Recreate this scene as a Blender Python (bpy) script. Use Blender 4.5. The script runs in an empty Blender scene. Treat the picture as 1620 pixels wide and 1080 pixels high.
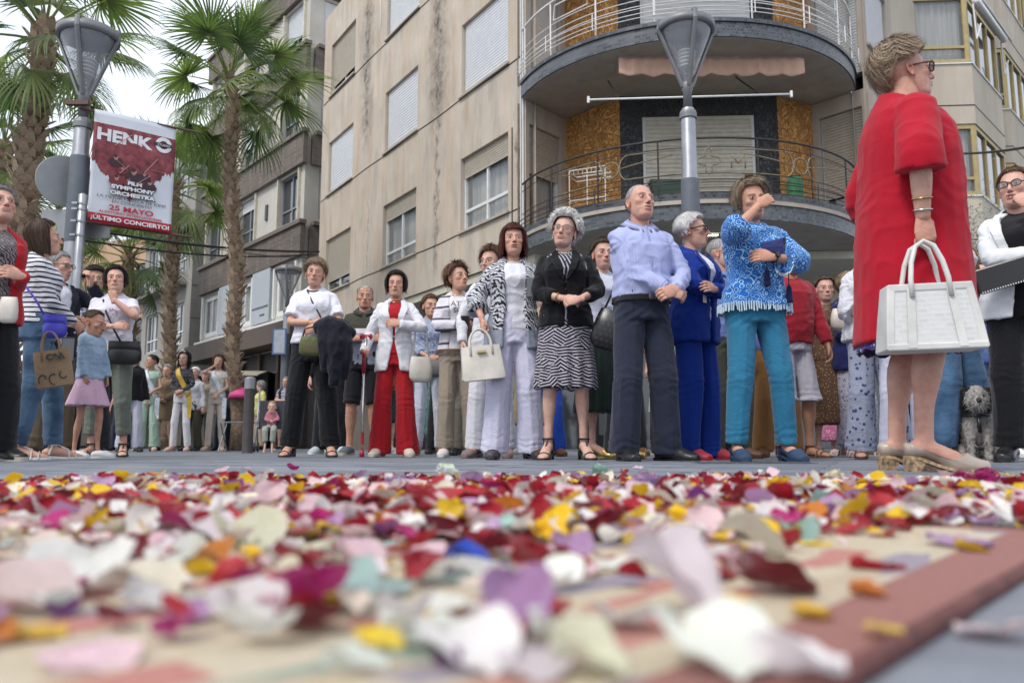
import bpy, math, random
import numpy as np
from mathutils import Vector, Matrix
R = math.radians
sc = bpy.context.scene
COL = sc.collection
rng = random.Random(7)
# ------------------------------------------------------------------ camera
CAM_H, F_PX, PITCH = 0.09, 1283.0, R(7.33)
cam_data = bpy.data.cameras.new('camera'); cam = bpy.data.objects.new('camera', cam_data); COL.objects.link(cam)
cam.location = (0, 0, CAM_H); cam.rotation_euler = (R(90) + PITCH, 0, 0)
cam_data.sensor_width = 36; cam_data.lens = 36 * F_PX / 1620
cam_data.clip_start = 0.02; cam_data.clip_end = 1500
cam_data.dof.use_dof = True; cam_data.dof.focus_distance = 4.9; cam_data.dof.aperture_fstop = 4.2
sc.camera = cam
# ------------------------------------------------------------------ world, sun, exposure
w = bpy.data.worlds.new('World'); sc.world = w; w.use_nodes = True
nt = w.node_tree; nt.nodes.clear()
sky = nt.nodes.new('ShaderNodeTexSky'); sky.sky_type = 'NISHITA'; sky.sun_disc = False
SUN_EL, SUN_AZ = R(52), R(-140)      # azimuth measured from +Y towards +X
sky.sun_elevation = SUN_EL; sky.sun_rotation = SUN_AZ; sky.dust_density = 3.0; sky.air_density = 1.2
hs = nt.nodes.new('ShaderNodeHueSaturation'); hs.inputs['Saturation'].default_value = 0.45
cl = nt.nodes.new('ShaderNodeTexNoise'); cl.inputs['Scale'].default_value = 2.2; cl.inputs['Detail'].default_value = 5
cr = nt.nodes.new('ShaderNodeValToRGB')
cr.color_ramp.elements[0].position = .3; cr.color_ramp.elements[0].color = (6.9, 7.6, 9.0, 1)
cr.color_ramp.elements[1].position = .75; cr.color_ramp.elements[1].color = (9.6, 9.9, 10.6, 1)
mixw = nt.nodes.new('ShaderNodeMix'); mixw.data_type = 'RGBA'; mixw.inputs[0].default_value = 0.86
bg = nt.nodes.new('ShaderNodeBackground'); bg.inputs[1].default_value = 0.1
wo = nt.nodes.new('ShaderNodeOutputWorld')
nt.links.new(sky.outputs[0], hs.inputs['Color']); nt.links.new(cl.outputs[0], cr.inputs[0])
nt.links.new(hs.outputs[0], mixw.inputs[6]); nt.links.new(cr.outputs[0], mixw.inputs[7])
nt.links.new(mixw.outputs[2], bg.inputs[0]); nt.links.new(bg.outputs[0], wo.inputs[0])
sd = bpy.data.lights.new('sun', 'SUN'); sun = bpy.data.objects.new('sun', sd); COL.objects.link(sun)
sd.energy = 1.6; sd.angle = R(16); sd.color = (1, .96, .9)
sdir = Vector((math.sin(SUN_AZ) * math.cos(SUN_EL), math.cos(SUN_AZ) * math.cos(SUN_EL), math.sin(SUN_EL)))
sun.rotation_euler = sdir.to_track_quat('Z', 'Y').to_euler(); sun.location = (0, 0, 30)
sc.view_settings.view_transform = 'Standard'; sc.view_settings.look = 'None'
sc.view_settings.exposure = 0.55; sc.view_settings.gamma = 1; sc.view_settings.use_curve_mapping = False
sc.cycles.use_denoising = True
sc.cycles.max_bounces = 6; sc.cycles.diffuse_bounces = 3; sc.cycles.glossy_bounces = 3; sc.cycles.transparent_max_bounces = 6
sc.cycles.caustics_reflective = False; sc.cycles.caustics_refractive = False

SP, CP = math.sin(PITCH), math.cos(PITCH)
def ratio(py):
    dy = (540 - py) / F_PX
    return (SP + dy * CP) / (CP - dy * SP)
def at(px, py, Y):
    dx, dy = (px - 810) / F_PX, (540 - py) / F_PX
    k = Y / (CP - dy * SP)
    return Vector((dx * k, Y, CAM_H + (SP + dy * CP) * k))
def gx(px, Y):     # x of a ground point seen at column px
    return at(px, 705 + 115 / Y, Y).x
def on_ground(px, py):
    Y = -CAM_H / ratio(py); return at(px, py, Y)
# ------------------------------------------------------------------ numpy noise
def _h(ix, iy, iz, s):
    n = (ix * 73856093) ^ (iy * 19349663) ^ (iz * 83492791) ^ (s * 2654435761 & 0x7fffffff)
    n = (n ^ (n >> 13)) * 1274126177 & 0x7fffffff
    return ((n ^ (n >> 16)) & 0xffff) / 32767.5 - 1.0
def vn(P, s=0):
    P = np.asarray(P, dtype=float); I = np.floor(P).astype(np.int64); f = P - I; f = f * f * (3 - 2 * f)
    x, y, z = I[..., 0], I[..., 1], I[..., 2]; r = 0
    for dx in (0, 1):
        for dy in (0, 1):
            for dz in (0, 1):
                w_ = (f[..., 0] if dx else 1 - f[..., 0]) * (f[..., 1] if dy else 1 - f[..., 1]) * (f[..., 2] if dz else 1 - f[..., 2])
                r = r + w_ * _h(x + dx, y + dy, z + dz, s)
    return r
# ------------------------------------------------------------------ materials
def lin(c):
    if isinstance(c, str):
        c = tuple(int(c[i:i + 2], 16) / 255 for i in (0, 2, 4))
        return tuple((v / 12.92 if v <= .04045 else ((v + .055) / 1.055) ** 2.4) for v in c) + (1,)
    return tuple(c[:3]) + (1,)
class NM:
    def __init__(s, name, rough=.8, **kw):
        s.m = bpy.data.materials.new(name); s.m.use_nodes = True; s.t = s.m.node_tree
        s.b = s.t.nodes['Principled BSDF']; s.b.inputs['Roughness'].default_value = rough
        for k, v in kw.items(): s.b.inputs[k.replace('_', ' ')].default_value = v
    def n(s, typ, ins=None, **kw):
        nd = s.t.nodes.new('ShaderNode' + typ)
        for k, v in kw.items(): setattr(nd, k, v)
        for k, v in (ins or {}).items(): s.put(nd, k, v)
        return nd
    def put(s, nd, k, v):
        i = nd.inputs[k]
        if isinstance(v, bpy.types.NodeSocket): s.t.links.new(v, i)
        elif isinstance(v, bpy.types.Node): s.t.links.new(v.outputs[0], i)
        else: i.default_value = v
    def co(s, scale=(1, 1, 1), loc=(0, 0, 0), rot=(0, 0, 0), kind='Object'):
        t = s.n('TexCoord'); return s.n('Mapping', {0: t.outputs[kind], 'Scale': scale, 'Location': loc, 'Rotation': rot}).outputs[0]
    def noise(s, co, scale=5, detail=3, rough=.5, dist=0): return s.n('TexNoise', {'Vector': co, 'Scale': scale, 'Detail': detail, 'Roughness': rough, 'Distortion': dist}).outputs[0]
    def ramp(s, f, stops, interp='LINEAR'):
        nd = s.n('ValToRGB', {0: f}); r = nd.color_ramp; r.interpolation = interp
        while len(r.elements) < len(stops): r.elements.new(.5)
        for e, (p, c) in zip(r.elements, stops): e.position = p; e.color = lin(c)
        return nd.outputs[0]
    def math(s, op, a, b=0.0, c=0.0, clamp=False):
        nd = s.n('Math', operation=op, use_clamp=clamp); s.put(nd, 0, a); s.put(nd, 1, b)
        if op in ('MULTIPLY_ADD', 'COMPARE'): s.put(nd, 2, c)
        return nd.outputs[0]
    def mix(s, f, a, b, mode='MIX'):
        nd = s.n('Mix', data_type='RGBA', blend_type=mode); s.put(nd, 0, f)
        s.put(nd, 6, lin(a) if isinstance(a, (str, tuple)) else a); s.put(nd, 7, lin(b) if isinstance(b, (str, tuple)) else b)
        return nd.outputs[2]
    def col(s, c):
        if isinstance(c, (str, tuple)): s.b.inputs['Base Color'].default_value = lin(c)
        else: s.put(s.b, 'Base Color', c)
    def bump(s, h, strength=.3, dist=.01):
        s.put(s.b, 'Normal', s.n('Bump', {'Height': h, 'Strength': strength, 'Distance': dist}).outputs[0])
    def sep(s, co): return s.n('SeparateXYZ', {0: co}).outputs
_mc = {}
def plain(name, c, rough=.6, metal=0, var=.12, scale=8, bump=0, spec=.5, emit=None):
    key = (name, str(c), rough, metal)
    if key in _mc: return _mc[key]
    m = NM(name, rough, Metallic=metal); m.b.inputs['Specular IOR Level'].default_value = spec
    c = lin(c); co = m.co(); f = m.noise(co, scale, 5, .6)
    d = tuple(x * (1 - var * 1.6) for x in c[:3]); l = tuple(min(1, x * (1 + var)) for x in c[:3])
    m.col(m.ramp(f, [(.3, d), (.7, l)]))
    if bump: m.bump(m.noise(co, scale * 6, 4), bump, .01)
    m.put(m.b, 'Roughness', m.math('MULTIPLY_ADD', f, .25, rough - .12))
    _mc[key] = m.m; return m.m
# ------------------------------------------------------------------ mesh builder
class MB:
    def __init__(s, M=None): s.v = []; s.f = []; s.mi = []; s.k = 0; s.M = M
    def add(s, vs, fs, mi=None):
        o = len(s.v); s.v.extend([tuple(v) for v in vs]); s.f.extend([tuple(i + o for i in f) for f in fs]); s.mi.extend([s.k if mi is None else mi] * len(fs))
    def box(s, a, b, mi=None):
        x0, y0, z0 = a; x1, y1, z1 = b
        s.add([(x0, y0, z0), (x1, y0, z0), (x1, y1, z0), (x0, y1, z0), (x0, y0, z1), (x1, y0, z1), (x1, y1, z1), (x0, y1, z1)],
              [(0, 3, 2, 1), (4, 5, 6, 7), (0, 1, 5, 4), (1, 2, 6, 5), (2, 3, 7, 6), (3, 0, 4, 7)], mi)
    def obox(s, c, half, Mx, mi=None):
        h = Vector(half); vs = [c + Mx @ Vector((sx * h.x, sy * h.y, sz * h.z)) for sz in (-1, 1) for sx, sy in ((-1, -1), (1, -1), (1, 1), (-1, 1))]
        s.add(vs, [(0, 3, 2, 1), (4, 5, 6, 7), (0, 1, 5, 4), (1, 2, 6, 5), (2, 3, 7, 6), (3, 0, 4, 7)], mi)
    def bar(s, p, q, r, r2=None, seg=6, mi=None): s.tube([p, q], [r, r2 or r], seg, mi)
    def tube(s, pts, rad, seg=8, mi=None, flat=1.0, up=None, closed=False, caps=True, round_=0):
        pts = [Vector(p) for p in pts]; n = len(pts)
        if not isinstance(rad, (list, tuple, np.ndarray)): rad = [rad] * n
        rad = list(rad)
        if round_ and not closed:
            t0 = (pts[0] - pts[1]).normalized(); t1 = (pts[-1] - pts[-2]).normalized()
            a = [(pts[0] + t0 * rad[0] * k1 * round_, rad[0] * k2) for k1, k2 in ((1, .12), (.87, .5), (.5, .87))]
            b = [(pts[-1] + t1 * rad[-1] * k1 * round_, rad[-1] * k2) for k1, k2 in ((.5, .87), (.87, .5), (1, .12))]
            pts = [x[0] for x in a] + pts + [x[0] for x in b]; rad = [x[1] for x in a] + rad + [x[1] for x in b]; n = len(pts)
        if isinstance(flat, (list, tuple)) and len(flat) < n: k_ = (n - len(flat)) // 2; flat = [flat[0]] * k_ + list(flat) + [flat[-1]] * k_
        tan = []
        for i in range(n):
            a = pts[i - 1] if (i > 0 or closed) else pts[i]; b = pts[(i + 1) % n] if (i < n - 1 or closed) else pts[i]
            t = b - a; tan.append(t.normalized() if t.length > 1e-9 else Vector((0, 0, 1)))
        u = Vector(up) if up is not None else (Vector((0, 1, 0)) if abs(tan[0].y) < .9 else Vector((1, 0, 0)))
        vs = []
        for i in range(n):
            t = tan[i]; u = (u - t * u.dot(t))
            if u.length < 1e-6: u = Vector((1, 0, 0)) - t * t.x
            u.normalize(); b = t.cross(u)
            fl = flat[i] if isinstance(flat, (list, tuple)) else flat
            for k in range(seg):
                a = 2 * math.pi * k / seg; vs.append(pts[i] + b * (math.cos(a) * rad[i]) + u * (math.sin(a) * rad[i] * fl))
        fs = [(i * seg + k, i * seg + (k + 1) % seg, (i + 1) * seg + (k + 1) % seg, (i + 1) * seg + k) for i in range(n - 1) for k in range(seg)]
        if closed: fs += [((n - 1) * seg + k, (n - 1) * seg + (k + 1) % seg, (k + 1) % seg, k) for k in range(seg)]
        elif caps: fs += [tuple(range(seg - 1, -1, -1)), tuple((n - 1) * seg + k for k in range(seg))]
        s.add(vs, fs, mi)
    def lathe(s, prof, seg=16, c=(0, 0, 0), mi=None, caps=True):
        vs = []; n = len(prof)
        for r, z in prof:
            for k in range(seg): a = 2 * math.pi * k / seg; vs.append((c[0] + r * math.cos(a), c[1] + r * math.sin(a), c[2] + z))
        fs = [(i * seg + k, i * seg + (k + 1) % seg, (i + 1) * seg + (k + 1) % seg, (i + 1) * seg + k) for i in range(n - 1) for k in range(seg)]
        if caps: fs += [tuple(range(seg - 1, -1, -1)), tuple((n - 1) * seg + k for k in range(seg))]
        s.add(vs, fs, mi)
    def loft(s, rings, mi=None, closed=True, caps=True):
        m = len(rings[0]); n = len(rings); vs = [tuple(p) for r in rings for p in r]
        kk = m if closed else m - 1
        fs = [(i * m + k, i * m + (k + 1) % m, (i + 1) * m + (k + 1) % m, (i + 1) * m + k) for i in range(n - 1) for k in range(kk)]
        if caps and closed: fs += [tuple(range(m - 1, -1, -1)), tuple((n - 1) * m + k for k in range(m))]
        s.add(vs, fs, mi)
    def prism(s, poly, d, mi=None):      # poly: 3-D points, d: offset vector
        n = len(poly); d = Vector(d); P = [Vector(p) for p in poly]
        s.add(P + [p + d for p in P], [tuple(range(n - 1, -1, -1)), tuple(range(n, 2 * n))] + [(i, (i + 1) % n, n + (i + 1) % n, n + i) for i in range(n)], mi)
    def sheet(s, fn, nu, nv, mi=None):
        vs = [fn(i / nu, j / nv) for j in range(nv + 1) for i in range(nu + 1)]
        s.add(vs, [(j * (nu + 1) + i, j * (nu + 1) + i + 1, (j + 1) * (nu + 1) + i + 1, (j + 1) * (nu + 1) + i) for j in range(nv) for i in range(nu)], mi)
    def mesh(s, name, mats=(), smooth=False):
        me = bpy.data.meshes.new(name); me.from_pydata(s.v, [], s.f)
        if s.M is not None: me.transform(s.M)
        if not isinstance(mats, (list, tuple)): mats = [mats]
        for m in mats: me.materials.append(m)
        if len(mats) > 1: me.polygons.foreach_set('material_index', s.mi)
        if smooth: me.polygons.foreach_set('use_smooth', [True] * len(s.f))
        me.update(); return me
    def build(s, name, mats=(), parent=None, smooth=False, **kw):
        return link(name, s.mesh(name, mats, smooth), parent, **kw)
def link(name, me, parent=None, kind=None, label=None, cat=None, group=None, loc=None, rot=None):
    o = bpy.data.objects.new(name, me); COL.objects.link(o); o.parent = parent
    if loc is not None: o.location = loc
    if rot is not None: o.rotation_euler = rot
    if kind: o['kind'] = kind
    if label: o['label'] = label
    if cat: o['category'] = cat
    if group: o['group'] = group
    return o
def thing(name, label, cat, loc=(0, 0, 0), rz=0, group=None):
    return link(name, None, None, label=label, cat=cat, group=group, loc=loc, rot=(0, 0, rz))
def shade_auto(o, ang=35):
    o.data.polygons.foreach_set('use_smooth', [True] * len(o.data.polygons))
    try: o.data.set_sharp_from_angle(angle=R(ang))
    except Exception: pass
    return o
def bevel(o, wd=.004, seg=2):
    m = o.modifiers.new('bevel', 'BEVEL'); m.width = wd; m.segments = seg; m.limit_method = 'ANGLE'; return o
# ------------------------------------------------------------------ voxel union of overlapping solids
TSC = bpy.data.scenes.new('workbench')
def fuse(mb, voxel, smooth=3, fac=.5):
    me = mb.mesh('fuse'); o = bpy.data.objects.new('fuse', me); TSC.collection.objects.link(o)
    md = o.modifiers.new('r', 'REMESH'); md.mode = 'VOXEL'; md.voxel_size = voxel; md.adaptivity = 0
    if smooth: ms = o.modifiers.new('s', 'SMOOTH'); ms.iterations = smooth; ms.factor = fac
    TSC.view_layers[0].update(); dg = TSC.view_layers[0].depsgraph
    ev = o.evaluated_get(dg); m2 = bpy.data.meshes.new_from_object(ev)
    bpy.data.objects.remove(o); bpy.data.meshes.remove(me)
    n = len(m2.vertices); V = np.empty(n * 3); m2.vertices.foreach_get('co', V); V = V.reshape(-1, 3)
    N = np.empty(n * 3); m2.vertices.foreach_get('normal', N); N = N.reshape(-1, 3)
    return m2, V, N
def mesh_np(V, F, name, mats, cols=None, smooth=True, tone=None):
    me = bpy.data.meshes.new(name); me.from_pydata([tuple(v) for v in V], [], F)
    for m in (mats if isinstance(mats, (list, tuple)) else [mats]): me.materials.append(m)
    if cols is not None:
        a = me.color_attributes.new('col', 'FLOAT_COLOR', 'POINT'); C = np.ones((len(V), 4)); C[:, :3] = cols; a.data.foreach_set('color', C.ravel())
    if smooth: me.polygons.foreach_set('use_smooth', [True] * len(F))
    me.update(); return me
def faces_np(me):
    return [tuple(p.vertices) for p in me.polygons]
# ================================================================== PEOPLE
def sk_mat(tonevar=.1):
    m = NM('skin', .52); m.b.inputs['Specular IOR Level'].default_value = .35
    m.b.inputs['Subsurface Weight'].default_value = .12; m.b.inputs['Subsurface Radius'].default_value = (.012, .005, .003); m.b.inputs['Subsurface Scale'].default_value = .6
    a = m.n('Attribute', attribute_name='col'); co = m.co()
    f = m.noise(co, 28, 5, .65); g = m.noise(co, 9, 2)
    c = m.mix(.9, a.outputs[0], m.ramp(f, [(.28, (.80, .70, .66)), (.55, (1, 1, 1)), (.8, (1, .93, .9))]), 'MULTIPLY')
    c = m.mix(.8, c, m.ramp(g, [(.35, (1, .86, .84)), (.65, (1, 1, 1))]), 'MULTIPLY')
    m.col(c); m.bump(m.noise(co, 130, 4, .6), .28, .004); return m.m
SKIN = sk_mat()
def hair_mat():
    m = NM('hair', .55); m.b.inputs['Specular IOR Level'].default_value = .28; a = m.n('Attribute', attribute_name='col'); co = m.co(scale=(1, 1, .22))
    f = m.noise(co, 160, 3, .6)
    m.col(m.mix(.75, a.outputs[0], m.ramp(f, [(.3, (.5, .48, .46)), (.6, (1, 1, 1)), (.8, (1.25, 1.25, 1.25))]), 'MULTIPLY')); m.bump(f, .6, .004); return m.m
HAIR = hair_mat()
def cloth(name, c, c2=None, rough=.85, pat=None, s=1.0, sheen=.15, c3=None, bump=.25):
    key = ('cloth', name, str(c), str(c2), pat, s)
    if key in _mc: return _mc[key]
    m = NM(name, rough); m.b.inputs['Sheen Weight'].default_value = sheen; m.b.inputs['Specular IOR Level'].default_value = .25
    co = m.co(); base = lin(c)
    if pat is None: cc = m.mix(1.0, c, c)
    elif pat == 'hstripe':
        x, y, z = m.sep(co); w_ = m.n('TexNoise', {'Vector': co, 'Scale': 5.0}).outputs[0]
        f = m.math('SINE', m.math('MULTIPLY', m.math('MULTIPLY_ADD', w_, .02, z), 185 * s)); cc = m.mix(m.math('GREATER_THAN', f, .45), c, c2)
    elif pat == 'vstripe':
        g = m.n('TexCoord'); x, y, z = m.sep(co); an = m.math('ARCTAN2', y, x)
        f = m.math('SINE', m.math('MULTIPLY', m.math('ADD', x, m.math('MULTIPLY', y, .6)), 500 * s)); cc = m.mix(m.math('GREATER_THAN', f, .3), c, c2)
    elif pat == 'check':
        x, y, z = m.sep(co); f1 = m.math('GREATER_THAN', m.math('SINE', m.math('MULTIPLY', m.math('ADD', x, y), 260 * s)), 0.2); f2 = m.math('GREATER_THAN', m.math('SINE', m.math('MULTIPLY', z, 260 * s)), 0.2)
        cc = m.mix(m.math('MULTIPLY', m.math('ADD', f1, f2), .5), c, c2)
    elif pat == 'zebra':
        wv = m.n('TexWave', {'Vector': co, 'Scale': 11.0 * s, 'Distortion': 9.0, 'Detail': 2.0, 'Detail Scale': 1.3}, bands_direction='DIAGONAL').outputs[1]
        cc = m.ramp(wv, [(.5, c), (.58, c2)])
    elif pat == 'leaf':       # palm-leaf ribs: two sets of fine diagonal strokes inside blotches
        x, y, z = m.sep(co)
        cell = m.n('TexVoronoi', {'Vector': co, 'Scale': 13.0 * s}); r1 = m.sep(cell.outputs['Color'])[0]
        ang = m.math('MULTIPLY_ADD', r1, 1.5, .9)
        u = m.math('ADD', m.math('MULTIPLY', m.math('COSINE', ang), x), m.math('MULTIPLY', m.math('SINE', ang), z))
        v = m.math('ABSOLUTE', m.math('SUBTRACT', m.math('MULTIPLY', m.math('SINE', ang), x), m.math('MULTIPLY', m.math('COSINE', ang), z)))
        f = m.math('SINE', m.math('MULTIPLY', m.math('ADD', u, m.math('MULTIPLY', v, .8)), 250 * s)); f = m.math('GREATER_THAN', f, .30)
        cc = m.mix(f, c, c2)
    elif pat == 'floral':
        v1 = m.n('TexVoronoi', {'Vector': co, 'Scale': 42.0 * s}); n1 = m.noise(co, 50 * s, 3)
        f = m.math('ADD', v1.outputs[0], m.math('MULTIPLY', n1, .55)); cc = m.mix(m.ramp(f, [(.50, (0, 0, 0)), (.56, (1, 1, 1))]), c2, c)
        if c3:
            v2 = m.n('TexVoronoi', {'Vector': m.co(loc=(3, 1, 2)), 'Scale': 60.0 * s}); cc = m.mix(m.ramp(v2.outputs[0], [(.20, (1, 1, 1)), (.26, (0, 0, 0))]), cc, c3)
    elif pat == 'medallion':
        v1 = m.n('TexVoronoi', {'Vector': co, 'Scale': 24.0 * s, 'Randomness': .55}); f = m.math('SINE', m.math('MULTIPLY', v1.outputs[0], 22.0))
        n1 = m.noise(co, 70, 4); big = m.noise(co, 7, 2); f = m.math('ADD', f, m.math('MULTIPLY_ADD', n1, 2.4, -1.2))
        cc = m.ramp(f, [(.15, c), (.45, c3 or c2), (.8, c2)]); cc = m.mix(m.ramp(big, [(.45, (0, 0, 0)), (.6, (.55, .55, .55))]), cc, c)
    elif pat == 'dots':
        v1 = m.n('TexVoronoi', {'Vector': co, 'Scale': 62.0 * s, 'Randomness': .15}); cc = m.mix(m.ramp(v1.outputs[0], [(.26, (1, 1, 1)), (.30, (0, 0, 0))]), c, c2)
    elif pat == 'denim':
        n1 = m.noise(co, 6, 3); cc = m.mix(m.ramp(n1, [(.35, (0, 0, 0)), (.65, (1, 1, 1))]), c, c2)
    elif pat == 'hbands':     # cardigan with a few wide stripes
        x, y, z = m.sep(co); f = m.math('SINE', m.math('MULTIPLY', z, 62 * s)); cc = m.mix(m.math('GREATER_THAN', f, .82), c, c2)
    f = m.noise(co, 11, 4, .6); cc = m.mix(.8, cc, m.ramp(f, [(.3, (.84, .84, .85)), (.65, (1, 1, 1))]), 'MULTIPLY')
    m.col(cc)
    rg = m.math('POWER', m.math('SUBTRACT', 1.0, m.math('ABSOLUTE', m.math('MULTIPLY_ADD', m.noise(co, 9, 3, .55, 1.2), 4.0, -2.0)), clamp=True), 2.0); h = m.math('ADD', m.math('MULTIPLY', m.noise(co, 420, 2), .35), m.math('ADD', m.math('MULTIPLY', rg, .9), m.math('MULTIPLY', m.noise(co, 30, 4, .6), .4))); m.bump(h, min(1, bump * 1.3), .007)
    _mc[key] = m.m; return m.m
# ------------------------------------------------------------------ head by signed distance
def ell(P, c, r):
    q = (P - np.array(c)) / np.array(r); k0 = np.sqrt((q * q).sum(-1)) + 1e-9; k1 = np.sqrt(((q / np.array(r)) ** 2).sum(-1)) + 1e-9
    return k0 * (k0 - 1) / k1
def cap(P, a, b, ra, rb):
    a, b = np.array(a), np.array(b); ba = b - a; t = np.clip(((P - a) @ ba) / (ba @ ba), 0, 1)
    return np.linalg.norm(P - a - t[..., None] * ba, axis=-1) - (ra + (rb - ra) * t)
def su(a, b, k): h = np.clip(.5 + .5 * (b - a) / k, 0, 1); return b * (1 - h) + a * h - k * h * (1 - h)
def ss(a, b, k): h = np.clip(.5 - .5 * (a + b) / k, 0, 1); return a * (1 - h) - b * h + k * h * (1 - h)
def head_sdf(P, p):
    X = P.copy(); X[..., 0] = np.abs(X[..., 0]); f = p.get('fat', 0); age = p.get('age', .5); male = p.get('male', 0); nz = p.get('nose', 1.0); op = p.get('open', 0)
    d = ell(X, (0, .018, .028), (.074, .094, .086))
    d = su(d, ell(X, (0, -.018, -.03), (.055 + f * .006 + male * .002, .064, .084)), .03)
    d = su(d, ell(X, (.031, -.012, -.062), (.020 + f * .012 + male * .005, .042, .034)), .03)
    d = su(d, ell(X, (0, -.056, -.090 - op * .006), (.024 + male * .004, .024, .018)), .022)
    d = su(d, ell(X, (.040, -.056, -.022), (.020, .018, .016)), .018)
    d = su(d, ell(X, (.024, -.076, .020), (.024, .012, .008)), .014)
    d = su(d, ell(X, (0, -.072, -.064), (.028, .018, .022)), .016)
    d = su(d, ell(X, (0, -.030, -.100), (.036 + f * .014, .045, .018 + f * .010)), .03)
    d = ss(d, ell(X, (.031, -.1045, .001), (.017, .021, .010)), .012)
    d = su(d, ell(X, (.031, -.073, .001), (.0135, .0125, .0115)), .005)
    d = su(d, cap(X, (0, -.083, .012), (0, -.084 - .020 * nz, -.034), .0070, .0100), .010)
    d = su(d, ell(X, (.0115, -.090, -.039), (.0075, .009, .006)), .006)
    d = su(d, ell(X, (0, -.0880, -.0610), (.024, .0075, .0042)), .007)
    d = su(d, ell(X, (0, -.0868, -.0735 - op * .008), (.020, .0075, .0048)), .007)
    d = ss(d, ell(X, (0, -.0985, -.0670 - op * .003), (.026, .012, .0010 + op * .005)), .003)
    d = ss(d, ell(X, (0, -.089, -.0835 - op * .008), (.016, .006, .003)), .008)
    g = .0012 + age * .0022
    d = ss(d, cap(X, (.018, -.094, -.040), (.036, -.080, -.072), g, g * .8), .006)
    d = ss(d, cap(X, (.020, -.0855, -.012), (.042, -.078, -.010), g * .8, g * .6), .006)
    if age > .6: d = ss(d, cap(X, (.034, -.074, -.076), (.030, -.066, -.094), g * .8, g * .6), .006)
    return d
_heads = {}
def head_mesh(p):
    key = tuple(sorted(p.items()))
    if key in _heads: return _heads[key]
    na, ne = (120, 92) if p.get('hi', 1) else (52, 40)
    t = np.linspace(0, 2 * np.pi, na, endpoint=False); t = t - .62 * np.sin(t)          # 0 = front
    e = np.linspace(0, np.pi, ne); e = e + .0 * e; u = (e / np.pi - .53); e = e - .30 * np.sin(2 * np.pi * u) * .5
    e = np.clip(e, 0, np.pi); e[0] = 0; e[-1] = np.pi
    T, E = np.meshgrid(t, e); D = np.stack([np.sin(T) * np.sin(E), -np.cos(T) * np.sin(E), np.cos(E)], -1)
    c = np.array([0, -.02, -.005]); lo = np.full(T.shape, .02); hi = np.full(T.shape, .17)
    r = np.full(T.shape, .16)
    for _ in range(26): r = np.maximum(r + np.clip(-head_sdf(c + D * r[..., None], p), -.02, .02) * .85, .02)
    P = c + D * r[..., None]; age = p.get('age', .5)
    if age > .25: P = P + D * (vn(P * [90, 90, 260], 3) * .0006 * age + vn(P * 60, 5) * .0006)[..., None]
    nv = na; V = P.reshape(-1, 3)
    F = [(j * nv + i, (j + 1) * nv + i, (j + 1) * nv + (i + 1) % nv, j * nv + (i + 1) % nv) for j in range(ne - 1) for i in range(nv)]
    # colour fields
    x = np.abs(V[:, 0]); y = V[:, 1]; z = V[:, 2]; fr = (y < -.045)
    def sm(d, w_): return np.clip(.5 - d / w_, 0, 1)
    sq = p.get('squint', 0)
    ex = (x - .0305) / .0150; lid = .0062 - sq * .0024
    top = z - .0015 - lid * np.clip(1 - ex ** 2, 0, 1); bot = -(z + .0005 + lid * .62 * np.clip(1 - ex ** 2, 0, 1) - .000)
    eye = sm(np.maximum(np.maximum(top, bot), (np.abs(ex) - 1) * .012), .0018) * fr
    gz = p.get('gaze', 0) * .003
    iris = sm(np.hypot(V[:, 0] - np.sign(V[:, 0]) * .0305 - gz, z - .0018) - .0060, .0016) * fr
    lash = sm(np.abs(top) - .0016, .0016) * fr * (np.abs(ex) < 1.12) * .85 + sm(np.abs(bot) - .0006, .001) * fr * (np.abs(ex) < 1.0) * .3
    brow = sm(np.abs(z - (.0195 + .004 * np.clip(1 - ((x - .034) / .022) ** 2, -1, 1))) - .0030, .0022) * fr * sm(np.abs(x - .033) - .0185, .004)
    op = p.get('open', 0)
    lw = .0255; ul = sm(np.abs(z + .0622) - .0034 * np.clip(1 - (x / lw) ** 2, .05, 1), .0018) * fr * (x < lw); ll = sm(np.abs(z + .0730 + op * .008) - .0042 * np.clip(1 - (x / lw) ** 2, .05, 1), .0018) * fr * (x < lw)
    lips = np.maximum(ul, ll); slit = sm(np.abs(z + .0670 + op * .003) - .0007 - op * .0045 * np.clip(1 - (x / .020) ** 2, 0, 1), .0014) * fr * (x < .024)
    nos = sm(np.hypot(x - .0085, (z + .0455) * 1.2) - .0030, .002) * (y < -.08)
    cheek = np.exp(-((x - .042) ** 2 + (z + .028) ** 2) / .00045) * fr + .6 * np.exp(-(x ** 2 + (z + .032) ** 2) / .00012) * (y < -.09)
    bag = np.exp(-((x - .031) ** 2 / .00018 + (z + .012) ** 2 / .00003)) * fr
    # ears
    ev, ef = [], []
    for sgn in (-1, 1):
        mb = MB(); n = 14; 
        rings = []
        for k, (ou, sc_) in enumerate([(-.004, .75), (.004, .95), (.011, 1.0), (.0135, .93), (.009, .72), (.006, .45), (.005, .1)]):
            ring = []
            for i in range(n):
                a = 2 * math.pi * i / n; hy = .0150 * math.cos(a) * sc_; hz = .029 * math.sin(a) * sc_
                if hz < 0: hy *= .8
                ring.append((sgn * (.068 + ou + .25 * max(0, hy)), .012 + hy + .15 * hz, -.012 + hz))
            rings.append(ring)
        mb.loft(rings, caps=True); o = len(V) + len(ev); ev += mb.v; ef += [tuple(i + o for i in (f if sgn > 0 else f[::-1])) for f in mb.f]
    res = (V, F, dict(eye=eye, iris=iris, lash=np.clip(lash, 0, 1), brow=brow, lips=lips, slit=slit, nos=nos, cheek=cheek, bag=bag), np.array(ev), ef)
    _heads[key] = res; return res
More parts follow.
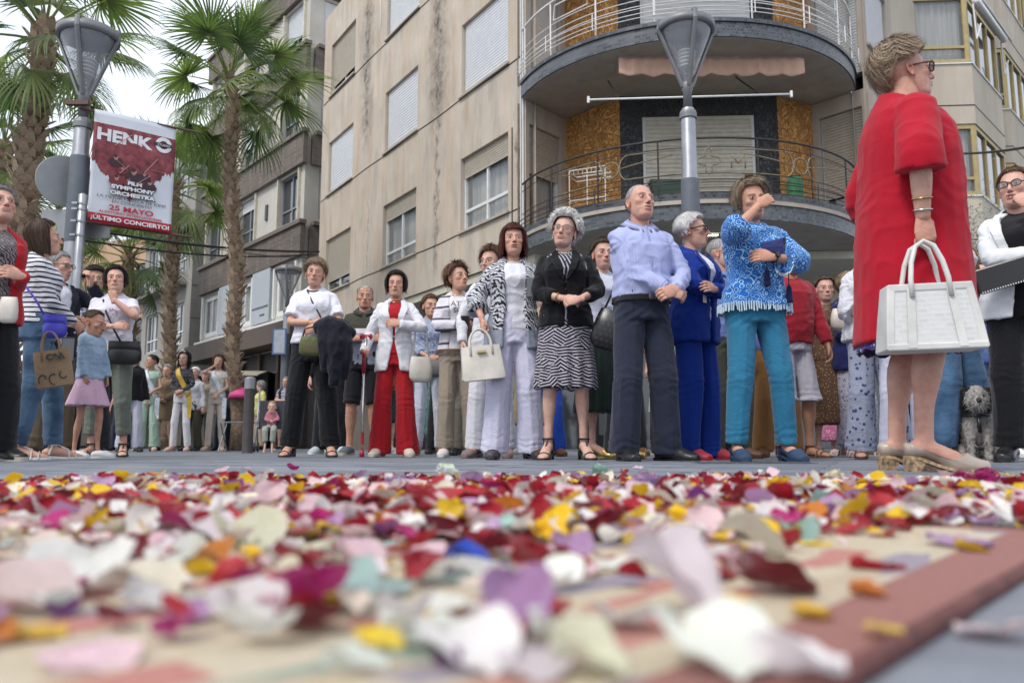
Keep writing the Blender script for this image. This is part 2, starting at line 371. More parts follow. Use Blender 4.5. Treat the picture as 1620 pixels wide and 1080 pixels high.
def head_cols(h, skin, browc, lipc, age):
    V, F, m, ev, ef = h; C = np.tile(np.array(skin), (len(V), 1))
    def mx(k, c, a=1): 
        nonlocal C; w_ = (m[k] * a)[:, None]; C = C * (1 - w_) + np.array(c) * w_
    s_ = np.array(skin)
    mx('cheek', s_ * [1.06, .80, .76], .4); mx('bag', s_ * [.75, .62, .64], .2 + .25 * age); mx('brow', browc, .6); mx('lips', lipc, .85)
    mx('nos', s_ * .25, .8); mx('slit', (.07, .02, .02), .9); mx('eye', (.60, .56, .54)); mx('iris', (.03, .018, .012)); mx('lash', (.03, .02, .018))
    return np.vstack([C, np.tile(s_ * [1.03, .86, .82], (len(ev), 1))])
# ------------------------------------------------------------------ hands
_hands = {}
def hand_mesh(kind, vox):
    key = (kind, vox)
    if key in _hands: return _hands[key]
    mb = MB()
    mb.tube([(-.035, 0, 0), (-.005, 0, 0), (.02, 0, 0), (.055, -.001, 0), (.082, -.002, -.002)], [.026, .026, .034, .040, .037], 14, flat=[.75, .68, .45, .36, .32], up=(0, 0, 1), round_=.4)
    curl = {'relax': (18, 28, 18), 'flat': (4, 6, 4), 'fist': (72, 88, 60), 'hook': (48, 82, 60), 'loose': (34, 48, 30)}[kind]
    for k, (y, L, r) in enumerate([(.029, .074, .0088), (.0095, .082, .0092), (-.011, .076, .0087), (-.030, .060, .0077)]):
        x, z = .082 - abs(k - 1.2) * .004, -.001; spread = R((k - 1.5) * -3.0) if kind in ('flat', 'relax') else R((1.5 - k) * -1.5)
        p = Vector((x, y, z)); pts = [p + Vector((-.022, 0, 0)), p]; a = 0
        jit = [0, 6, 3, -5][k] if kind != 'flat' else 0
        for ph in range(3):
            a += R(curl[ph] + jit); p = p + Vector((math.cos(a) * math.cos(spread), math.sin(spread), -math.sin(a))) * (L * (.46, .30, .24)[ph]); pts.append(p)
        mb.tube(pts, [r * 1.15, r * 1.12, r * 1.03, r * .95, r * .78], 10, up=(0, 1, 0), round_=.9)
    th = {'relax': ((.020, .028, -.006), (.045, .048, -.016), (.072, .055, -.026), (.094, .053, -.032)), 'flat': ((.020, .028, -.004), (.040, .054, -.008), (.060, .070, -.012), (.080, .078, -.014)),
          'fist': ((.020, .026, -.010), (.046, .038, -.026), (.066, .026, -.042), (.072, .004, -.046)), 'hook': ((.020, .026, -.010), (.046, .036, -.024), (.066, .026, -.040), (.074, .006, -.046)), 'loose': ((.020, .028, -.008), (.046, .042, -.022), (.070, .040, -.038), (.088, .030, -.046))}[kind]
    mb.tube(th, [.0155, .0125, .0105, .0085], 10, round_=.9)
    me, V, N = fuse(mb, vox, 2); F = faces_np(me); bpy.data.meshes.remove(me)
    V = V + N * (vn(V * 130, 9) * .0006)[:, None]
    _hands[key] = (V, F); return _hands[key]
# ------------------------------------------------------------------ skeleton
class Sk: pass
def ik(a, b, l1, l2, pole):
    d = b - a; L = min(d.length, (l1 + l2) * .995)
    if L < 1e-4: L = 1e-4
    dn = d.normalized(); b = a + dn * L; x = (l1 * l1 - l2 * l2 + L * L) / (2 * L); h = math.sqrt(max(l1 * l1 - x * x, 0))
    pv = Vector(pole); pv = pv - dn * pv.dot(dn)
    if pv.length < 1e-5: pv = Vector((0, 1, 0))
    return a + dn * x + pv.normalized() * h, b
RINGS = {  # (z, half width, half depth, y offset) at 1.70 m
 'f': [(.80, .182, .124, .014), (.86, .184, .124, .014), (.92, .184, .128, .012), (.98, .172, .122, .004), (1.05, .150, .110, -.006), (1.12, .145, .106, -.008), (1.20, .155, .115, -.012), (1.27, .168, .132, -.020), (1.32, .160, .122, -.010), (1.365, .150, .100, .004), (1.405, .130, .080, .012), (1.435, .088, .066, .014), (1.465, .056, .056, .010)],
 'm': [(.80, .174, .120, .010), (.86, .174, .120, .010), (.92, .174, .122, .008), (.98, .172, .124, -.004), (1.05, .170, .128, -.012), (1.12, .170, .126, -.014), (1.20, .176, .124, -.010), (1.27, .188, .122, -.006), (1.32, .180, .116, .000), (1.365, .172, .100, .006), (1.405, .148, .082, .012), (1.44, .098, .070, .014), (1.47, .062, .062, .010)],
 'k': [(.80, .130, .095, .008), (.86, .140, .104, .008), (.92, .145, .106, .004), (.98, .140, .104, .0), (1.05, .135, .102, -.004), (1.12, .134, .100, -.004), (1.20, .138, .100, -.004), (1.27, .144, .100, .0), (1.33, .146, .096, .0), (1.38, .142, .086, .004), (1.42, .115, .070, .008), (1.445, .070, .056, .010), (1.465, .050, .050, .010)]}
RINGS['r'] = [(.80, .185, .150, .010), (.92, .185, .150, .010), (1.05, .180, .148, .004), (1.20, .176, .146, -.004), (1.30, .168, .138, -.004), (1.365, .154, .112, .004), (1.405, .132, .086, .012), (1.435, .090, .068, .014), (1.465, .058, .056, .010)]
def torso_ring(sk, z, grow=0.0, n=28, sq=2.5):
    zs = [r[0] for r in sk.rings]; i = 0
    z_ = min(max(z, zs[0]), zs[-1])
    while i < len(zs) - 2 and z_ > zs[i + 1]: i += 1
    a, b = sk.rings[i], sk.rings[i + 1]; t = (z_ - a[0]) / (b[0] - a[0]); t = min(max(t, 0), 1)
    hw, hd, yo = (a[k] + (b[k] - a[k]) * t for k in (1, 2, 3))
    return hw * sk.W + grow, hd * sk.D + grow, yo - (sk.D - 1) * .05 * math.exp(-((z - 1.10) / .2) ** 2)
def ring_pts(sk, z, grow=0.0, n=28, sq=2.4, zz=None, fold=0, ph=0):
    hw, hd, yo = torso_ring(sk, z, grow); out = []
    for i in range(n):
        a = 2 * math.pi * i / n; c, s = math.cos(a), math.sin(a); k = (abs(c) ** sq + abs(s) ** sq) ** (-1 / sq)
        f = 1 + fold * math.sin(a * 9 + ph) * .5 + fold * math.sin(a * 15 + 2 * ph) * .5
        zo = (zz if zz is not None else z) + max(0, z - sk.lift - 1.37) * .42 * s
        out.append(sk.bend(Vector((hw * k * c * f, yo + hd * k * s * f, zo))))
    return out
def skeleton(q):
    sk = Sk(); b = q.get('b', 'f'); sk.q = q; sk.rings = RINGS[b]; H = q['H']; sk.S = H / 1.70
    sk.W = q.get('W', 1.0) * (1 if b == 'r' else .90); sk.D = q.get('D', 1.0) * (1 if b == 'r' else .93); heel = q.get('heel', .0) / sk.S; sk.heel = heel
    lean = Vector(q.get('lean', (0, 0)) + (0,)) if not isinstance(q.get('lean', (0, 0)), Vector) else q['lean']
    sit = q.get('sit', 0)
    def bend(p):
        t = max(0, p.z - .90); return Vector((p.x + lean.x * t, p.y + lean.y * t, p.z))
    sk.bend = bend; sk.lift = 0; k = .88 if b == 'k' else 1.0; hs = 1
    shx = {'f': .138, 'm': .158, 'k': .112, 'r': .145}[b] * (1 + (sk.W - 1) * .75)
    yaw = q.get('twist', 0)
    sk.sh = {s: bend(Vector((g * shx, .008, 1.368 + (.0 if b != 'k' else -.01)))) for s, g in (('l', -1), ('r', 1))}
    sk.hip = {s: Vector((g * .088 * sk.W, .005, .90)) for s, g in (('l', -1), ('r', 1))}
    sk.ank, sk.knee, sk.fdir = {}, {}, {}
    for s, g in (('l', -1), ('r', 1)):
        f = q.get('feet', {}).get(s, (g * .125, 0, g * 14)); a = Vector((f[0], f[1] + .02, .085 + heel + (f[3] if len(f) > 3 else 0)))
        kn, a2 = ik(sk.hip[s], a, .425, .396, (g * .12, -1, 0)); sk.knee[s] = kn; sk.ank[s] = a2 if (a2 - a).length < .3 else a
        fa = R(f[2]); sk.fdir[s] = Vector((math.sin(fa), -math.cos(fa), 0))
    sk.elb, sk.wr, sk.hdir, sk.hn, sk.hk = {}, {}, {}, {}, {}
    for s, g in (('l', -1), ('r', 1)):
        a = q.get('arms', {}).get(s, ((g * .25, -.03, .84), (g * .4, 1, 0), 'relax'))
        w_ = Vector(a[0]); w_ = w_ if len(a) < 5 or not a[4] else w_
        e, w2 = ik(sk.sh[s], w_, .275 * k, .24 * k, a[1]); sk.elb[s] = e; sk.wr[s] = w2; sk.hk[s] = a[2]
        fd = (w2 - e).normalized(); sk.hdir[s] = Vector(a[3]).normalized() if len(a) > 3 and a[3] else fd
        sk.hn[s] = Vector(a[4]) if len(a) > 4 and a[4] else Vector((g * 1.0, -.25, .15))
    sk.headk = q.get('hk', 1.04) * (1.28 if b == 'k' else 1.0)
    hy, hp, hr = q.get('head', (0, 0, 0)); sk.hc = bend(Vector((0, -.015, 1.70 - .113 * sk.headk))) + Vector(q.get('ho', (0, 0, 0)))
    sk.HM = Matrix.Translation(sk.hc) @ Matrix.Rotation(R(hy), 4, 'Z') @ Matrix.Rotation(R(hp), 4, 'X') @ Matrix.Rotation(R(hr), 4, 'Y') @ Matrix.Scale(sk.headk, 4)
    return sk
def foot_solid(mb, sk, s, g=0.0, toe=1.0):
    a, d = sk.ank[s], sk.fdir[s]; h = a.z - .085; f3 = Vector((0, 0, 1)); pts, rad, fl = [], [], []
    for u, r, z in ((-.062, .022, .030 + h), (-.045, .031, .036 + h), (0, .034, .045 + h * .95), (.05, .035, .042 + h * .6), (.10, .040, .032 + h * .15), (.14, .043, .024), (.175, .038, .018), (.20, .024, .014)):
        pts.append(Vector((a.x, a.y, 0)) + d * u * toe + f3 * z); rad.append(r + g); fl.append(.95 if u < .06 else max(.5, (z - .0 + g) / r * 1.0))
    mb.tube(pts, rad, 14, flat=[min(1.15, f) for f in fl], up=(0, 0, 1), round_=.3)
def limb(mb, pts, rad, seg=14, sub=5, rnd=.6):
    P, Rr = [], []
    n = len(pts)
    for i in range(n - 1):
        for j in range(sub):
            t = j / sub; p0, p1, p2, p3 = pts[max(i - 1, 0)], pts[i], pts[i + 1], pts[min(i + 2, n - 1)]
            q = .5 * ((2 * p1) + (p2 - p0) * t + (2 * p0 - 5 * p1 + 4 * p2 - p3) * t * t + (3 * p1 - p0 - 3 * p2 + p3) * t ** 3); l_ = p1.lerp(p2, t)
            P.append(q.lerp(l_, .6)); Rr.append(rad[i] + (rad[i + 1] - rad[i]) * (t * t * (3 - 2 * t)))
    P.append(pts[-1]); Rr.append(rad[-1]); mb.tube(P, Rr, seg, round_=rnd)
def arm_pts(sk, s, upto=2.0):
    a, e, w_ = sk.sh[s], sk.elb[s], sk.wr[s]
    pts = [a, a.lerp(e, .5), e, e.lerp(w_, .35), w_]; t = [0, .5, 1, 1.35, 2.0]; return pts, t
def body_mesh(sk, vox, hi):
    q = sk.q; S = sk.S; mb = MB(); am = {'f': .84, 'm': .98, 'k': .76, 'r': 1.0}[q.get('b', 'f')] * q.get('limb', 1.0)
    mb.loft([ring_pts(sk, r[0], -.012) for r in sk.rings[1:-1]])
    nb = sk.bend(Vector((0, .012, 1.40))); hb = sk.HM @ Vector((0, .012, -.045)); nr = {'f': .049, 'm': .058, 'k': .042, 'r': .060}[q.get('b', 'f')] * q.get('neck', 1)
    hb2 = sk.HM @ Vector((0, .012, -.01))
    mb.tube([nb, nb.lerp(hb, .5), hb, hb2], [nr * 1.25, nr, nr * .98, nr * .8], 16)
    for s in 'lr':
        p, _ = arm_pts(sk, s); limb(mb, p, [.044 * am, .043 * am, .037 * am, .037 * am, .0255 * am])
        k, a, h = sk.knee[s], sk.ank[s], sk.hip[s]; lg = am * q.get('leg', 1)
        limb(mb, [h + Vector((0, 0, .02)), h.lerp(k, .5), k, k.lerp(a, .32) + Vector((0, .014, 0)), k.lerp(a, .75) + Vector((0, .01, 0)), a - Vector((0, 0, .02))], [.084 * lg, .074 * lg, .056 * lg, .056 * lg, .036 * lg, .034 * lg])
        foot_solid(mb, sk, s)
    me, V, N = fuse(mb, vox, 3); F = faces_np(me); bpy.data.meshes.remove(me)
    skin = np.array(q.get('skin', (.57, .365, .285))); C = np.tile(skin * [1, .97, .96], (len(V), 1)); Vs, Fs, Cs = [V], list(F), [C]; o = len(V)
    for s, g in (('l', 1), ('r', -1)):
        hv, hf = hand_mesh(sk.hk[s], .0032 if hi > 1 else (.0048 if hi else .008)); X = sk.hdir[s]; Z = sk.hn[s] - X * sk.hn[s].dot(X); Z.normalize(); Y = Z.cross(X)
        # thumb (+y of the model) sits on the inner side; mirror across y for the other hand
        Mx = Matrix((X, Y, Z)).transposed(); hs_ = {'f': .93, 'm': 1.06, 'k': .74, 'r': .98}[q.get('b', 'f')]
        A = np.array(Mx); hv2 = hv * [1, g, 1] * hs_
        Vs.append(hv2 @ A.T + np.array(sk.wr[s])); Fs += [tuple(i + o for i in (f if g > 0 else f[::-1])) for f in hf]; Cs.append(np.tile(skin * [1.0, .93, .9], (len(hv), 1))); o += len(hv)
    hp = dict(q.get('face', {})); hp.setdefault('age', .7 if q.get('b') != 'k' else 0); hp['hi'] = 1 if hi else 0; hp['male'] = 1 if q.get('b') == 'm' else 0
    h = head_mesh(hp); hc = q.get('hairc', (.05, .03, .02)); bc = np.array(hc) * .75 if max(hc) < .35 else np.array(skin) * .5
    C = head_cols(h, skin, bc, q.get('lip', (.42, .16, .145) if q.get('b', 'f') == 'f' else tuple(skin * [.85, .65, .65])), hp['age'])
    HMn = np.array(sk.HM); HV = np.vstack([h[0], h[3]]); HV = HV @ HMn[:3, :3].T + HMn[:3, 3]
    Vs.append(HV); Fs += [tuple(i + o for i in f) for f in h[1]] + [tuple(i + o for i in f) for f in h[4]]; Cs.append(C)
    return mesh_np(np.vstack(Vs) * S, Fs, 'body', SKIN, np.vstack(Cs))
# ------------------------------------------------------------------ hair
def hair(sk, style, c1, c2, hi, parent, seed):
    q = sk.q; st = dict(t=.016, front=30, side=-4, back=-42, hang=0, face=75, sweep=.0, curl=0, top=1.0, flare=0, fringe=0, vol=1.0, messy=1.0, recede=0)
    st.update(style); r_ = random.Random(seed); t = st['t']
    A = (.0745, .0945, .0865); c = Vector((0, .018, .028))
    def surf(a, e, off=0):      # a azimuth 0 front, e elevation (rad)
        tt = t * (st['top'] if e > 0 else 1) + off; f = (1 + math.cos(a)) / 2
        if st['recede']: tt *= (1 - f * st['recede'])
        ax, ay, az = A[0] + tt, A[1] + tt, A[2] + tt * st['top']
        return Vector((ax * math.sin(a) * math.cos(e), -ay * math.cos(a) * math.cos(e), az * math.sin(e)))
    def e_end(a):
        a = abs(((a + math.pi) % (2 * math.pi)) - math.pi); d = math.degrees(a)
        if d < 45: v = st['front'] + (st['fringe'] and -st['fringe'])
        elif d < 78: v = st['front'] + (st['side'] - st['front']) * (d - 45) / 33
        elif d < 112: v = st['side'] + 2
        else: v = st['side'] + (st['back'] - st['side']) * min(1, (d - 112) / 30)
        return R(v)
    def hangs(a):
        d = math.degrees(abs(((a + math.pi) % (2 * math.pi)) - math.pi)); return st['hang'] and d > st['face']
    def prof(a, v, off=0):
        top = R(90); lo = e_end(a)
        if hangs(a):
            L = st['hang']; le = R(-8); k = 1.75 / (1.75 + L / .1)
            if v < k: e = top + (le - top) * v / k; p = surf(a, e, off)
            else:
                p = surf(a, le, off); u = (v - k) / (1 - k); p.z -= L * u; fl = 1 + st['flare'] * math.sin(u * math.pi * .75) - .12 * u * u; p.x *= fl; p.y = p.y * fl
                back = max(0, -math.cos(a)); p.y -= back * .035 * u
            return c + p
        e = top + (lo - top) * v; p = surf(a, e, off)
        if st['fringe'] and abs(((a + math.pi) % (2 * math.pi)) - math.pi) < R(60) and v > .75: p.y -= .006 * (v - .75) * 4
        return c + p
    na, nvv = (84, 34) if hi else (36, 14)
    V = []
    for j in range(nvv + 2):
        for i in range(na):
            a = 2 * math.pi * i / na; v = min(1, j / (nvv - 1)); v = v ** .9
            p = prof(a, v)
            if j == nvv: p = c + (p - c) * (.90 if not hangs(a) else .88)
            if j == nvv + 1: p = c + (prof(a, .97) - c) * .80
            V.append(p)
    V = np.array(V); D = V - np.array(c); D /= np.linalg.norm(D, axis=1)[:, None] + 1e-9
    az = np.arctan2(V[:, 0], -V[:, 1]); K = np.stack([np.cos(az) * 1.2, np.sin(az) * 1.2, V[:, 2] * 3.5], -1)
    amp = t * .22 * st['messy']; disp = vn(K * 7 + seed, seed) * amp + vn(K * [19, 19, 4] + seed, seed + 1) * amp * .5
    if st['curl']: disp = vn(V * 75 + seed, seed) * t * .55 + vn(V * 150, seed) * t * .25
    j = np.repeat(np.arange(nvv + 2), na); disp *= np.clip(j / 4, 0, 1) * (j < nvv); V = V + D * disp[:, None]
    F = [(jj * na + i, (jj + 1) * na + i, (jj + 1) * na + (i + 1) % na, jj * na + (i + 1) % na) for jj in range(nvv + 1) for i in range(na)]
    c1, c2 = np.array(c1), np.array(c2); tone = np.clip(.5 + .5 * vn(K * [16, 16, 3], seed + 2), 0, 1)[:, None]; C = c1 * (1 - tone) + c2 * tone
    Vs, Fs, Cs = [V], list(F), [C * (.7 if c2[0] < .3 else .85 if c2[0] < .7 else 1.05)]; o = len(V)  # shade beneath the strands put into the shell colour, except on white hair
    N = int((1500 if hi > 1 else 950 if hi else 110) * st.get('dens', 1))
    sv, sf, scol = [], [], []
    for k in range(N):
        a = r_.uniform(-math.pi, math.pi); v0 = r_.uniform(0, .8) ** .9; ln = r_.uniform(.25, .5); off = r_.uniform(-.2, .55) * t * st['messy']; sw = st['sweep'] * r_.uniform(.6, 1.3) + r_.gauss(0, .10 * st['messy'])
        wd = r_.uniform(.0010, .0025) * (1 if hi else 2); m = 7 if hi else 4; tn = r_.random() ** 1.2; cc = c1 * (1 - tn) + c2 * tn
        pts = []
        if st['curl']:
            p0 = prof(a, r_.uniform(.02, 1), 0); p0 = c + (p0 - c) * r_.uniform(.9, 1.0 + t * 4.0); ax = Vector((r_.gauss(0, 1), r_.gauss(0, 1), r_.gauss(0, 1))).normalized(); u = ax.orthogonal().normalized(); b = ax.cross(u); rr = r_.uniform(.005, .011); ph = r_.uniform(0, 6.3)
            pts = [p0 + u * rr * math.cos(ph + i * .95) + b * rr * math.sin(ph + i * .95) + ax * i * .0016 for i in range(m)]
        else:
            for i in range(m):
                s_ = i / (m - 1); v = v0 + ln * s_; aa = a + sw * s_ * (1 if st['sweep'] else 1); over = max(0, v - 1); p = prof(aa, min(1, v), off * (.3 + s_)); 
                if over > 0: p.z -= over * (.10 if not hangs(aa) else .16); p = c + (p - c) * (1 + over * .15)
                pts.append(p)
        P = np.array(pts); Tn = np.gradient(P, axis=0); Nn = P - np.array(c); B = np.cross(Tn, Nn); B /= np.linalg.norm(B, axis=1)[:, None] + 1e-9
        ww = wd * np.array([.5 if i == 0 else 1.0 - .85 * (i / (m - 1)) ** 2 for i in range(m)])
        a_ = P + B * ww[:, None]; b_ = P - B * ww[:, None]; base = o + len(sv)
        for i in range(m): sv.append(a_[i]); sv.append(b_[i]); scol.append(cc * (1 if i < m - 1 else 1.1)); scol.append(cc)
        sf += [(base + 2 * i, base + 2 * i + 1, base + 2 * i + 3, base + 2 * i + 2) for i in range(m - 1)]
    if sv: Vs.append(np.array(sv)); Fs += sf; Cs.append(np.array(scol))
    V = np.vstack(Vs); Mx = np.array(sk.HM); V = (V @ Mx[:3, :3].T + Mx[:3, 3]) * sk.S
    return link('hair', mesh_np(V, Fs, 'hair', HAIR, np.vstack(Cs)), parent)
# ------------------------------------------------------------------ garments
def wrinkle(V, N, sk, kind, seed, amp=1.0):
    P = V; d = np.zeros(len(V))
    if kind == 'top':
        a = np.abs(vn(P * [11, 11, 8] + seed, seed)); d += ((1 - a) ** 5 - .25) * .008 * amp; d += vn(P * [26, 26, 17] + seed, seed + 1) * .0035 * amp
        for s in 'lr':
            e = np.array(sk.elb[s]); r_ = np.linalg.norm(P - e, axis=1); ax = np.array((sk.wr[s] - sk.sh[s]).normalized()); t = (P - e) @ ax
            d += np.exp(-(r_ / .10) ** 2) * np.sin(t * 110 + vn(P * 16, seed) * 6) * .0016 * amp
        w_ = np.exp(-((P[:, 2] - 1.07) / .09) ** 2); d += w_ * np.sin(P[:, 2] * 95 + vn(P * 9, seed + 3) * 5) * .0028 * amp
        for s, g in (('l', -1), ('r', 1)):     # drag lines from the armpit
            o = np.array(sk.bend(Vector((g * .15, 0, 1.30)))); q_ = P - o; r_ = np.linalg.norm(q_, axis=1); an = np.arctan2(q_[:, 2], g * -q_[:, 0]); d += np.exp(-(r_ / .13) ** 2) * np.sin(an * 8 + seed) * .005 * amp
    elif kind == 'legs':
        d += ((1 - np.abs(vn(P * [14, 14, 3.0] + seed, seed))) ** 4 - .25) * .007 * amp; d += vn(P * [24, 24, 12], seed + 1) * .003 * amp
        for s in 'lr':
            k = np.array(sk.knee[s]); r_ = np.abs(P[:, 2] - k[2]); d += np.exp(-(r_ / .09) ** 2) * np.sin(P[:, 2] * 120 + vn(P * 14, seed) * 5) * .0009 * amp
        for s in 'lr':
            h_, a_ = sk.hip[s], sk.ank[s]; lx = a_.x + (h_.x - a_.x) * (P[:, 2] - a_.z) / (h_.z - a_.z); d += np.exp(-((P[:, 0] - lx) / .011) ** 2) * .0055 * (N[:, 1] < -.2) * (P[:, 2] < .82)
        w_ = np.exp(-((P[:, 2] - sk.q.get('_hem', .1) - .05) / .06) ** 2); d += w_ * np.sin(P[:, 2] * 130 + vn(P * 13, seed + 3) * 5) * .0022 * amp
        w_ = np.exp(-((P[:, 2] - .86) / .06) ** 2) * (P[:, 1] < 0); d += w_ * np.sin((P[:, 2] + np.abs(P[:, 0]) * .8) * 110) * .003 * amp
    elif kind == 'skirt':
        an = np.arctan2(P[:, 1], P[:, 0]); u = np.clip((.95 - P[:, 2]) / .4, 0, 1)
        d += np.sin(an * 11 + vn(P * [3, 3, 1.5], seed) * 2) * .010 * u * amp + vn(P * [18, 18, 3], seed) * .005 * amp
    elif kind == 'pleat':
        an = np.arctan2(P[:, 1], P[:, 0]); u = np.clip((.98 - P[:, 2]) / .3, 0, 1); d += (np.abs(((an * 9 / math.pi * 2) % 2) - 1) - .5) * .022 * u
    return V + N * d[:, None]
def finish(me, V, sk, name, mats, parent, mi=None, hi=1):
    V = V * sk.S; me.vertices.foreach_set('co', V.ravel()); me.name = name
    for m in (mats if isinstance(mats, list) else [mats]): me.materials.append(m)
    me.polygons.foreach_set('use_smooth', [True] * len(me.polygons))
    if mi is not None: me.polygons.foreach_set('material_index', mi)
    me.update(); return link(name, me, parent)
def sleeve(mb, sk, s, upto, r0, r1, ease, end_flare=0):
    pts, t = arm_pts(sk, s); am = {'f': .84, 'm': .98, 'k': .76, 'r': 1.0}[sk.q.get('b', 'f')] * sk.q.get('limb', 1); base = [.050 * am, .045 * am, .038 * am, .037 * am, .028 * am]
    P, Rr = [], []
    n = 12
    for i in range(n + 1):
        u = upto * i / n
        for j in range(4):
            if t[j] <= u <= t[j + 1] + 1e-9: f = (u - t[j]) / (t[j + 1] - t[j]); p = pts[j].lerp(pts[j + 1], f); r_ = base[j] + (base[j + 1] - base[j]) * f; break
        P.append(p); Rr.append(r_ + ease + end_flare * (i / n) ** 2)
    t0 = (P[0] - P[1]).normalized(); P = [P[0] + t0 * Rr[0] * .62, P[0] + t0 * Rr[0] * .38] + P; Rr = [Rr[0] * .45, Rr[0] * .78] + [Rr[0] * .94] + Rr[1:]; mb.tube(P, Rr, 16)
def top(sk, mat, hem=.90, sl=(2, 2), ease=.012, vox=.011, name='blouse', flare=0, gap=None, thick=.03, sf=0, amp=1.0, seed=1, neck=0, hi=1, parent=None, se=.008, collar=None, zmax=None, cuts=None):
    mb = MB(); L_ = sk.lift; zs = [hem + (1.445 + L_ - hem) * i / 16 for i in range(17)]; zs += [1.458 + L_ + neck] if neck is not None else []
    if zmax: zs = [z for z in zs if z < zmax] + [zmax]
    if gap is None:
        rings = [ring_pts(sk, z, ease + flare * max(0, (1.25 - z) / (1.25 - hem)) ** 1.5 - (.012 if z > 1.44 + L_ else 0), zz=z) for z in zs]; mb.loft(rings)
    else:
        rings = []
        for z in zs:
            g = gap(z); hw, hd, yo = torso_ring(sk, z, ease + flare * max(0, (1.25 - z) / (1.25 - hem)) ** 1.5 - (.010 if z > 1.44 else 0)); n = 34; ring = []
            for lay, gr in ((0, 0), (1, -thick)):
                rr = range(n) if lay == 0 else range(n - 1, -1, -1)
                for i in rr:
                    a = -math.pi / 2 + g + (2 * math.pi - 2 * g) * i / (n - 1); c, s_ = math.cos(a), math.sin(a); k = (abs(c) ** 2.4 + abs(s_) ** 2.4) ** (-1 / 2.4)
                    ring.append(sk.bend(Vector(((hw + gr) * k * c, yo + (hd + gr) * k * s_, z + max(0, z - sk.lift - 1.37) * .42 * s_))))
            rings.append(ring)
        mb.loft(rings)
    for s, l in zip('lr', sl if isinstance(sl, (tuple, list)) else (sl, sl)):
        if l > 0: sleeve(mb, sk, s, l, 0, 0, ease * .5 + se, sf)
    me, V, N = fuse(mb, vox, 2); V = wrinkle(V, N, sk, 'top', seed, amp)
    if cuts is None: return finish(me, V, sk, name, mat, parent)
    C = np.array([np.mean(V[list(p.vertices)], axis=0) for p in me.polygons]); mi = cuts(C)
    return finish(me, V, sk, name, mat, parent, [int(x) for x in mi])
def trousers(sk, mat, hem=.05, kr=.085, hr=.098, tr=.096, vox=.011, name='trousers', seed=2, amp=1.0, parent=None, waist=1.02, ease=.008):
    kr, hr, tr = kr * .90, hr * .92, tr * .98; mb = MB(); zs = [.84, .88, .92, .96, 1.0, waist]; mb.loft([ring_pts(sk, z, ease) for z in zs]); sk.q['_hem'] = hem
    for s, g in (('l', -1), ('r', 1)):
        h, k, a = sk.hip[s], sk.knee[s], sk.ank[s]; W = sk.W; P, Rr = [], []
        zt = hem
        for i in range(13):
            u = i / 12; z = .90 + (zt - .90) * u
            if z > k.z: f = (h.z - z) / (h.z - k.z + 1e-6); p = h.lerp(k, f)
            else: f = (k.z - z) / (k.z - a.z + 1e-6); p = k.lerp(a, min(f, 1.15))
            p = Vector((p.x, p.y, z)); r_ = tr * W + (kr - tr * W) * min(1, (.90 - z) / .43) if z > .47 else kr + (hr - kr) * (.47 - z) / max(.01, .47 - zt)
            P.append(p); Rr.append(r_)
        mb.tube(P, Rr, 18, up=(0, 1, 0), flat=1.06)
    me, V, N = fuse(mb, vox, 2); V = wrinkle(V, N, sk, 'legs', seed, amp); return finish(me, V, sk, name, mat, parent)
def skirt(sk, mat, z0=1.04, hem=.48, flare=.05, vox=.011, name='skirt', seed=3, kind='skirt', amp=1.0, parent=None, ease=.010):
    mb = MB(); n = 14; rings = []
    for i in range(n + 1):
        z = z0 + (hem - z0) * i / n; g = ease + flare * (max(0, .92 - z) / max(.05, .92 - hem)); zz = z; rings.append(ring_pts(sk, max(z, .90 + sk.lift), g, n=40, sq=2.1, zz=zz))
    mb.loft(rings[::-1]); me, V, N = fuse(mb, vox, 2); V = wrinkle(V, N, sk, kind, seed, amp); return finish(me, V, sk, name, mat, parent)
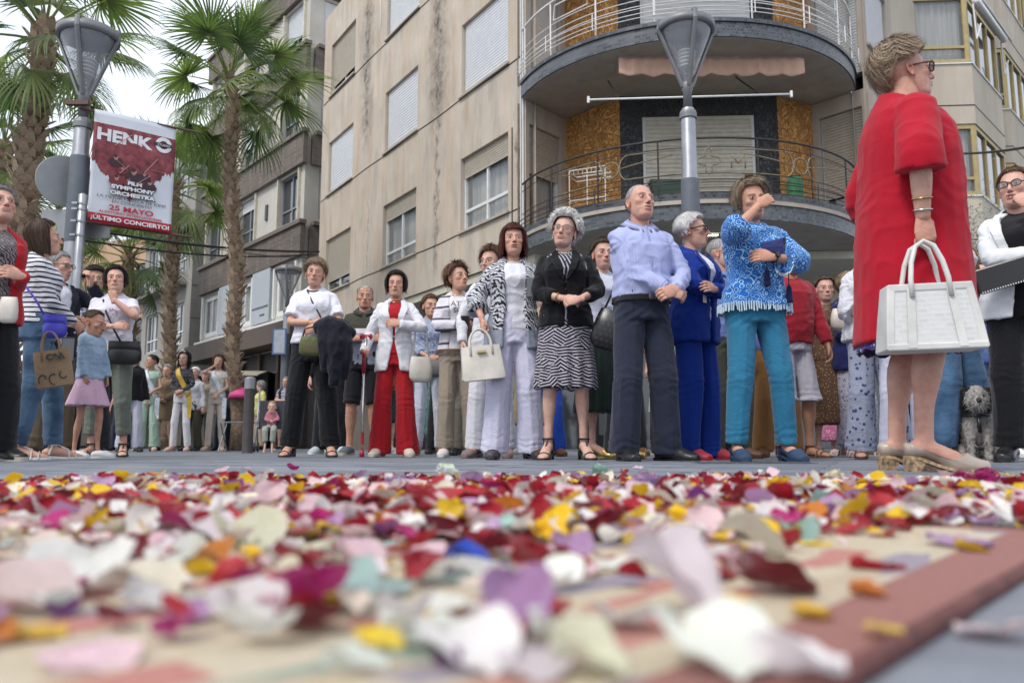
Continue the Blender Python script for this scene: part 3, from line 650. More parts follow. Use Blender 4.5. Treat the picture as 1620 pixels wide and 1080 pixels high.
def shoe(sk, kind, mat, parent, mat2=None, name='shoe'):
    for s in 'lr':
        a, d = sk.ank[s], sk.fdir[s]; h = sk.heel; side = Vector((-d.y, d.x, 0)); o = Vector((a.x, a.y, 0)); mb = MB(); up = Vector((0, 0, 1))
        def pt(u, w_, z): return o + d * u + side * w_ + up * z
        def solez(u): t = min(1, max(0, (u + .06) / .16)); return h * (1 - t * t * (3 - 2 * t))
        prof = [(-.075, .012), (-.068, .026), (-.03, .033), (.03, .034), (.09, .041), (.14, .045), (.19, .038), (.215, .022), (.222, .008)]
        def sole(th, z_=0, grow=0): mb.loft([[pt(u, -w_ - grow, solez(u) + z_), pt(u, w_ + grow, solez(u) + z_), pt(u, w_ + grow, solez(u) + z_ + th), pt(u, -w_ - grow, solez(u) + z_ + th)] for u, w_ in prof])
        if kind == 'sneaker':
            foot_solid(mb, sk, s, .012); me, V, N = fuse(mb, .007, 2)
            V[:, 2] = np.maximum(V[:, 2], .012); 
            mb2 = MB(); mb = mb2; sole(.028, 0, .006); ob = finish(me, V, sk, name, mat, parent)
            for i in range(4): u = .03 + i * .026; mb.tube([pt(u, -.020, .084 - i * .011), pt(u + .004, 0, .091 - i * .0115), pt(u, .020, .084 - i * .011)], .0035, 5)
            mb.M = Matrix.Scale(sk.S, 4); mb.build('sole', mat2 or mat, ob)
        elif kind in ('loafer', 'dress', 'pump'):
            foot_solid(mb, sk, s, .008, 1.06); me, V, N = fuse(mb, .006, 2)
            # cut away the opening
            L = (V - np.array(o)) @ np.array(d); top_ = {'loafer': .055, 'dress': .085, 'pump': .045}[kind]; kz = np.array([solez(u) for u in L])
            lim = kz + top_ + (.0 if kind == 'dress' else np.clip((L - .09) * .5, 0, .03)) ; lim = lim + np.clip(-L - .03, 0, .05) * .5; V[:, 2] = np.minimum(V[:, 2], lim)
            ob = finish(me, V, sk, name, mat, parent); mb = MB(M=Matrix.Scale(sk.S, 4)); sole(.012, 0, .002)
            if h > .01: mb.loft([[pt(-.072, -.024, 0), pt(-.072, .024, 0), pt(-.02, .026, 0), pt(-.02, -.026, 0)], [pt(-.075, -.030, h), pt(-.075, .030, h), pt(-.005, .033, h * .93), pt(-.005, -.033, h * .93)]])
            else: mb.box((0, 0, 0), (0, 0, 0)) if 0 else mb.loft([[pt(-.072, -.030, 0), pt(-.072, .030, 0), pt(-.01, .033, 0), pt(-.01, -.033, 0)], [pt(-.074, -.032, .02), pt(-.074, .032, .02), pt(-.01, .034, .018), pt(-.01, -.034, .018)]])
            mb.build('sole', mat2 or mat, ob)
        elif kind in ('sandal', 'wedge'):
            mb.M = Matrix.Scale(sk.S, 4); sole(.014)
            if h > .02: mb.loft([[pt(u, -w_ * .95, 0), pt(u, w_ * .95, 0), pt(u, w_, solez(u)), pt(u, -w_, solez(u))] for u, w_ in (prof[:7] if kind == 'wedge' else prof[:3])])
            for u, z, w_ in ((.145, .050, .046), (.10, .066, .043)): mb.tube([pt(u, -w_, solez(u) + .004), pt(u, -w_ * .8, solez(u) + z * .75), pt(u, 0, solez(u) + z), pt(u, w_ * .8, solez(u) + z * .75), pt(u, w_, solez(u) + .004)], .0095, 6, flat=.5)
            if kind == 'wedge' or q_get(sk, 'strap', 1):
                z = .092 + h; mb.tube([pt(.0 + .040 * math.cos(t), .040 * math.sin(t), z) for t in np.linspace(0, 2 * math.pi, 12, endpoint=False)], .006, 5, closed=True)
                mb.tube([pt(.035, 0, z), pt(.06, 0, .078 + h * .6), pt(.10, 0, .066 + h * .1)], .006, 5)
                for g in (-1, 1): mb.tube([pt(-.01, g * .036, z), pt(-.03, g * .034, .02 + h)], .006, 5)
            shade_auto(mb.build(name, mat, parent), 50)
        if kind in ('loafer',) and mat2 is None:
            mb = MB(M=Matrix.Scale(sk.S, 4)); mb.tube([pt(.12, -.018, .056), pt(.125, 0, .062), pt(.12, .018, .056)], .006, 5); mb.build('bow', mat, ob)
def q_get(sk, k, d): return sk.q.get(k, d)
# ------------------------------------------------------------------ surface point of torso, trims
def tp(sk, x, z, off=.02, side=-1):
    hw, hd, yo = torso_ring(sk, z, off); c = min(.999, abs(x) / hw); s_ = (1 - c ** 2.4) ** (1 / 2.4); return sk.bend(Vector((x, yo + side * hd * s_, z)))
def lapels(sk, mat, parent, gap, z0=1.42, z1=1.05, wd=.05, off=.018):
    for g in (-1, 1):
        mb = MB(M=Matrix.Scale(sk.S, 4)); n = 10; P = []
        for i in range(n + 1):
            z = z0 + (z1 - z0) * i / n; hw, hd, yo = torso_ring(sk, z, off); xi = g * max(.012, math.sin(gap(z)) * hw); w_ = wd * math.sin(math.pi * min(1, (i + 2.2) / (n + 2.2))) ** .7
            if 2 <= i <= 3: w_ *= 1.15
            xo = xi + g * w_; P.append((tp(sk, xi, z, off + .003), tp(sk, xo, z, off + .014)))
        vs = []
        for a, b in P: vs += [a, b, b + Vector((0, .006, -.003)), a + Vector((0, .006, 0))]
        fs = [(4 * i + k, 4 * i + (k + 1) % 4, 4 * i + 4 + (k + 1) % 4, 4 * i + 4 + k) for i in range(n) for k in range(4)]; mb.add(vs, fs)
        mb.build('lapel', mat, parent, smooth=False)
def collar(sk, mat, parent, wd=.045, z=1.452, r=.066, spread=.35, name='collar'):
    mb = MB(M=Matrix.Scale(sk.S, 4)); n = 18; rows = []
    for i in range(n + 1):
        a = -math.pi / 2 + spread * .5 + (2 * math.pi - spread) * i / n; c, s_ = math.cos(a), math.sin(a); f = abs(i / n - .5) * 2
        b = sk.bend(Vector((0, .002, z + sk.lift - .016 * f ** 2 + .024 + .034 * s_))); p0 = b + Vector((c * r * .98, s_ * r * .95, 0)); drop = wd * (.75 + .55 * f ** 3)
        p1 = b + Vector((c * (r + .052), s_ * (r + .050), -drop)); rows.append((p0, p1))
    vs = []
    for a, b in rows: vs += [a, b, b - Vector((0, 0, .004)) + (a - b) * .1, a + Vector((0, 0, -.008))]
    mb.add(vs, [(4 * i + k, 4 * i + (k + 1) % 4, 4 * i + 4 + (k + 1) % 4, 4 * i + 4 + k) for i in range(n) for k in range(4)]); return mb.build(name, mat, parent, smooth=True)
def ring_on(sk, parent, mat, name, z=1.425, r=.066, rad=.003, tilt=.45, beads=0):
    mb = MB(M=Matrix.Scale(sk.S, 4)); P = []
    for i in range(32):
        a = 2 * math.pi * i / 32; b = sk.bend(Vector((0, .005, z))); P.append(b + Vector((math.cos(a) * r, math.sin(a) * r * 1.08 - .008, math.sin(a) * r * tilt + .012)))
    if beads:
        for p in P: mb.lathe([(rad * .4, -rad), (rad, 0), (rad * .4, rad)], 6, p)
    else: mb.tube(P, rad, 6, closed=True)
    return mb.build(name, mat, parent, smooth=True)
def wristband(sk, s, parent, mat, name, t=.1, r=.030, rad=.003, flat=1, watch=False):
    c = sk.wr[s].lerp(sk.elb[s], t); ax = (sk.elb[s] - sk.wr[s]).normalized(); u = ax.orthogonal().normalized(); b = ax.cross(u); mb = MB(M=Matrix.Scale(sk.S, 4))
    mb.tube([c + u * r * math.cos(k * math.pi / 9) + b * r * math.sin(k * math.pi / 9) for k in range(18)], rad, 6, closed=True)
    if watch: n = sk.hn[s] - ax * sk.hn[s].dot(ax); n.normalize(); mb.tube([c + n * (r - .004), c + n * (r + .008)], .018, 14)
    return mb.build(name, mat, parent, smooth=not watch)
def glasses(sk, parent, mat, r=.021, rad=.0022, tint=None, sq=1.0, up=0.0):
    mb = MB(); y = -.098
    for g in (-1, 1):
        mb.tube([(g * .033 + r * math.cos(t) * 1.08, y + abs(math.cos(t)) * 0 + .004 * (g * math.cos(t) > .5), .001 + up + r * sq * math.sin(t) * .86) for t in np.linspace(0, 2 * math.pi, 20, endpoint=False)], rad, 6, closed=True)
        mb.tube([(g * .055, y + .002, .006 + up), (g * .071, -.080, .006 + up), (g * .076, -.01, .004 + up), (g * .074, .012, .0 + up * .4)], rad * 1.0, 6, flat=1.4)
    mb.tube([(-.012, y, .004 + up), (0, y - .003, .007 + up), (.012, y, .004 + up)], rad, 6); o = None
    mb.M = Matrix.Scale(sk.S, 4) @ sk.HM; o = mb.build('glasses', mat, parent, smooth=True)
    if tint is not None:
        for g in (-1, 1):
            m2 = MB(M=mb.M); m2.add([(g * .033 + r * math.cos(t) * 1.0, y + .001, .001 + up + r * sq * math.sin(t) * .82) for t in np.linspace(0, 2 * math.pi, 16, endpoint=False)], [tuple(range(16))]); m2.build('lens', tint, o)
    return o
def earring(sk, parent, mat, r=.005, drop=.0):
    for g in (-1, 1):
        m2 = MB(M=Matrix.Scale(sk.S, 4) @ sk.HM)
        m2.lathe([(.001, -r), (r * .8, -r * .6), (r, 0), (r * .8, r * .6), (.001, r)], 8, (g * .080, .004, -.046 - drop)); m2.build('earring', mat, parent, smooth=True)
def strap_line(sk, parent, mat, pts, rad=.006, name='strap', flat=.4):
    mb = MB(M=Matrix.Scale(sk.S, 4)); mb.tube(pts, rad, 6, flat=flat); return mb.build(name, mat, parent, smooth=True)
# ------------------------------------------------------------------ assemble a person
_pn = [0]
def person(label, px, pytop, q, yaw=0, group=None, Y=None, hi=1, outfit=None, hairs=None, dy=0):
    _pn[0] += 1; seed = _pn[0] * 7 + 3; q = dict(q); q.setdefault('H', 1.62)
    Htot = q['H'] + q.get('heel', 0) - 0
    if Y is None: Y = (Htot - CAM_H) / ratio(pytop)
    loc = Vector((gx(px, Y), Y, 0)); root = thing('person', label, 'person', loc, R(yaw), group); q['_y'] = Y
    q['H'] = q['H']; sk = skeleton(q); sk.root = root; sk.seed = seed; sk.vox = .0095 if hi > 1 else (.012 if hi else .020); sk.hi = hi
    # heel lifts everything: skeleton heights stay, legs start higher
    lift = q.get('heel', 0) / sk.S
    if lift:
        for s in 'lr':
            for dct in (sk.sh, sk.elb, sk.wr, sk.hip): dct[s] = dct[s] + Vector((0, 0, lift))
            kn, a2 = ik(sk.hip[s], sk.ank[s], .425, .396, ((-1 if s == 'l' else 1) * .12, -1, 0)); sk.knee[s] = kn
        sk.rings = [(r[0] + lift,) + tuple(r[1:]) for r in sk.rings]; sk.HM = Matrix.Translation((0, 0, lift)) @ sk.HM
    sk.lift = lift
    link('body', body_mesh(sk, sk.vox, hi), root)
    if hairs: hair(sk, hairs[0], hairs[1], hairs[2], hi, root, seed)
    if outfit: outfit(sk, root)
    return root, sk
def wpt(root, sk, p):     # local skeleton point (1.70 m units) -> world
    return Matrix.Translation(root.location) @ Matrix.Rotation(root.rotation_euler.z, 4, 'Z') @ (Vector(p) * sk.S)
# ================================================================== THE PLACE
def seg(p, q):      # plan segment, x along, y into the building, z up
    d = Vector((q[0] - p[0], q[1] - p[1], 0)); L = d.length; d.normalize()
    M = Matrix(((d.x, -d.y, 0, p[0]), (d.y, d.x, 0, p[1]), (0, 0, 1, 0), (0, 0, 0, 1))); return M, L
# ---- wall materials
def render_wall(name, base, dark, rust=None, streaks=(), cut=None, amt=.75):
    m = NM(name, .9); m.b.inputs['Specular IOR Level'].default_value = .2; co = m.co()
    b = m.noise(co, .9, 5, .6); c = m.mix(m.ramp(b, [(.35, (0, 0, 0)), (.7, (1, 1, 1))]), tuple(x * .82 for x in lin(base)[:3]), base)
    st = m.noise(m.co(scale=(2.4, 2.4, .5)), 1.3, 7, .7); c = m.mix(m.ramp(st, [(.48, (0, 0, 0)), (.8, (amt, amt, amt))]), c, dark)
    if rust:
        r_ = m.noise(m.co(scale=(2.2, 2.2, .35), loc=(5, 2, 1)), 1.3, 6, .65); c = m.mix(m.ramp(r_, [(.46, (0, 0, 0)), (.72, (.5, .5, .5))]), c, rust)
    if streaks:
        o, d, lst = streaks; X, Y, Z = m.sep(co)
        u = m.math('ADD', m.math('MULTIPLY', m.math('SUBTRACT', X, o[0]), d[0]), m.math('MULTIPLY', m.math('SUBTRACT', Y, o[1]), d[1]))
        wob = m.noise(m.co(scale=(1, 1, .8)), 3.5, 4, .7); u = m.math('ADD', u, m.math('MULTIPLY_ADD', wob, .9, -.45))
        for uc, wd, za, zb, aa in lst:
            g = m.math('SUBTRACT', 1.0, m.math('DIVIDE', m.math('ABSOLUTE', m.math('SUBTRACT', u, uc)), wd), clamp=True)
            h = m.math('MULTIPLY', m.math('MULTIPLY_ADD', Z, 1 / .9, -za / .9, clamp=True), m.math('MULTIPLY_ADD', Z, -1 / .9, zb / .9, clamp=True))
            g = m.math('POWER', g, 1.6); sp = m.ramp(m.noise(co, 5, 7, .75), [(.35, (.15, .15, .15)), (.65, (1, 1, 1))]); f = m.math('MULTIPLY', m.math('MULTIPLY', g, h), m.math('MULTIPLY', sp, aa)); c = m.mix(f, c, (.045, .043, .045))
    m.col(c); m.bump(m.noise(co, 55, 5, .7), .35, .012); return m.m
O1, D1 = (.25, 14.1), (.54, -.8415)
BEIGE = render_wall('beige_render', (.57, .50, .415), (.25, .235, .22), (.47, .31, .19), (O1, D1, [(-7.6, .60, 7.6, 12.6, 1.0), (-3.5, .75, 6.8, 12.4, 1.0), (-3.5, .14, 3.4, 8, .9), (-.25, .16, 3.3, 6.6, .9), (-7.3, .10, 3.6, 7, .5)]))
BEIGE2 = render_wall('corner_render', (.51, .45, .38), (.20, .185, .17), (.38, .26, .17), amt=.5)
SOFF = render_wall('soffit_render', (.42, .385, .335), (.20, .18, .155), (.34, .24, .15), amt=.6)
CREAM = plain('cream_soffit', (.56, .53, .42), .8, var=.06)
BAYW = render_wall('pale_panel', (.56, .50, .41), (.36, .31, .25), (.45, .36, .26), amt=.4)
B3W = render_wall('grey_stone', (.34, .325, .30), (.22, .21, .20), amt=.4)
PALE = render_wall('pale_render', (.55, .53, .48), (.38, .36, .33), (.48, .42, .32), amt=.35)
PEACH = render_wall('peach_render', (.55, .37, .24), (.42, .28, .2), amt=.3)
WHITE = plain('white_paint', (.72, .72, .70), .5, var=.05); WHITEF = plain('white_frame', (.66, .67, .66), .45, var=.05)
SHUT = plain('white_shutter', (.68, .69, .71), .5, var=.05); SHUTB = plain('cream_shutter', (.47, .42, .34), .55, var=.08); SHUTC = plain('old_cream_shutter', (.54, .51, .42), .55, var=.1)
DARKM = plain('dark_metal', (.035, .036, .04), .5, .6); GALV = plain('galvanised_steel', (.33, .34, .36), .42, .75, var=.18, scale=3, bump=.05); LAMPG = plain('lamp_grey_paint', (.20, .205, .21), .5, .3, var=.12, scale=5)
GREYP = plain('grey_wrap', (.115, .13, .15), .6, .2, var=.1); OCHRE = plain('ochre_frame', (.42, .33, .15), .5, .2, var=.1)
CURT = NM('curtain', .9); _c = CURT.co(scale=(1, 1, .05)); CURT.col(CURT.ramp(CURT.noise(_c, 9, 3), [(.3, (.36, .35, .31)), (.7, (.62, .61, .57))])); CURT = CURT.m
def glass(name, c=(.03, .035, .04), rough=.06, alpha=None):
    m = NM(name, rough); m.col(c); m.b.inputs['Specular IOR Level'].default_value = .9; co = m.co(); m.bump(m.noise(co, 1.6, 2), .08, .03)
    m.b.inputs['Coat Weight'].default_value = .6
    if alpha: m.b.inputs['Alpha'].default_value = alpha
    return m.m
GLD = glass('window_glass'); GLC = glass('clear_glass', (.30, .33, .35), .08, .38); FROST = glass('frosted_glass', (.32, .36, .37), .3, .8)
def tiles(name, c1, c2, sx, sz, mortar, rough=.35, off=.5):
    m = NM(name, rough); X, Y, Z = m.sep(m.co()); k = m.n('CombineXYZ', {0: m.math('ADD', X, m.math('MULTIPLY', Y, 1.0)), 1: Z, 2: 0.0}).outputs[0]
    b = m.n('TexBrick', {'Vector': k, 'Scale': 1.0, 'Color1': lin(c1), 'Color2': lin(c2), 'Mortar': lin(mortar), 'Mortar Size': .006, 'Brick Width': sx, 'Row Height': sz, 'Bias': 0.0}, offset=off)
    n_ = m.noise(m.co(), 3, 4, .6); m.col(m.mix(.6, b.outputs[0], m.ramp(n_, [(.3, (.6, .6, .6)), (.7, (1.15, 1.15, 1.15))]), 'MULTIPLY')); m.bump(m.math('SUBTRACT', 1.0, b.outputs[1]), .5, .01); return m.m
BTILE = tiles('blue_black_tile', (.026, .032, .040), (.12, .13, .145), .062, .05, (.10, .11, .12)); BRICKB = tiles('brown_brick', (.115, .09, .075), (.16, .125, .10), .24, .075, (.22, .2, .18), .8)
def relief(name, c1, c2, s=22, dist=2.5, rough=.6, bd=.03):
    m = NM(name, rough); co = m.co(scale=(1, 1, .7)); w_ = m.n('TexNoise', {'Vector': co, 'Scale': s * .32, 'Detail': 3.0, 'Distortion': dist * 1.6}).outputs[0]; w_ = m.math('ABSOLUTE', m.math('SINE', m.math('MULTIPLY', w_, 16.0)))
    m.col(m.ramp(w_, [(.05, c1), (.75, c2)])); m.bump(w_, .9, bd); return m.m
ORANGE = relief('orange_relief_panel', (.30, .115, .025), (.74, .37, .11), 14); BLACKT = relief('black_relief_stone', (.012, .013, .014), (.075, .080, .082), 30, 1.5, .35)
# ---- building helpers
def wall(mb, x0, x1, z0, z1, holes=(), t=.22, y=0.0, back=True):
    xs = sorted({x0, x1} | {v for h in holes for v in h[:2] if x0 < v < x1}); zs = sorted({z0, z1} | {v for h in holes for v in h[2:4] if z0 < v < z1})
    for i in range(len(xs) - 1):
        for j in range(len(zs) - 1):
            cx, cz = (xs[i] + xs[i + 1]) / 2, (zs[j] + zs[j + 1]) / 2
            if any(h[0] < cx < h[1] and h[2] < cz < h[3] for h in holes): continue
            a, b, c, d = xs[i], xs[i + 1], zs[j], zs[j + 1]; mb.add([(a, y, c), (b, y, c), (b, y, d), (a, y, d)], [(0, 1, 2, 3)])
            if back: mb.add([(a, y + t, c), (b, y + t, c), (b, y + t, d), (a, y + t, d)], [(3, 2, 1, 0)])
    for a, b, c, d in [h[:4] for h in holes]: mb.add([(a, y, c), (b, y, c), (b, y, d), (a, y, d), (a, y + t, c), (b, y + t, c), (b, y + t, d), (a, y + t, d)], [(0, 4, 5, 1), (1, 5, 6, 2), (2, 6, 7, 3), (3, 7, 4, 0)])
def slats(mb, x0, x1, z0, z1, y, pitch=.045, d=.018):
    n = max(1, int((z1 - z0) / pitch)); p = (z1 - z0) / n
    for i in range(n):
        a = z0 + i * p; mb.add([(x0, y, a), (x1, y, a), (x1, y - d, a + p * .25), (x0, y - d, a + p * .25), (x0, y - d, a + p * .8), (x1, y - d, a + p * .8), (x0, y, a + p), (x1, y, a + p)], [(0, 1, 3 - 1, 3), (3, 2, 5, 4), (4, 5, 7, 6)])
def window(par, M, x0, x1, z0, z1, shut=0, fm=None, sm=None, pm=None, cur=False, y=.12, n=2, trans=0, pitch=.045, sill=None, fw=.05, name='window', lab=None):
    fm = fm or WHITEF; mb = MB(M); g = .006
    x0 += g; x1 -= g; z0 += g; z1 -= g
    for a, b in ((x0, x0 + fw), (x1 - fw, x1)): mb.box((a, y - .035, z0), (b, y + .03, z1))
    for a, b in ((z0, z0 + fw), (z1 - fw, z1)): mb.box((x0 + fw + .001, y - .034, a), (x1 - fw - .001, y + .029, b))
    zc = z0 + fw + trans
    if trans: mb.box((x0 + fw + .001, y - .033, zc - .03), (x1 - fw - .001, y + .028, zc + .03))
    zt = z1 - (z1 - z0) * shut
    if zt > z0 + .15:
        for i in range(1, n): c = x0 + (x1 - x0) * i / n; mb.box((c - .03, y - .032, z0 + fw + .002), (c + .03, y + .027, z1 - fw - .002))
    o = mb.build(name, fm, par, label=lab)
    if zt > z0 + .12:
        m2 = MB(M); m2.add([(x0 + fw, y + .012, z0 + fw), (x1 - fw, y + .012, z0 + fw), (x1 - fw, y + .012, z1 - fw), (x0 + fw, y + .012, z1 - fw)], [(0, 1, 2, 3)]); m2.build('pane', pm or (GLC if cur else GLD), o)
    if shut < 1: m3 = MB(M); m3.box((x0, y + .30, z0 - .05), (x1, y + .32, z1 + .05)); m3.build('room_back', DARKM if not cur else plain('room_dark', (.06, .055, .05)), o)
    if cur:
        m4 = MB(M)
        def fn(u, v): x = x0 + fw + (x1 - x0 - 2 * fw) * u; return (x, y + .12 + .025 * math.sin(x * 46 + 2 * math.sin(x * 9)) * (1 - .3 * v), z0 + (z1 - z0) * v)
        m4.sheet(fn, 60, 1); m4.build('curtain', CURT, o, smooth=True)
    if shut:
        m5 = MB(M); slats(m5, x0 + fw * .6, x1 - fw * .6, zt, z1, y - .04, pitch); m5.box((x0 + fw * .6, y - .055, zt - .03), (x1 - fw * .6, y - .036, zt)); m5.build('shutter', sm or SHUT, o)
    if sill: m6 = MB(M); m6.box((x0 - .06, -.06, z0 - .05), (x1 + .06, y - .036, z0 - .004)); m6.build('sill', sill, o)
    return o
# ================================================================== GROUND
mp = NM('pavement', .62); co = mp.co(); bk = mp.n('TexBrick', {'Vector': mp.co(rot=(0, 0, .42)), 'Scale': 1.0, 'Color1': lin((.15, .165, .19)), 'Color2': lin((.20, .215, .24)), 'Mortar': lin((.07, .075, .085)), 'Mortar Size': .006, 'Brick Width': .40, 'Row Height': .2})
mp.col(mp.mix(.8, bk.outputs[0], mp.ramp(mp.noise(co, 2.2, 6, .65), [(.3, (.72, .72, .74)), (.7, (1.08, 1.08, 1.08))]), 'MULTIPLY')); mp.bump(mp.math('SUBTRACT', mp.noise(co, 90, 4), bk.outputs[1]), .5, .006); PAVE = mp.m
mb = MB(); mb.add([(-300, -40, -.012), (300, -40, -.012), (300, 600, -.012), (-300, 600, -.012)], [(0, 1, 2, 3)]); GROUND = mb.build('ground', plain('asphalt_ground', (.10, .105, .115), .8), None, kind='structure')
mb = MB(); mb.add([(-14, -3, -.006), (14, -3, -.006), (14, 45, -.006), (-14, 45, -.006)], [(0, 1, 2, 3)]); PAV = mb.build('pavement', PAVE, None, kind='structure')
st = NM('paver_stone', .6); co = st.co(); oi = st.n('ObjectInfo'); st.col(st.mix(.85, st.mix(oi.outputs['Random'], (.125, .14, .165), (.215, .23, .26)), st.ramp(st.noise(st.co(kind='Object'), 12, 6, .65), [(.3, (.66, .66, .68)), (.7, (1.12, 1.12, 1.12))]), 'MULTIPLY')); st.bump(st.noise(co, 160, 4, .7), .45, .003); STONE = st.m
mb = MB(); a_, b_, h_ = .197, .097, .006
mb.add([(-a_, -b_, -.005), (a_, -b_, -.005), (a_, b_, -.005), (-a_, b_, -.005), (-a_ + .003, -b_ + .003, 0), (a_ - .003, -b_ + .003, 0), (a_ - .003, b_ - .003, 0), (-a_ + .003, b_ - .003, 0)], [(4, 5, 6, 7), (0, 1, 5, 4), (1, 2, 6, 5), (2, 3, 7, 6), (3, 0, 4, 7)])
pm_ = mb.mesh('paver', STONE); cnt = 0; ca, sa = math.cos(-.42), math.sin(-.42); cand = []
for i in range(-30, 40):
    for j in range(-60, 70):
        u, v = (i + .5 * (j % 2)) * .4, j * .2; x, y = u * ca - v * sa, u * sa + v * ca
        if .35 < y < 5.2 and abs(x) < .70 * y + .25:
            cand.append((y if y > 2 else y + 1.2 * (x < .3 or x < y - .35), x, y))
cand.sort()
for k, x, y in cand[:298]: link('paver', pm_, PAV, loc=(x, y, rng.uniform(-.0008, .0006)), rot=(rng.gauss(0, .002), rng.gauss(0, .002), -.42))
# a cast-iron cover in the pavement
mb = MB(M=Matrix.Translation((gx(1190, 4.35), 4.35, .002))); mb.box((-.3, -.14, -.004), (.3, .14, .001))
for i in range(9): mb.box((-.28 + i * .065, -.12, .001), (-.25 + i * .065, .12, .0035))
mb.build('drain_cover', plain('cast_iron', (.10, .105, .115), .6, .3), PAV)
# ================================================================== BEIGE CORNER BUILDING
FX = Vector(O1 + (0,)); P0 = (O1[0] - D1[0] * 11, O1[1] - D1[1] * 11); M1, L1 = seg(P0, O1); bld = thing('apartment_building', 'stained beige corner apartment block with curved tiled balconies and white shutters', 'building', (0, 0, 0))
S1 = 11.0; rows = [(4.40, 5.95), (7.30, 8.88), (10.30, 11.90)]; colsx = [(-10.4, -8.5), (-6.35, -4.5), (-2.42, -.6)]
holes = [(a + S1, b + S1, c, d) for a, b in colsx for c, d in rows]
mb = MB(M1); wall(mb, 0, S1, 3.45, 13.0, holes, .22)
mb.add([(0, 0, 3.45), (0, 6, 3.45), (0, 6, 13), (0, 0, 13)], [(3, 2, 1, 0)]); mb.add([(0, 0, 13.001), (S1, 0, 13.001), (S1, 6, 13.001), (0, 6, 13.001)], [(0, 1, 2, 3)])
mb.build('wall', BEIGE, bld)
for z in (4.40, 7.28, 10.26):       # the fine construction joints at floor level
    mb = MB(M1); mb.tube([(x, -.006, z - .03 + .012 * math.sin(x * 2.3)) for x in np.linspace(.05, 10.95, 30)], .011, 4); mb.build('joint', DARKM, bld)
spec = {(0, 0): dict(shut=.78, sm=SHUTB, pitch=.05), (0, 1): dict(shut=1, pitch=.075), (0, 2): dict(shut=.80, sm=SHUTB), (1, 0): dict(shut=.24, cur=True, sm=SHUTB, trans=.28), (1, 1): dict(shut=1, pitch=.07), (1, 2): dict(shut=1, pitch=.07), (2, 0): dict(shut=.25, cur=True, sm=SHUTB, trans=.38), (2, 1): dict(shut=1, pitch=.062), (2, 2): dict(shut=1, pitch=.062)}
for i, (a, b) in enumerate(colsx):
    for j, (c, d) in enumerate(rows): window(bld, M1, a + S1, b + S1, c, d, sill=BEIGE2, y=.13, **spec[(i, j)])
# shop level under the long facade
mb = MB(M1); mb.box((.0, .05, 3.28), (S1 + .2, 3.2, 3.447)); mb.build('soffit', CREAM, bld)
mb = MB(M1); mb.box((0, 2.2, 2.75), (S1, 2.3, 3.275)); mb.build('fascia', plain('olive_fascia', (.30, .29, .23)), bld)
for i in range(7):
    mb = MB(M1); x = .1 + i * 1.56; mb.box((x, 2.25, .02), (x + .08, 2.33, 2.74)); mb.box((x + .082, 2.25, .02), (x + 1.478, 2.33, .3)); mb.build('shop_window', DARKM, bld)
    m2 = MB(M1); m2.box((x + .082, 2.28, .302), (x + 1.478, 2.30, 2.738)); m2.build('shop_pane', GLD, bld)
mb = MB(M1); mb.box((10.75, .02, 0), (11.0, .4, 3.275)); mb.build('pillar', BEIGE2, bld)
# ---- curved corner
Cc, Rb = Vector((3.2, 15.0, 0)), 3.15; C1, V1, B1, B2, V2, C2 = (.25, 14.1), (1.04, 15.0), (1.94, 13.98), (4.60, 13.85), (5.55, 14.35), (6.2, 13.62)
A0, A1 = math.atan2(C1[1] - Cc.y, C1[0] - Cc.x) + 2 * math.pi, math.atan2(C2[1] - Cc.y, C2[0] - Cc.x) + 2 * math.pi
def arc(t, r=Rb): a = A0 + (A1 - A0) * t; return Vector((Cc.x + r * math.cos(a), Cc.y + r * math.sin(a), 0))
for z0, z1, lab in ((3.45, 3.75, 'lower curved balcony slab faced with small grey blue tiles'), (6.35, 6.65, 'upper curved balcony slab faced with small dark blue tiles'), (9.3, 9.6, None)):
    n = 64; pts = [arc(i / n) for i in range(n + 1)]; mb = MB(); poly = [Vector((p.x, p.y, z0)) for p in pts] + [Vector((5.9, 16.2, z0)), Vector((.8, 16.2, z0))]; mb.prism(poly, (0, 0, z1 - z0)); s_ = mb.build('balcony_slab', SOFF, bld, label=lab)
    for (ra, rb, za, zb, mt, nm) in ((Rb + .004, Rb + .03, z0 + .012, z1 - .055, BTILE, 'tile_band'), (Rb + .003, Rb + .06, z1 - .05, z1 + .012, BTILE if z0 > 5 else BEIGE2, 'edge_trim')):
        mb = MB(); mb.loft([[arc(i / n, ra) + Vector((0, 0, za)), arc(i / n, rb) + Vector((0, 0, za)), arc(i / n, rb) + Vector((0, 0, zb)), arc(i / n, ra) + Vector((0, 0, zb))] for i in range(n + 1)]); mb.build(nm, mt, s_)
    if z0 < 4:
        mb = MB(); mb.loft([[arc(i / n, Rb - .05) + Vector((0, 0, z1 + .014)), arc(i / n, Rb + .02) + Vector((0, 0, z1 + .014)), arc(i / n, Rb + .02) + Vector((0, 0, z1 + .13)), arc(i / n, Rb - .05) + Vector((0, 0, z1 + .13))] for i in range(n + 1)]); mb.build('kerb_tiles', BTILE, s_)
def segwall(p, q, z0, z1, mat, name, holes=(), fx=0, tx=1, y=0):
    M, L = seg(p, q); mb = MB(M); wall(mb, L * fx, L * tx, z0, z1, holes, .2, y); mb.build(name, mat, bld); return M, L
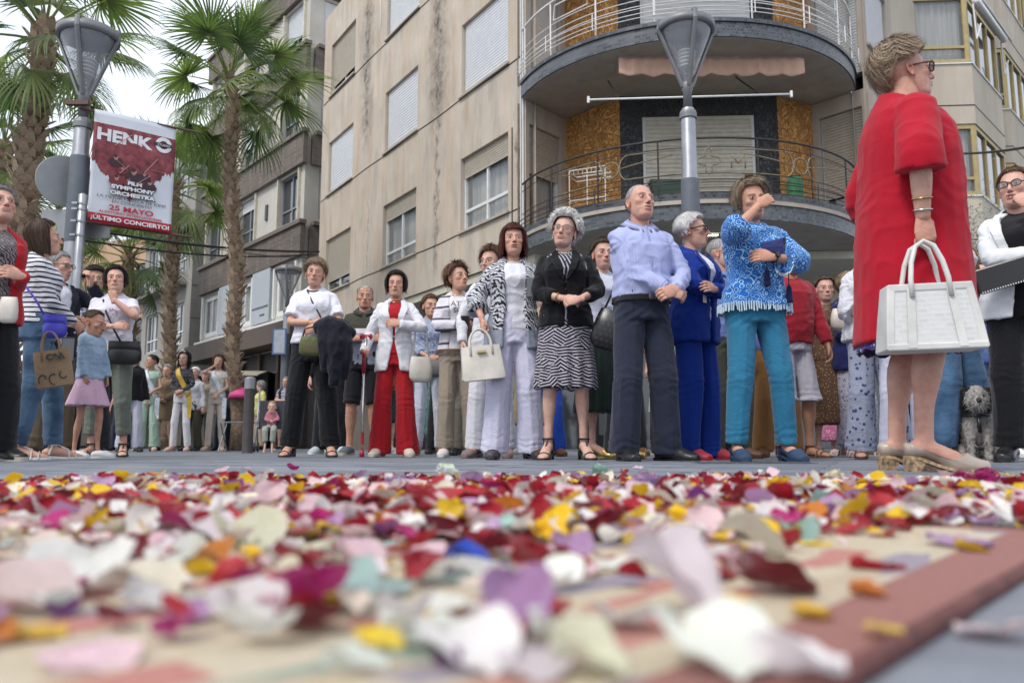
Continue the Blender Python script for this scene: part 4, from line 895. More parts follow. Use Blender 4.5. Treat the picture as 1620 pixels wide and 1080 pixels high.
for k, (z0, z1) in enumerate(((3.76, 6.34), (6.66, 9.29), (9.61, 12.9))):
    M, L = seg(C1, V1); h = (.10, L - .16, z0 + .10 if k == 0 else z0 + .02, z1 - .42 if k == 0 else z1 - .05); segwall(C1, V1, z0, z1, BEIGE2, 'wall', [h])
    window(bld, M, *h, shut=.42 if k == 0 else 1, sm=SHUTB if k == 0 else WHITEF, cur=k == 0, n=1, pitch=.05)
    segwall(V1, B1, z0, z1, ORANGE, 'relief_panel'); segwall(B2, V2, z0, z1, ORANGE, 'relief_panel', fx=.18)
    M, L = segwall(B2, V2, z0, z1, BLACKT, 'stone_pier', tx=.18)
    M, L = seg(B1, B2); a, b = .40, L - .27; segwall(B1, B2, z0, z1, BLACKT, 'stone_pier', [(a, b, z0 + .02, z1 - .38)])
    window(bld, M, a, b, z0 + .02, z1 - .38, shut=1, sm=SHUTC if k == 0 else WHITEF, n=1, y=.05, pitch=.078, fw=.09)
    M, L = seg(V2, C2); h = (.12, L - .05, z0 + .5, z1 - .3) if k == 0 else (.12, L - .05, z0 + .02, z1 - .1); segwall(V2, C2, z0, z1, BEIGE2, 'wall', [h]); window(bld, M, *h, shut=.85 if k == 0 else 1, sm=SHUTB if k == 0 else WHITEF, n=1, pitch=.055)
mb = MB(); mb.prism([Vector((.3, 15.9, 3.4)), Vector((6.3, 15.9, 3.4)), Vector((6.3, 20, 3.4)), Vector((.3, 20, 3.4))], (0, 0, 9.6)); mb.build('core', BEIGE2, bld)
mb = MB(); mb.prism([Vector((C1[0] + .02, 14.12, 12.92)), Vector((6.1, 13.8, 12.92)), Vector((6.1, 17, 12.92)), Vector((.3, 17, 12.92))], (0, 0, .2)); mb.build('roof', BEIGE2, bld)
# wall to the right of the curved corner, as far as the next block
C3 = (7.75, 15.6); M, L = seg(C2, C3); H3 = [(.45, L - .45, 7.35, 8.9), (.45, L - .45, 4.4, 5.95), (.45, L - .45, 10.3, 11.9)]; segwall(C2, C3, 3.45, 13, BEIGE2, 'wall', H3)
for h in H3: window(bld, M, *h, shut=1, n=2, sill=BEIGE2)
# shop front below the balcony
mb = MB(); mb.prism([Vector((C1[0], 14.15, 3.30)), Vector((6.2, 13.7, 3.30)), Vector((9.0, 16.6, 3.30)), Vector((9.0, 19, 3.30)), Vector((.2, 19, 3.30))], (0, 0, .14)); mb.build('soffit', CREAM, bld)
mb = MB(); mb.box((.6, 16.0, 2.7), (8.2, 16.15, 3.295)); mb.build('fascia', CREAM, bld); mb = MB(); mb.box((.6, 15.9, 2.62), (8.2, 15.99, 2.72)); mb.build('edge_trim', GALV, bld)
for i in range(5):
    x = .9 + i * 1.45; mb = MB(); mb.box((x, 16.0, .02), (x + .07, 16.1, 2.6)); mb.build('shop_window', GALV, bld); mb = MB(); mb.box((x + .072, 16.04, .02), (x + 1.448, 16.06, 2.6)); mb.build('shop_pane', GLD, bld)
# floodlights under the slab (lit in the photograph)
lm = NM('lit_lamp', .4); lm.col((.9, .87, .75)); lm.b.inputs['Emission Color'].default_value = (1, .93, .75, 1); lm.b.inputs['Emission Strength'].default_value = 4; LIT = lm.m
p = at(1118, 370, 12.6); fl = thing('floodlight', 'caged floodlight glowing under the curved balcony beside the right lamp post', 'light', p)
mb = MB(); mb.box((-.22, -.06, .17), (.22, .12, .25)); mb.box((-.2, -.05, .0), (.2, .1, .12)); mb.build('housing', DARKM, fl)
mb = MB(); mb.box((-.19, -.04, -.012), (.19, .09, -.002)); mb.build('tube_lamp', LIT, fl)
for x in (-.27, .27): mb = MB(); mb.tube([(x, -.1, -.03), (x, -.1, .27), (x, .14, .27), (x, .14, -.03)], .010, 4, closed=True); mb.build('guard_bar', DARKM, fl)
mb = MB(); mb.tube([(-.27, -.1, -.03), (.27, -.1, -.03)], .010, 4); mb.tube([(-.27, -.1, .27), (.27, -.1, .27)], .010, 4); mb.build('guard_bar', DARKM, fl)
ld = bpy.data.lights.new('floodlight_glow', 'AREA'); ld.energy = 14; ld.size = .35; ld.color = (1, .92, .72); lo = link('lamp_glow', ld, fl); lo.location = (0, 0, -.03)
# ---- balcony railings
def railing(z, mat, n_h, heights, posts, top_r, par, nm, t0=.0, t1=1.0):
    r_ = thing('balcony_railing', nm, 'railing', (0, 0, 0)); n = 72
    for i, h in enumerate(heights):
        rr = Rb + (.0 if h > .3 else .10); mb = MB(); mb.tube([arc(t0 + (t1 - t0) * k / n, rr) + Vector((0, 0, z + h)) for k in range(n + 1)], top_r if i == len(heights) - 1 else .0075, 6); mb.build('top_rail' if i == len(heights) - 1 else 'rail', mat, r_, smooth=True)
    for t in posts:
        mb = MB(); p = arc(t); mb.tube([p + Vector((0, 0, z)), p + Vector((0, 0, z + heights[-1]))], .014, 6); q = arc(t, Rb + .11); mb.tube([p + Vector((0, 0, z + .1)), q + Vector((0, 0, z + .06)), q + Vector((0, 0, z + .34))], .009, 5); mb.build('post', mat, r_)
    return r_
RLM = plain('rusty_dark_rail', (.05, .045, .045), .6, .4, var=.4, scale=20); GOLD = plain('weathered_gold_rope', (.25, .20, .13), .6, .3, var=.3, scale=30)
rl = railing(3.76, RLM, 6, (.10, .17, .25, .33, .42, .84, .98), [.02, .14, .27, .40, .60, .73, .86, .98], .018, bld, 'dark curved railing with gold rope ornaments on the lower balcony')
def on_rail(t, h, r=Rb): return arc(t, r) + Vector((0, 0, 3.76 + h))
for tc in (.30, .70):
    mb = MB(); mb.tube([on_rail(tc + .018 * math.cos(a), .62 + .13 * math.sin(a)) for a in np.linspace(0, 6.28, 20, endpoint=False)], .013, 5, closed=True)
    for g in (-1, 1):
        mb.tube([on_rail(tc + g * (.019 + .022 * abs(math.cos(a)) ** 1.0 * 0 + .024 * (1 - math.cos(a * .9))), .62 + .20 * math.sin(a)) for a in np.linspace(-1.5, 1.5, 12)], .012, 5)
        mb.tube([on_rail(tc + g * (.035 + .1 * k), .82 - .015 * k) for k in np.linspace(0, 1, 6)], .010, 5); mb.tube([on_rail(tc + g * (.035 + .1 * k), .43 + .0 * k) for k in np.linspace(0, 1, 6)], .010, 5); mb.tube([on_rail(tc + g * (.02 + .11 * k), .62 + .12 * k) for k in np.linspace(0, 1, 6)], .010, 5)
    mb.build('rope_ornament', GOLD, rl, smooth=True)
mb = MB(); mb.tube([on_rail(.50 + (.016 + .007 * math.cos(4 * a)) * math.cos(a), .62 + (.16 + .05 * math.cos(4 * a)) * math.sin(a)) for a in np.linspace(0, 6.28, 40, endpoint=False)], .012, 5, closed=True); mb.build('rope_ornament', GOLD, rl, smooth=True)
def letter(lines, t0):
    mb = MB()
    for ln in lines: mb.tube([on_rail(t0 + .028 * x, .50 + .22 * y) for x, y in ln], .011, 5)
    mb.build('letter', GOLD, rl, smooth=True)
letter([[(0, 0), (0, 1)], [(0, 1), (.5, .35)], [(.5, .35), (1, 1)], [(1, 1), (1, 0)]], .545); letter([[(0, 0), (0, 1)], [(-.2, 1), (.2, 1)], [(-.2, 0), (.2, 0)]], .455)
rl2 = railing(6.68, WHITE, 6, (.07, .14, .22, .32, .42, .56, .98), [.02, .14, .27, .40, .60, .73, .86, .98], .02, bld, 'white curved railing of the upper balcony')
for tc in (.20, .35, .66, .8):
    mb = MB(); mb.tube([on_rail(tc - .05, .62 + 2.92), on_rail(tc - .045, .88 + 2.92), on_rail(tc + .045, .88 + 2.92), on_rail(tc + .05, .62 + 2.92)], .012, 5, closed=True); mb.build('loop', WHITE, rl2, smooth=True)
# things on the lower balcony
a_ = at(935, 330, 13.4); ac = thing('bird_cage_rack', 'white barred metal rack standing on the lower balcony in front of the orange panel', 'rack', (a_.x, a_.y, 3.76), R(-25))
for z in (.02, .45, .9, .98): mb = MB(); mb.tube([(-.32, -.18, z), (.32, -.18, z), (.32, .18, z), (-.32, .18, z)], .010, 4, closed=True); mb.build('shelf_frame', WHITE, ac)
for i in range(9): mb = MB(); x = -.32 + i * .08; mb.tube([(x, -.18, .02 if i in (0, 4, 8) else .9), (x, -.18, .98)], .009 if i in (0, 4, 8) else .004, 4); mb.build('bar', WHITE, ac)
mb = MB(); mb.box((-.28, -.15, .03), (.28, .15, .36)); mb.build('crate', plain('brown_box', (.16, .08, .05)), ac)
for px, w_, h_, c_, lb in ((1056, .55, .30, (.03, .06, .04), 'dark green flower trough hung inside the lower balcony rail'), (1258, .28, .42, (.02, .14, .05), 'green plastic watering drum on the lower balcony')):
    q_ = at(px, 300, 12.6); t_ = thing('flower_trough' if px < 1200 else 'drum', lb, 'container', (q_.x, q_.y, 4.0 if px < 1200 else 3.95)); mb = MB()
    if px < 1200:
        mb.loft([[(-w_ / 2 * k, -.12 * k, z), (w_ / 2 * k, -.12 * k, z), (w_ / 2 * k, .12 * k, z), (-w_ / 2 * k, .12 * k, z)] for z, k in ((0, .8), (h_ - .04, 1), (h_ - .039, 1.06), (h_, 1.06))])
    else: mb.lathe([(.10, 0), (.13, .02), (.13, .14), (.122, .15), (.13, .16), (.13, .36), (.10, .40), (.05, .42)], 16)
    mb.build('body', plain('container_green', c_, .5), t_); mb = MB(); mb.box((-w_ * .3, -.02, h_), (w_ * .3, .02, h_ + .03)); mb.build('handle', DARKM, t_)
# ---- awning
AWC = cloth('awning_cloth', (.62, .40, .29), pat=None, rough=.9, bump=.1); yA = 12.42; xa0, xa1 = at(979, 110, yA).x, at(1273, 110, yA).x; zA1, zA0 = at(1100, 92, yA).z, at(1100, 118, yA).z
aw = thing('awning', 'faded pink awning with scalloped valance rolled up under the upper balcony', 'awning', (0, 0, 0)); mb = MB()
def fv(u, v):
    x = xa0 + (xa1 - xa0) * u; z = zA1 - (zA1 - zA0 + .05 * abs(math.sin(u * math.pi * 8)) - .02) * v; return (x, yA + .02 * math.sin(x * 9) * v + .012 * math.sin(x * 31), z)
mb.sheet(fv, 128, 6); o = mb.build('valance', AWC, aw, smooth=True); sd_ = o.modifiers.new('thick', 'SOLIDIFY'); sd_.thickness = .004
mb = MB(); mb.tube([(xa0, yA + .08, zA1 + .05), (xa1, yA + .08, zA1 + .05)], .055, 12); mb.build('roller', plain('beige_roller', (.42, .36, .3)), aw, smooth=True)
mb = MB(); mb.box((xa0 + .02, yA + .1, zA1 + .02), (xa1 - .02, yA + .6, zA1 + .08)); mb.build('cover', plain('beige_roller', (.42, .36, .3)), aw)
p, q_ = at(931, 158, 11.9), at(1252, 149, 11.9); lw_ = thing('curtain_rod', 'long thin white rod with capped ends across the front of the upper shutter', 'rod', (0, 0, 0)); mb = MB(); mb.bar(p, q_, .016, seg=8); mb.build('tube', WHITE, lw_, smooth=True)
for e in (p, q_): mb = MB(); mb.bar(e - Vector((0, 0, .05)), e + Vector((0, 0, .05)), .022, seg=8); mb.build('end_cap', WHITE, lw_)
for e in (p.lerp(q_, .15), p.lerp(q_, .85)): mb = MB(); mb.bar(e, e + Vector((0, 1.3, .9)), .012); mb.build('arm', DARKM, lw_)
mb = MB(M1); mb.tube([(S1 - .12, -.03, z) for z in (3.6, 6, 9, 12.8)], .012, 5); mb.tube([(S1 - .05, -.03, z) for z in (3.6, 6, 9, 12.8)], .018, 6); mb.build('cable_conduit', WHITEF, bld)
mb = MB(M1); mb.tube([(3.4 + .9 * math.sin(t), -.03, 13 - t * 1.15) for t in np.linspace(0, 1.9, 14)], .009, 4); mb.tube([(4.6 + t, -.03, 11.55 + .1 * math.sin(t * 5)) for t in np.linspace(0, 2.1, 14)], .009, 4); mb.build('cable', WHITEF, bld)
# ================================================================== BRICK-BANDED BUILDING
O2, D2 = Vector((-6.0, 24.5)), Vector((.639, -.769)); pa, pb = O2 - D2 * 10.3, O2 - D2 * 1.1; M2, L2 = seg(pa, pb); b2 = thing('apartment_building', 'apartment block with brown brick bands and grey windows behind the tallest palm', 'building', (0, 0, 0))
bands = [(6.1, 7.22), (9.15, 10.25), (12.15, 13.25), (15.1, 16.2)]; PW = plain('grey_window_metal', (.25, .27, .30), .4, .4)
cx = [(.35, 2.05), (3.75, 5.3), (7.3, 8.85)]; rws = [(4.35, 5.95), (7.42, 9.05), (10.45, 12.05), (13.45, 15.0)]
h2 = [(a, b, c, d) for a, b in cx for c, d in rws]
mb = MB(M2); wall(mb, 0, L2, 4.1, 16.6, h2, .2); mb.add([(0, 0, 16.6), (L2, 0, 16.6), (L2, 8, 16.6), (0, 8, 16.6)], [(0, 1, 2, 3)]); mb.add([(0, 0, 4.1), (0, 8, 4.1), (0, 8, 16.6), (0, 0, 16.6)], [(3, 2, 1, 0)]); mb.build('wall', PALE, b2)
for z0, z1 in bands:
    mb = MB(M2); mb.box((-.05, -.16, z0), (L2 + .16, -.003, z1 - .1)); mb.build('brick_band', BRICKB, b2); mb = MB(M2); mb.box((-.1, -.24, z1 - .098), (L2 + .24, -.004, z1 + .03)); mb.build('cornice', plain('brown_cornice', (.15, .12, .10)), b2)
for i, (a, b) in enumerate(cx):
    for j, (c, d) in enumerate(rws):
        if j == 0: window(b2, M2, a, b, c, d, fm=WHITE, fw=.16, y=.06, cur=True, n=2)
        else: window(b2, M2, a, b, c, d, fm=PW, sm=SHUT, shut=[.0, .22, .0][i] if j == 1 else [.3, .55, 0][i] if j == 2 else [1, .4, .7][i], trans=.45, y=.14, n=2, fw=.04)
        mb = MB(M2); w_ = .07 if j else .12
        mb.M = M2
        for (u0, u1, v0, v1) in ((a - w_, a - .002, c - .05, d + .05), (b + .002, b + w_, c - .05, d + .05)): mb = MB(M2); mb.box((u0, -.09, v0), (u1, -.003, v1)); mb.build('window_surround', plain('cream_surround', (.60, .55, .43)) if j else WHITE, b2)
mb = MB(M2); mb.box((2.3, -.14, 4.25), (3.45, -.004, 6.09)); mb.build('cladding', plain('blue_grey_panel', (.42, .45, .49), .5, var=.04), b2); mb = MB(M2); mb.box((5.55, -.14, 4.25), (7.05, -.004, 6.09)); mb.build('cladding', plain('blue_grey_panel', (.42, .45, .49), .5, var=.04), b2)
mb = MB(M2); mb.box((-.1, -.2, 4.0), (L2 + .1, .1, 4.18)); mb.build('cornice', WHITE, b2)
for x in (2.6, 6.1):
    for z in (7.9, 10.9): mb = MB(M2); mb.box((x + .1, -.06, z), (x + .26, -.004, z + .55)); mb.build('wall_lamp', plain('dark_plate', (.07, .07, .075)), b2)
pc = pb + Vector((D2.y * -1, D2.x)) * 7; M2b, L2b = seg(pb, pc); hh = [(.5, 1.9, c, d) for c, d in rws[1:]]; mb = MB(M2b); wall(mb, 0, L2b, 4.1, 16.6, hh, .2); mb.build('wall', PALE, b2)
for h in hh: window(b2, M2b, *h, shut=1, n=1, fm=WHITEF)
for z0, z1 in bands: mb = MB(M2b); mb.box((.17, -.16, z0), (L2b, -.003, z1 - .1)); mb.build('brick_band', BRICKB, b2); mb = MB(M2b); mb.box((.25, -.24, z1 - .098), (L2b, -.004, z1 + .03)); mb.build('cornice', plain('brown_cornice', (.15, .12, .10)), b2)
mb = MB(M1); mb.box((.0, .3, 0), (.1, 6, 3.27)); mb.build('side_wall', BEIGE2, bld)
SHOPD = plain('dark_shopfront', (.045, .038, .035), .6, var=.3)
mb = MB(M2); mb.box((-.3, -.5, 3.35), (L2 + .3, .4, 3.995)); mb.build('shop_canopy', plain('brown_canopy', (.10, .075, .06), .7), b2)
mb = MB(M2); mb.box((-.2, .5, 0), (L2 + .2, .6, 3.34)); mb.build('shop_front', SHOPD, b2)
mb = MB(M2b); mb.box((-.2, .3, 0), (9, .5, 4.05)); mb.build('shop_front', SHOPD, b2)
for i in range(6): x = .2 + i * 1.6; mb = MB(M2); mb.box((x, .38, 0), (x + .18, .498, 3.34)); mb.build('shop_pier', plain('shop_wood', (.11, .07, .045), .6), b2)
for i in range(5): x = .5 + i * 1.6; mb = MB(M2); mb.box((x, .44, .5), (x + 1.2, .47, 2.6)); mb.build('shop_pane', GLD, b2)
# small plate lettering on the grey cladding
def text(body, size, mat, M, name='lettering', parent=None, thick=.002, bold=.0, align='CENTER', sx=1.0):
    cu = bpy.data.curves.new(name, 'FONT'); cu.body = body; cu.size = size; cu.align_x = align; cu.extrude = thick; cu.offset = bold; cu.space_character = 1.0
    o = bpy.data.objects.new(name, cu); TSC.collection.objects.link(o); TSC.view_layers[0].update(); dg = TSC.view_layers[0].depsgraph; me = bpy.data.meshes.new_from_object(o.evaluated_get(dg)); bpy.data.objects.remove(o)
    me.transform(Matrix.Diagonal((sx, 1, 1, 1))); me.transform(M); me.materials.clear(); me.materials.append(mat); return link(name, me, parent)
RX = Matrix.Rotation(R(90), 4, 'X')
text('PSICOTECNICO DE JUANEZ', .11, DARKM, M2 @ Matrix.Translation((6.3, -.146, 4.75)) @ RX, parent=b2); text('HOSPITEX', .09, DARKM, M2 @ Matrix.Translation((6.5, -.146, 4.48)) @ RX, parent=b2)
# ---- grey stone building further down
q0 = at(303, 450, 33.5); q0 = Vector((q0.x, q0.y)); qa = q0 - D2 * 7; M3, L3 = seg(qa, q0); b3 = thing('apartment_building', 'grey stone apartment block beyond the brick banded one', 'building', (0, 0, 0))
rw3 = [(4.4, 6.2), (7.6, 9.4), (10.8, 12.6)]; cx3 = [(.7, 2.6), (3.9, 6.2)]; h3 = [(a, b, c, d) for a, b in cx3 for c, d in rw3]
mb = MB(M3); wall(mb, 0, L3, 0, 13.6, h3, .2); mb.add([(0, 0, 13.6), (L3, 0, 13.6), (L3, 6, 13.6), (0, 6, 13.6)], [(0, 1, 2, 3)]); mb.add([(0, 0, 0), (0, 6, 0), (0, 6, 13.6), (0, 0, 13.6)], [(3, 2, 1, 0)]); mb.build('wall', B3W, b3)
for h in h3: window(b3, M3, *h, n=3, trans=.5, fm=WHITEF, fw=.06)
for z in (3.3, 6.9, 10.1): mb = MB(M3); mb.box((-.1, -.55, z), (L3 - .6, -.004, z + .12)); mb.build('ledge', B3W, b3)
for z in (6.9, 10.1): mb = MB(M3); [mb.bar((3.6, -.5, z + k), (6.3, -.5, z + k), .02) for k in (.3, .5, .7, .9)]; mb.build('balcony_rail', DARKM, b3)
qc = q0 + Vector((-D2.y, D2.x)) * 6; M3b, L3b = seg(q0, qc); mb = MB(M3b); wall(mb, 0, L3b, 0, 13.6, (), .2); mb.build('wall', B3W, b3)
for i in range(9): mb = MB(M3b); mb.box((0, -.012, 1.2 + i * 1.4), (L3b, -.002, 1.22 + i * 1.4)); mb.build('joint', DARKM, b3)
# ---- peach building at the end
e0 = at(262, 450, 47); e0 = Vector((e0.x, e0.y)); ea = at(120, 450, 50); ea = Vector((ea.x, ea.y)); M4, L4 = seg(ea, e0); b4 = thing('apartment_building', 'peach coloured building with barred balconies at the far end of the street', 'building', (0, 0, 0))
rw4 = [(5.2, 7.6), (8.9, 11)]; h4 = [(a, a + 1.5, c, d) for a in (.8, 3.0, 5.1 * 1) if a + 1.5 < L4 for c, d in rw4]; mb = MB(M4); wall(mb, 0, L4, 0, 12.6, h4, .3); mb.add([(0, 0, 12.6), (L4, 0, 12.6), (L4, 8, 12.6), (0, 8, 12.6)], [(0, 1, 2, 3)]); mb.build('wall', PEACH, b4)
for h in h4: window(b4, M4, *h, n=2, fm=DARKM); mb = MB(M4); [mb.bar((h[0] + .14 * k, -.5, h[2] - .1), (h[0] + .14 * k, -.5, h[2] + 1), .02) for k in range(12)]; mb.box((h[0] - .1, -.55, h[2] - .25), (h[1] + .1, -.004, h[2] - .1)); mb.build('balcony', DARKM, b4)
mb = MB(M4); mb.box((-.2, -1.2, 4.0), (L4 + .2, -.004, 4.5)); mb.build('canopy', PEACH, b4)
ef = e0 + Vector((2.2, -6.5)); M4b, L4b = seg(e0, ef); mb = MB(M4b); wall(mb, 0, L4b, 0, 4.6, (), .3); mb.build('wall', PEACH, b4)
# low kiosk / market row closing the street behind the far crowd
kq = thing('kiosk_row', 'low dark kiosk row with pale awning at the far end of the street', 'kiosk', (0, 0, 0)); mb = MB(); mb.box((-15, 27.5, 0), (-8.3, 28.5, 2.6)); mb.build('wall', SHOPD, kq)
mb = MB(); mb.prism([Vector((-15, 27.49, 2.62)), Vector((-15, 26.4, 2.4)), Vector((-15, 26.4, 2.36)), Vector((-15, 27.49, 2.56))], (6.7, 0, 0)); mb.build('awning', plain('dusty_canvas', (.38, .34, .27)), kq)
for i in range(5): mb = MB(); mb.box((-14.6 + i * 1.3, 27.40, .1), (-13.7 + i * 1.3, 27.49, 2.3)); mb.build('door', plain('kiosk_door', (.10, .085, .07)), kq)
# ================================================================== RIGHT BUILDING WITH BAYS
b5 = thing('apartment_building', 'pale building with ochre framed corner bay windows on the right', 'building', (0, 0, 0))
M5, L5 = seg((7.76, 15.62), (19.0, 26.9)); mb = MB(M5); wall(mb, 0, L5, 0, 16, (), .3); mb.build('wall', BAYW, b5)
def bay(cx, cy, lf, lr, label):
    A = (cx - lf, cy + .12); B = (cx, cy); Cx = (cx + lr * .69, cy + lr * .72); Dp = (cx + lr * .69 - .9, cy + lr * .72 + 1.2); Ap = (A[0] + .2, A[1] + 1.9)
    for fl_ in range(4):
        z = 3.35 + 2.9 * fl_ - .0; zs, zw0, zw1 = z, z + 1.95 * 1, z + 3.5
        zp0, zp1 = 3.95 + 2.9 * fl_ - 1.05 * 0, 0
        # parapet z0..z0+1.35 then window 1.55
        p0 = 3.95 + 2.93 * (fl_ - 0); pz0, pz1 = p0 - 2.93 + 2.93, p0 + 1.33
        mb = MB(); mb.prism([Vector(v + (pz0,)) for v in (A, B, Cx, Dp, Ap)], (0, 0, pz1 - pz0)); mb.build('parapet', BAYW, b5)
        for P_, Q_ in ((A, B), (B, Cx)):
            M, L = seg(P_, Q_); mb = MB(M); mb.box((0.002, -.008, pz0 + .40), (L - .002, -.002, pz0 + .42)); mb.build('joint', DARKM, b5); mb = MB(M); mb.box((-.02, -.03, pz1 + .002), (L + .03, .1, pz1 + .03)); mb.build('sill', WHITEF, b5)
            wz0, wz1 = pz1 + .035, pz0 + 2.925; first = P_ is A
            window(b5, M, .01 if not first else .05, L - .01, wz0, wz1, fm=OCHRE, cur=True if first else False, pm=None if first else GLD, n=1 if first else 3, y=.06, trans=.28 if first else 0, fw=.09)
bay(9.86, 16.5, 1.75, 2.5, 'a'); bay(12.15, 18.9, 1.6, 2.5, 'b'); bay(14.4, 21.3, 1.6, 2.5, 'c')
# folded white awning on the first bay
M, L = seg((9.86, 16.5), (9.86 + 2.5 * .69, 16.5 + 2.5 * .72)); aw2 = thing('awning', 'rolled white awning with folded arms over the corner bay window on the right', 'awning', (0, 0, 0)); zc = 9.62
mb = MB(M); mb.tube([(.05, -.16, zc), (L - .05, -.16, zc)], .075, 10); mb.build('roller', WHITE, aw2, smooth=True)
mb = MB(M); mb.tube([(.0, -.30, zc - .06), (L - .02, -.30, zc - .06)], .03, 8); mb.build('front_bar', WHITE, aw2, smooth=True)
for x in (.06, L - .1): mb = MB(M); mb.tube([(x, -.1, zc - .05), (x + .02, -.12, zc - .85), (x + .1, -.2, zc - .5)], .018, 6); mb.build('arm', WHITE, aw2)
# ================================================================== CABLES
def cable(pts, r, label, sag=.25):
    a, b = pts; mb = MB(); mb.tube([a.lerp(b, t) - Vector((0, 0, sag * 4 * t * (1 - t))) for t in np.linspace(0, 1, 24)], r, 5)
    link('cable', mb.mesh('cable', DARKM, True), None, label=label, cat='cable', group='cables over the street')
cable((at(-60, 322, 15), at(505, 398, 22.3)), .032, 'thick black cable crossing behind the concert banner, upper one of the pair')
cable((at(40, 362, 15), at(497, 402, 22.3)), .022, 'lower black cable crossing the street behind the banner')
cable((at(300, 385, 24), at(495, 408, 22.5)), .013, 'thin wire just below the thick black cables by the palm trunk', .1)
cable((at(1508, 243, 15), at(1660, 226, 11)), .022, 'short black cable reaching the right building behind the woman in red', .05)
# ================================================================== PALMS
BARK = NM('palm_bark', .9); co = BARK.co(); BARK.col(BARK.ramp(BARK.noise(co, 14, 5, .7), [(.25, (.05, .032, .022)), (.5, (.17, .115, .075)), (.75, (.34, .26, .18))])); BARK.bump(BARK.noise(co, 40, 4), .8, .03); BARK = BARK.m
STUB = NM('palm_stub', .85); oi = STUB.n('ObjectInfo'); co = STUB.co(); STUB.col(STUB.mix(STUB.noise(co, 26, 4, .7), (.13, .08, .05), (.62, .48, .33))); STUB.bump(STUB.noise(co, 60, 3), .5, .01); STUB = STUB.m
LEAF = NM('palm_leaf', .5); oi = LEAF.n('ObjectInfo'); a = LEAF.n('Attribute', attribute_name='col'); c_ = LEAF.mix(oi.outputs['Random'], (.075, .125, .060), (.20, .27, .10)); c_ = LEAF.mix(1.0, c_, a.outputs[0], 'MULTIPLY'); LEAF.col(c_); LEAF.b.inputs['Specular IOR Level'].default_value = .5
tr = LEAF.n('BsdfTranslucent', {'Color': LEAF.mix(1.0, c_, (1.2, 1.5, .7), 'MULTIPLY')}); mx_ = LEAF.n('MixShader', {0: .36}); LEAF.t.links.new(LEAF.b.outputs[0], mx_.inputs[1]); LEAF.t.links.new(tr.outputs[0], mx_.inputs[2]); LEAF.t.links.new(mx_.outputs[0], LEAF.t.nodes['Material Output'].inputs[0]); LEAF = LEAF.m
def frond(seed, droop=1.0, n=38):
    r_ = random.Random(seed); V, F, C = [], [], []
    def strip(pts, wd, col):
        o = len(V); m = len(pts)
        for i, (p, side, up) in enumerate(pts):
            w_ = wd * (.45 + .55 * math.sin(min(1, (i / (m - 1)) * 2.2) * math.pi / 2)) * (1 - (i / (m - 1)) ** 3) + .001
            V.extend([p - side * w_, p + up * w_ * .45, p + side * w_]); C.extend([col] * 3)
        for i in range(m - 1):
            for k in (0, 1): F.append((o + 3 * i + k, o + 3 * i + k + 1, o + 3 * i + k + 4, o + 3 * i + k + 3))
    # petiole along +x, drooping under its own weight
    pl = r_.uniform(.75, 1.05); mb = MB(); P = [Vector((pl * t, 0, -.16 * droop * t * t)) for t in np.linspace(0, 1, 6)]; mb.tube(P, [.030, .024, .018, .016, .014, .010], 5, flat=.6); o = 0
    V += [Vector(v) for v in mb.v]; F += mb.f; C += [(1.5, 1.25, .8)] * len(mb.v)
    base = P[-1]; slope = math.atan2(-.32 * droop, pl)
    for i in range(n):
        a = (i / (n - 1) - .5) * R(250) + r_.gauss(0, .02); L = r_.uniform(.85, 1.0) * (.95 - .25 * abs(i / (n - 1) - .5) * 2) * 1.0; q = []; p = base.copy()
        d = Vector((math.cos(a), math.sin(a), .25 * math.cos(a * .7) - .25)); rot = Matrix.Rotation(-slope, 3, 'Y'); d = (rot @ d).normalized(); side = Vector((-math.sin(a), math.cos(a), 0)); g = r_.uniform(.5, 1.5) * droop; tw = r_.gauss(0, .25)
        stp = 6
        for k in range(stp + 1):
            t = k / stp; q.append((p.copy(), side, Vector((0, 0, 1)))); d2 = (d + Vector((0, 0, -1)) * g * max(0, t - .35) ** 1.3 * 2.2 + side * tw * t * .3).normalized(); p = p + d2 * (L / stp)
        j = r_.uniform(.75, 1.2); strip(q, .016, (j * (1.0 + .2 * r_.random()), j, j * .9))
    me = bpy.data.meshes.new('leaf'); me.from_pydata([tuple(v) for v in V], [], F); me.materials.append(LEAF); at_ = me.color_attributes.new('col', 'FLOAT_COLOR', 'POINT'); cc = np.ones((len(V), 4)); cc[:, :3] = C; at_.data.foreach_set('color', cc.ravel()); me.update(); return me
FRONDS = [frond(i, d) for i, d in enumerate((.45, .8, 1.15, 1.6, 2.1))]
mb = MB(); mb.add([(-.07, 0, 0), (.07, 0, 0), (.05, .075, .12), (-.05, .075, .12), (-.062, -.015, .01), (.062, -.015, .01), (.03, .085, .145), (-.03, .085, .145), (0, .12, .17)], [(0, 1, 5, 4), (4, 5, 6, 7), (1, 2, 6, 5), (3, 0, 4, 7), (7, 6, 8), (2, 3, 8), (6, 2, 8), (3, 7, 8), (0, 3, 2, 1)]); STUBM = mb.mesh('leaf_stub', STUB)
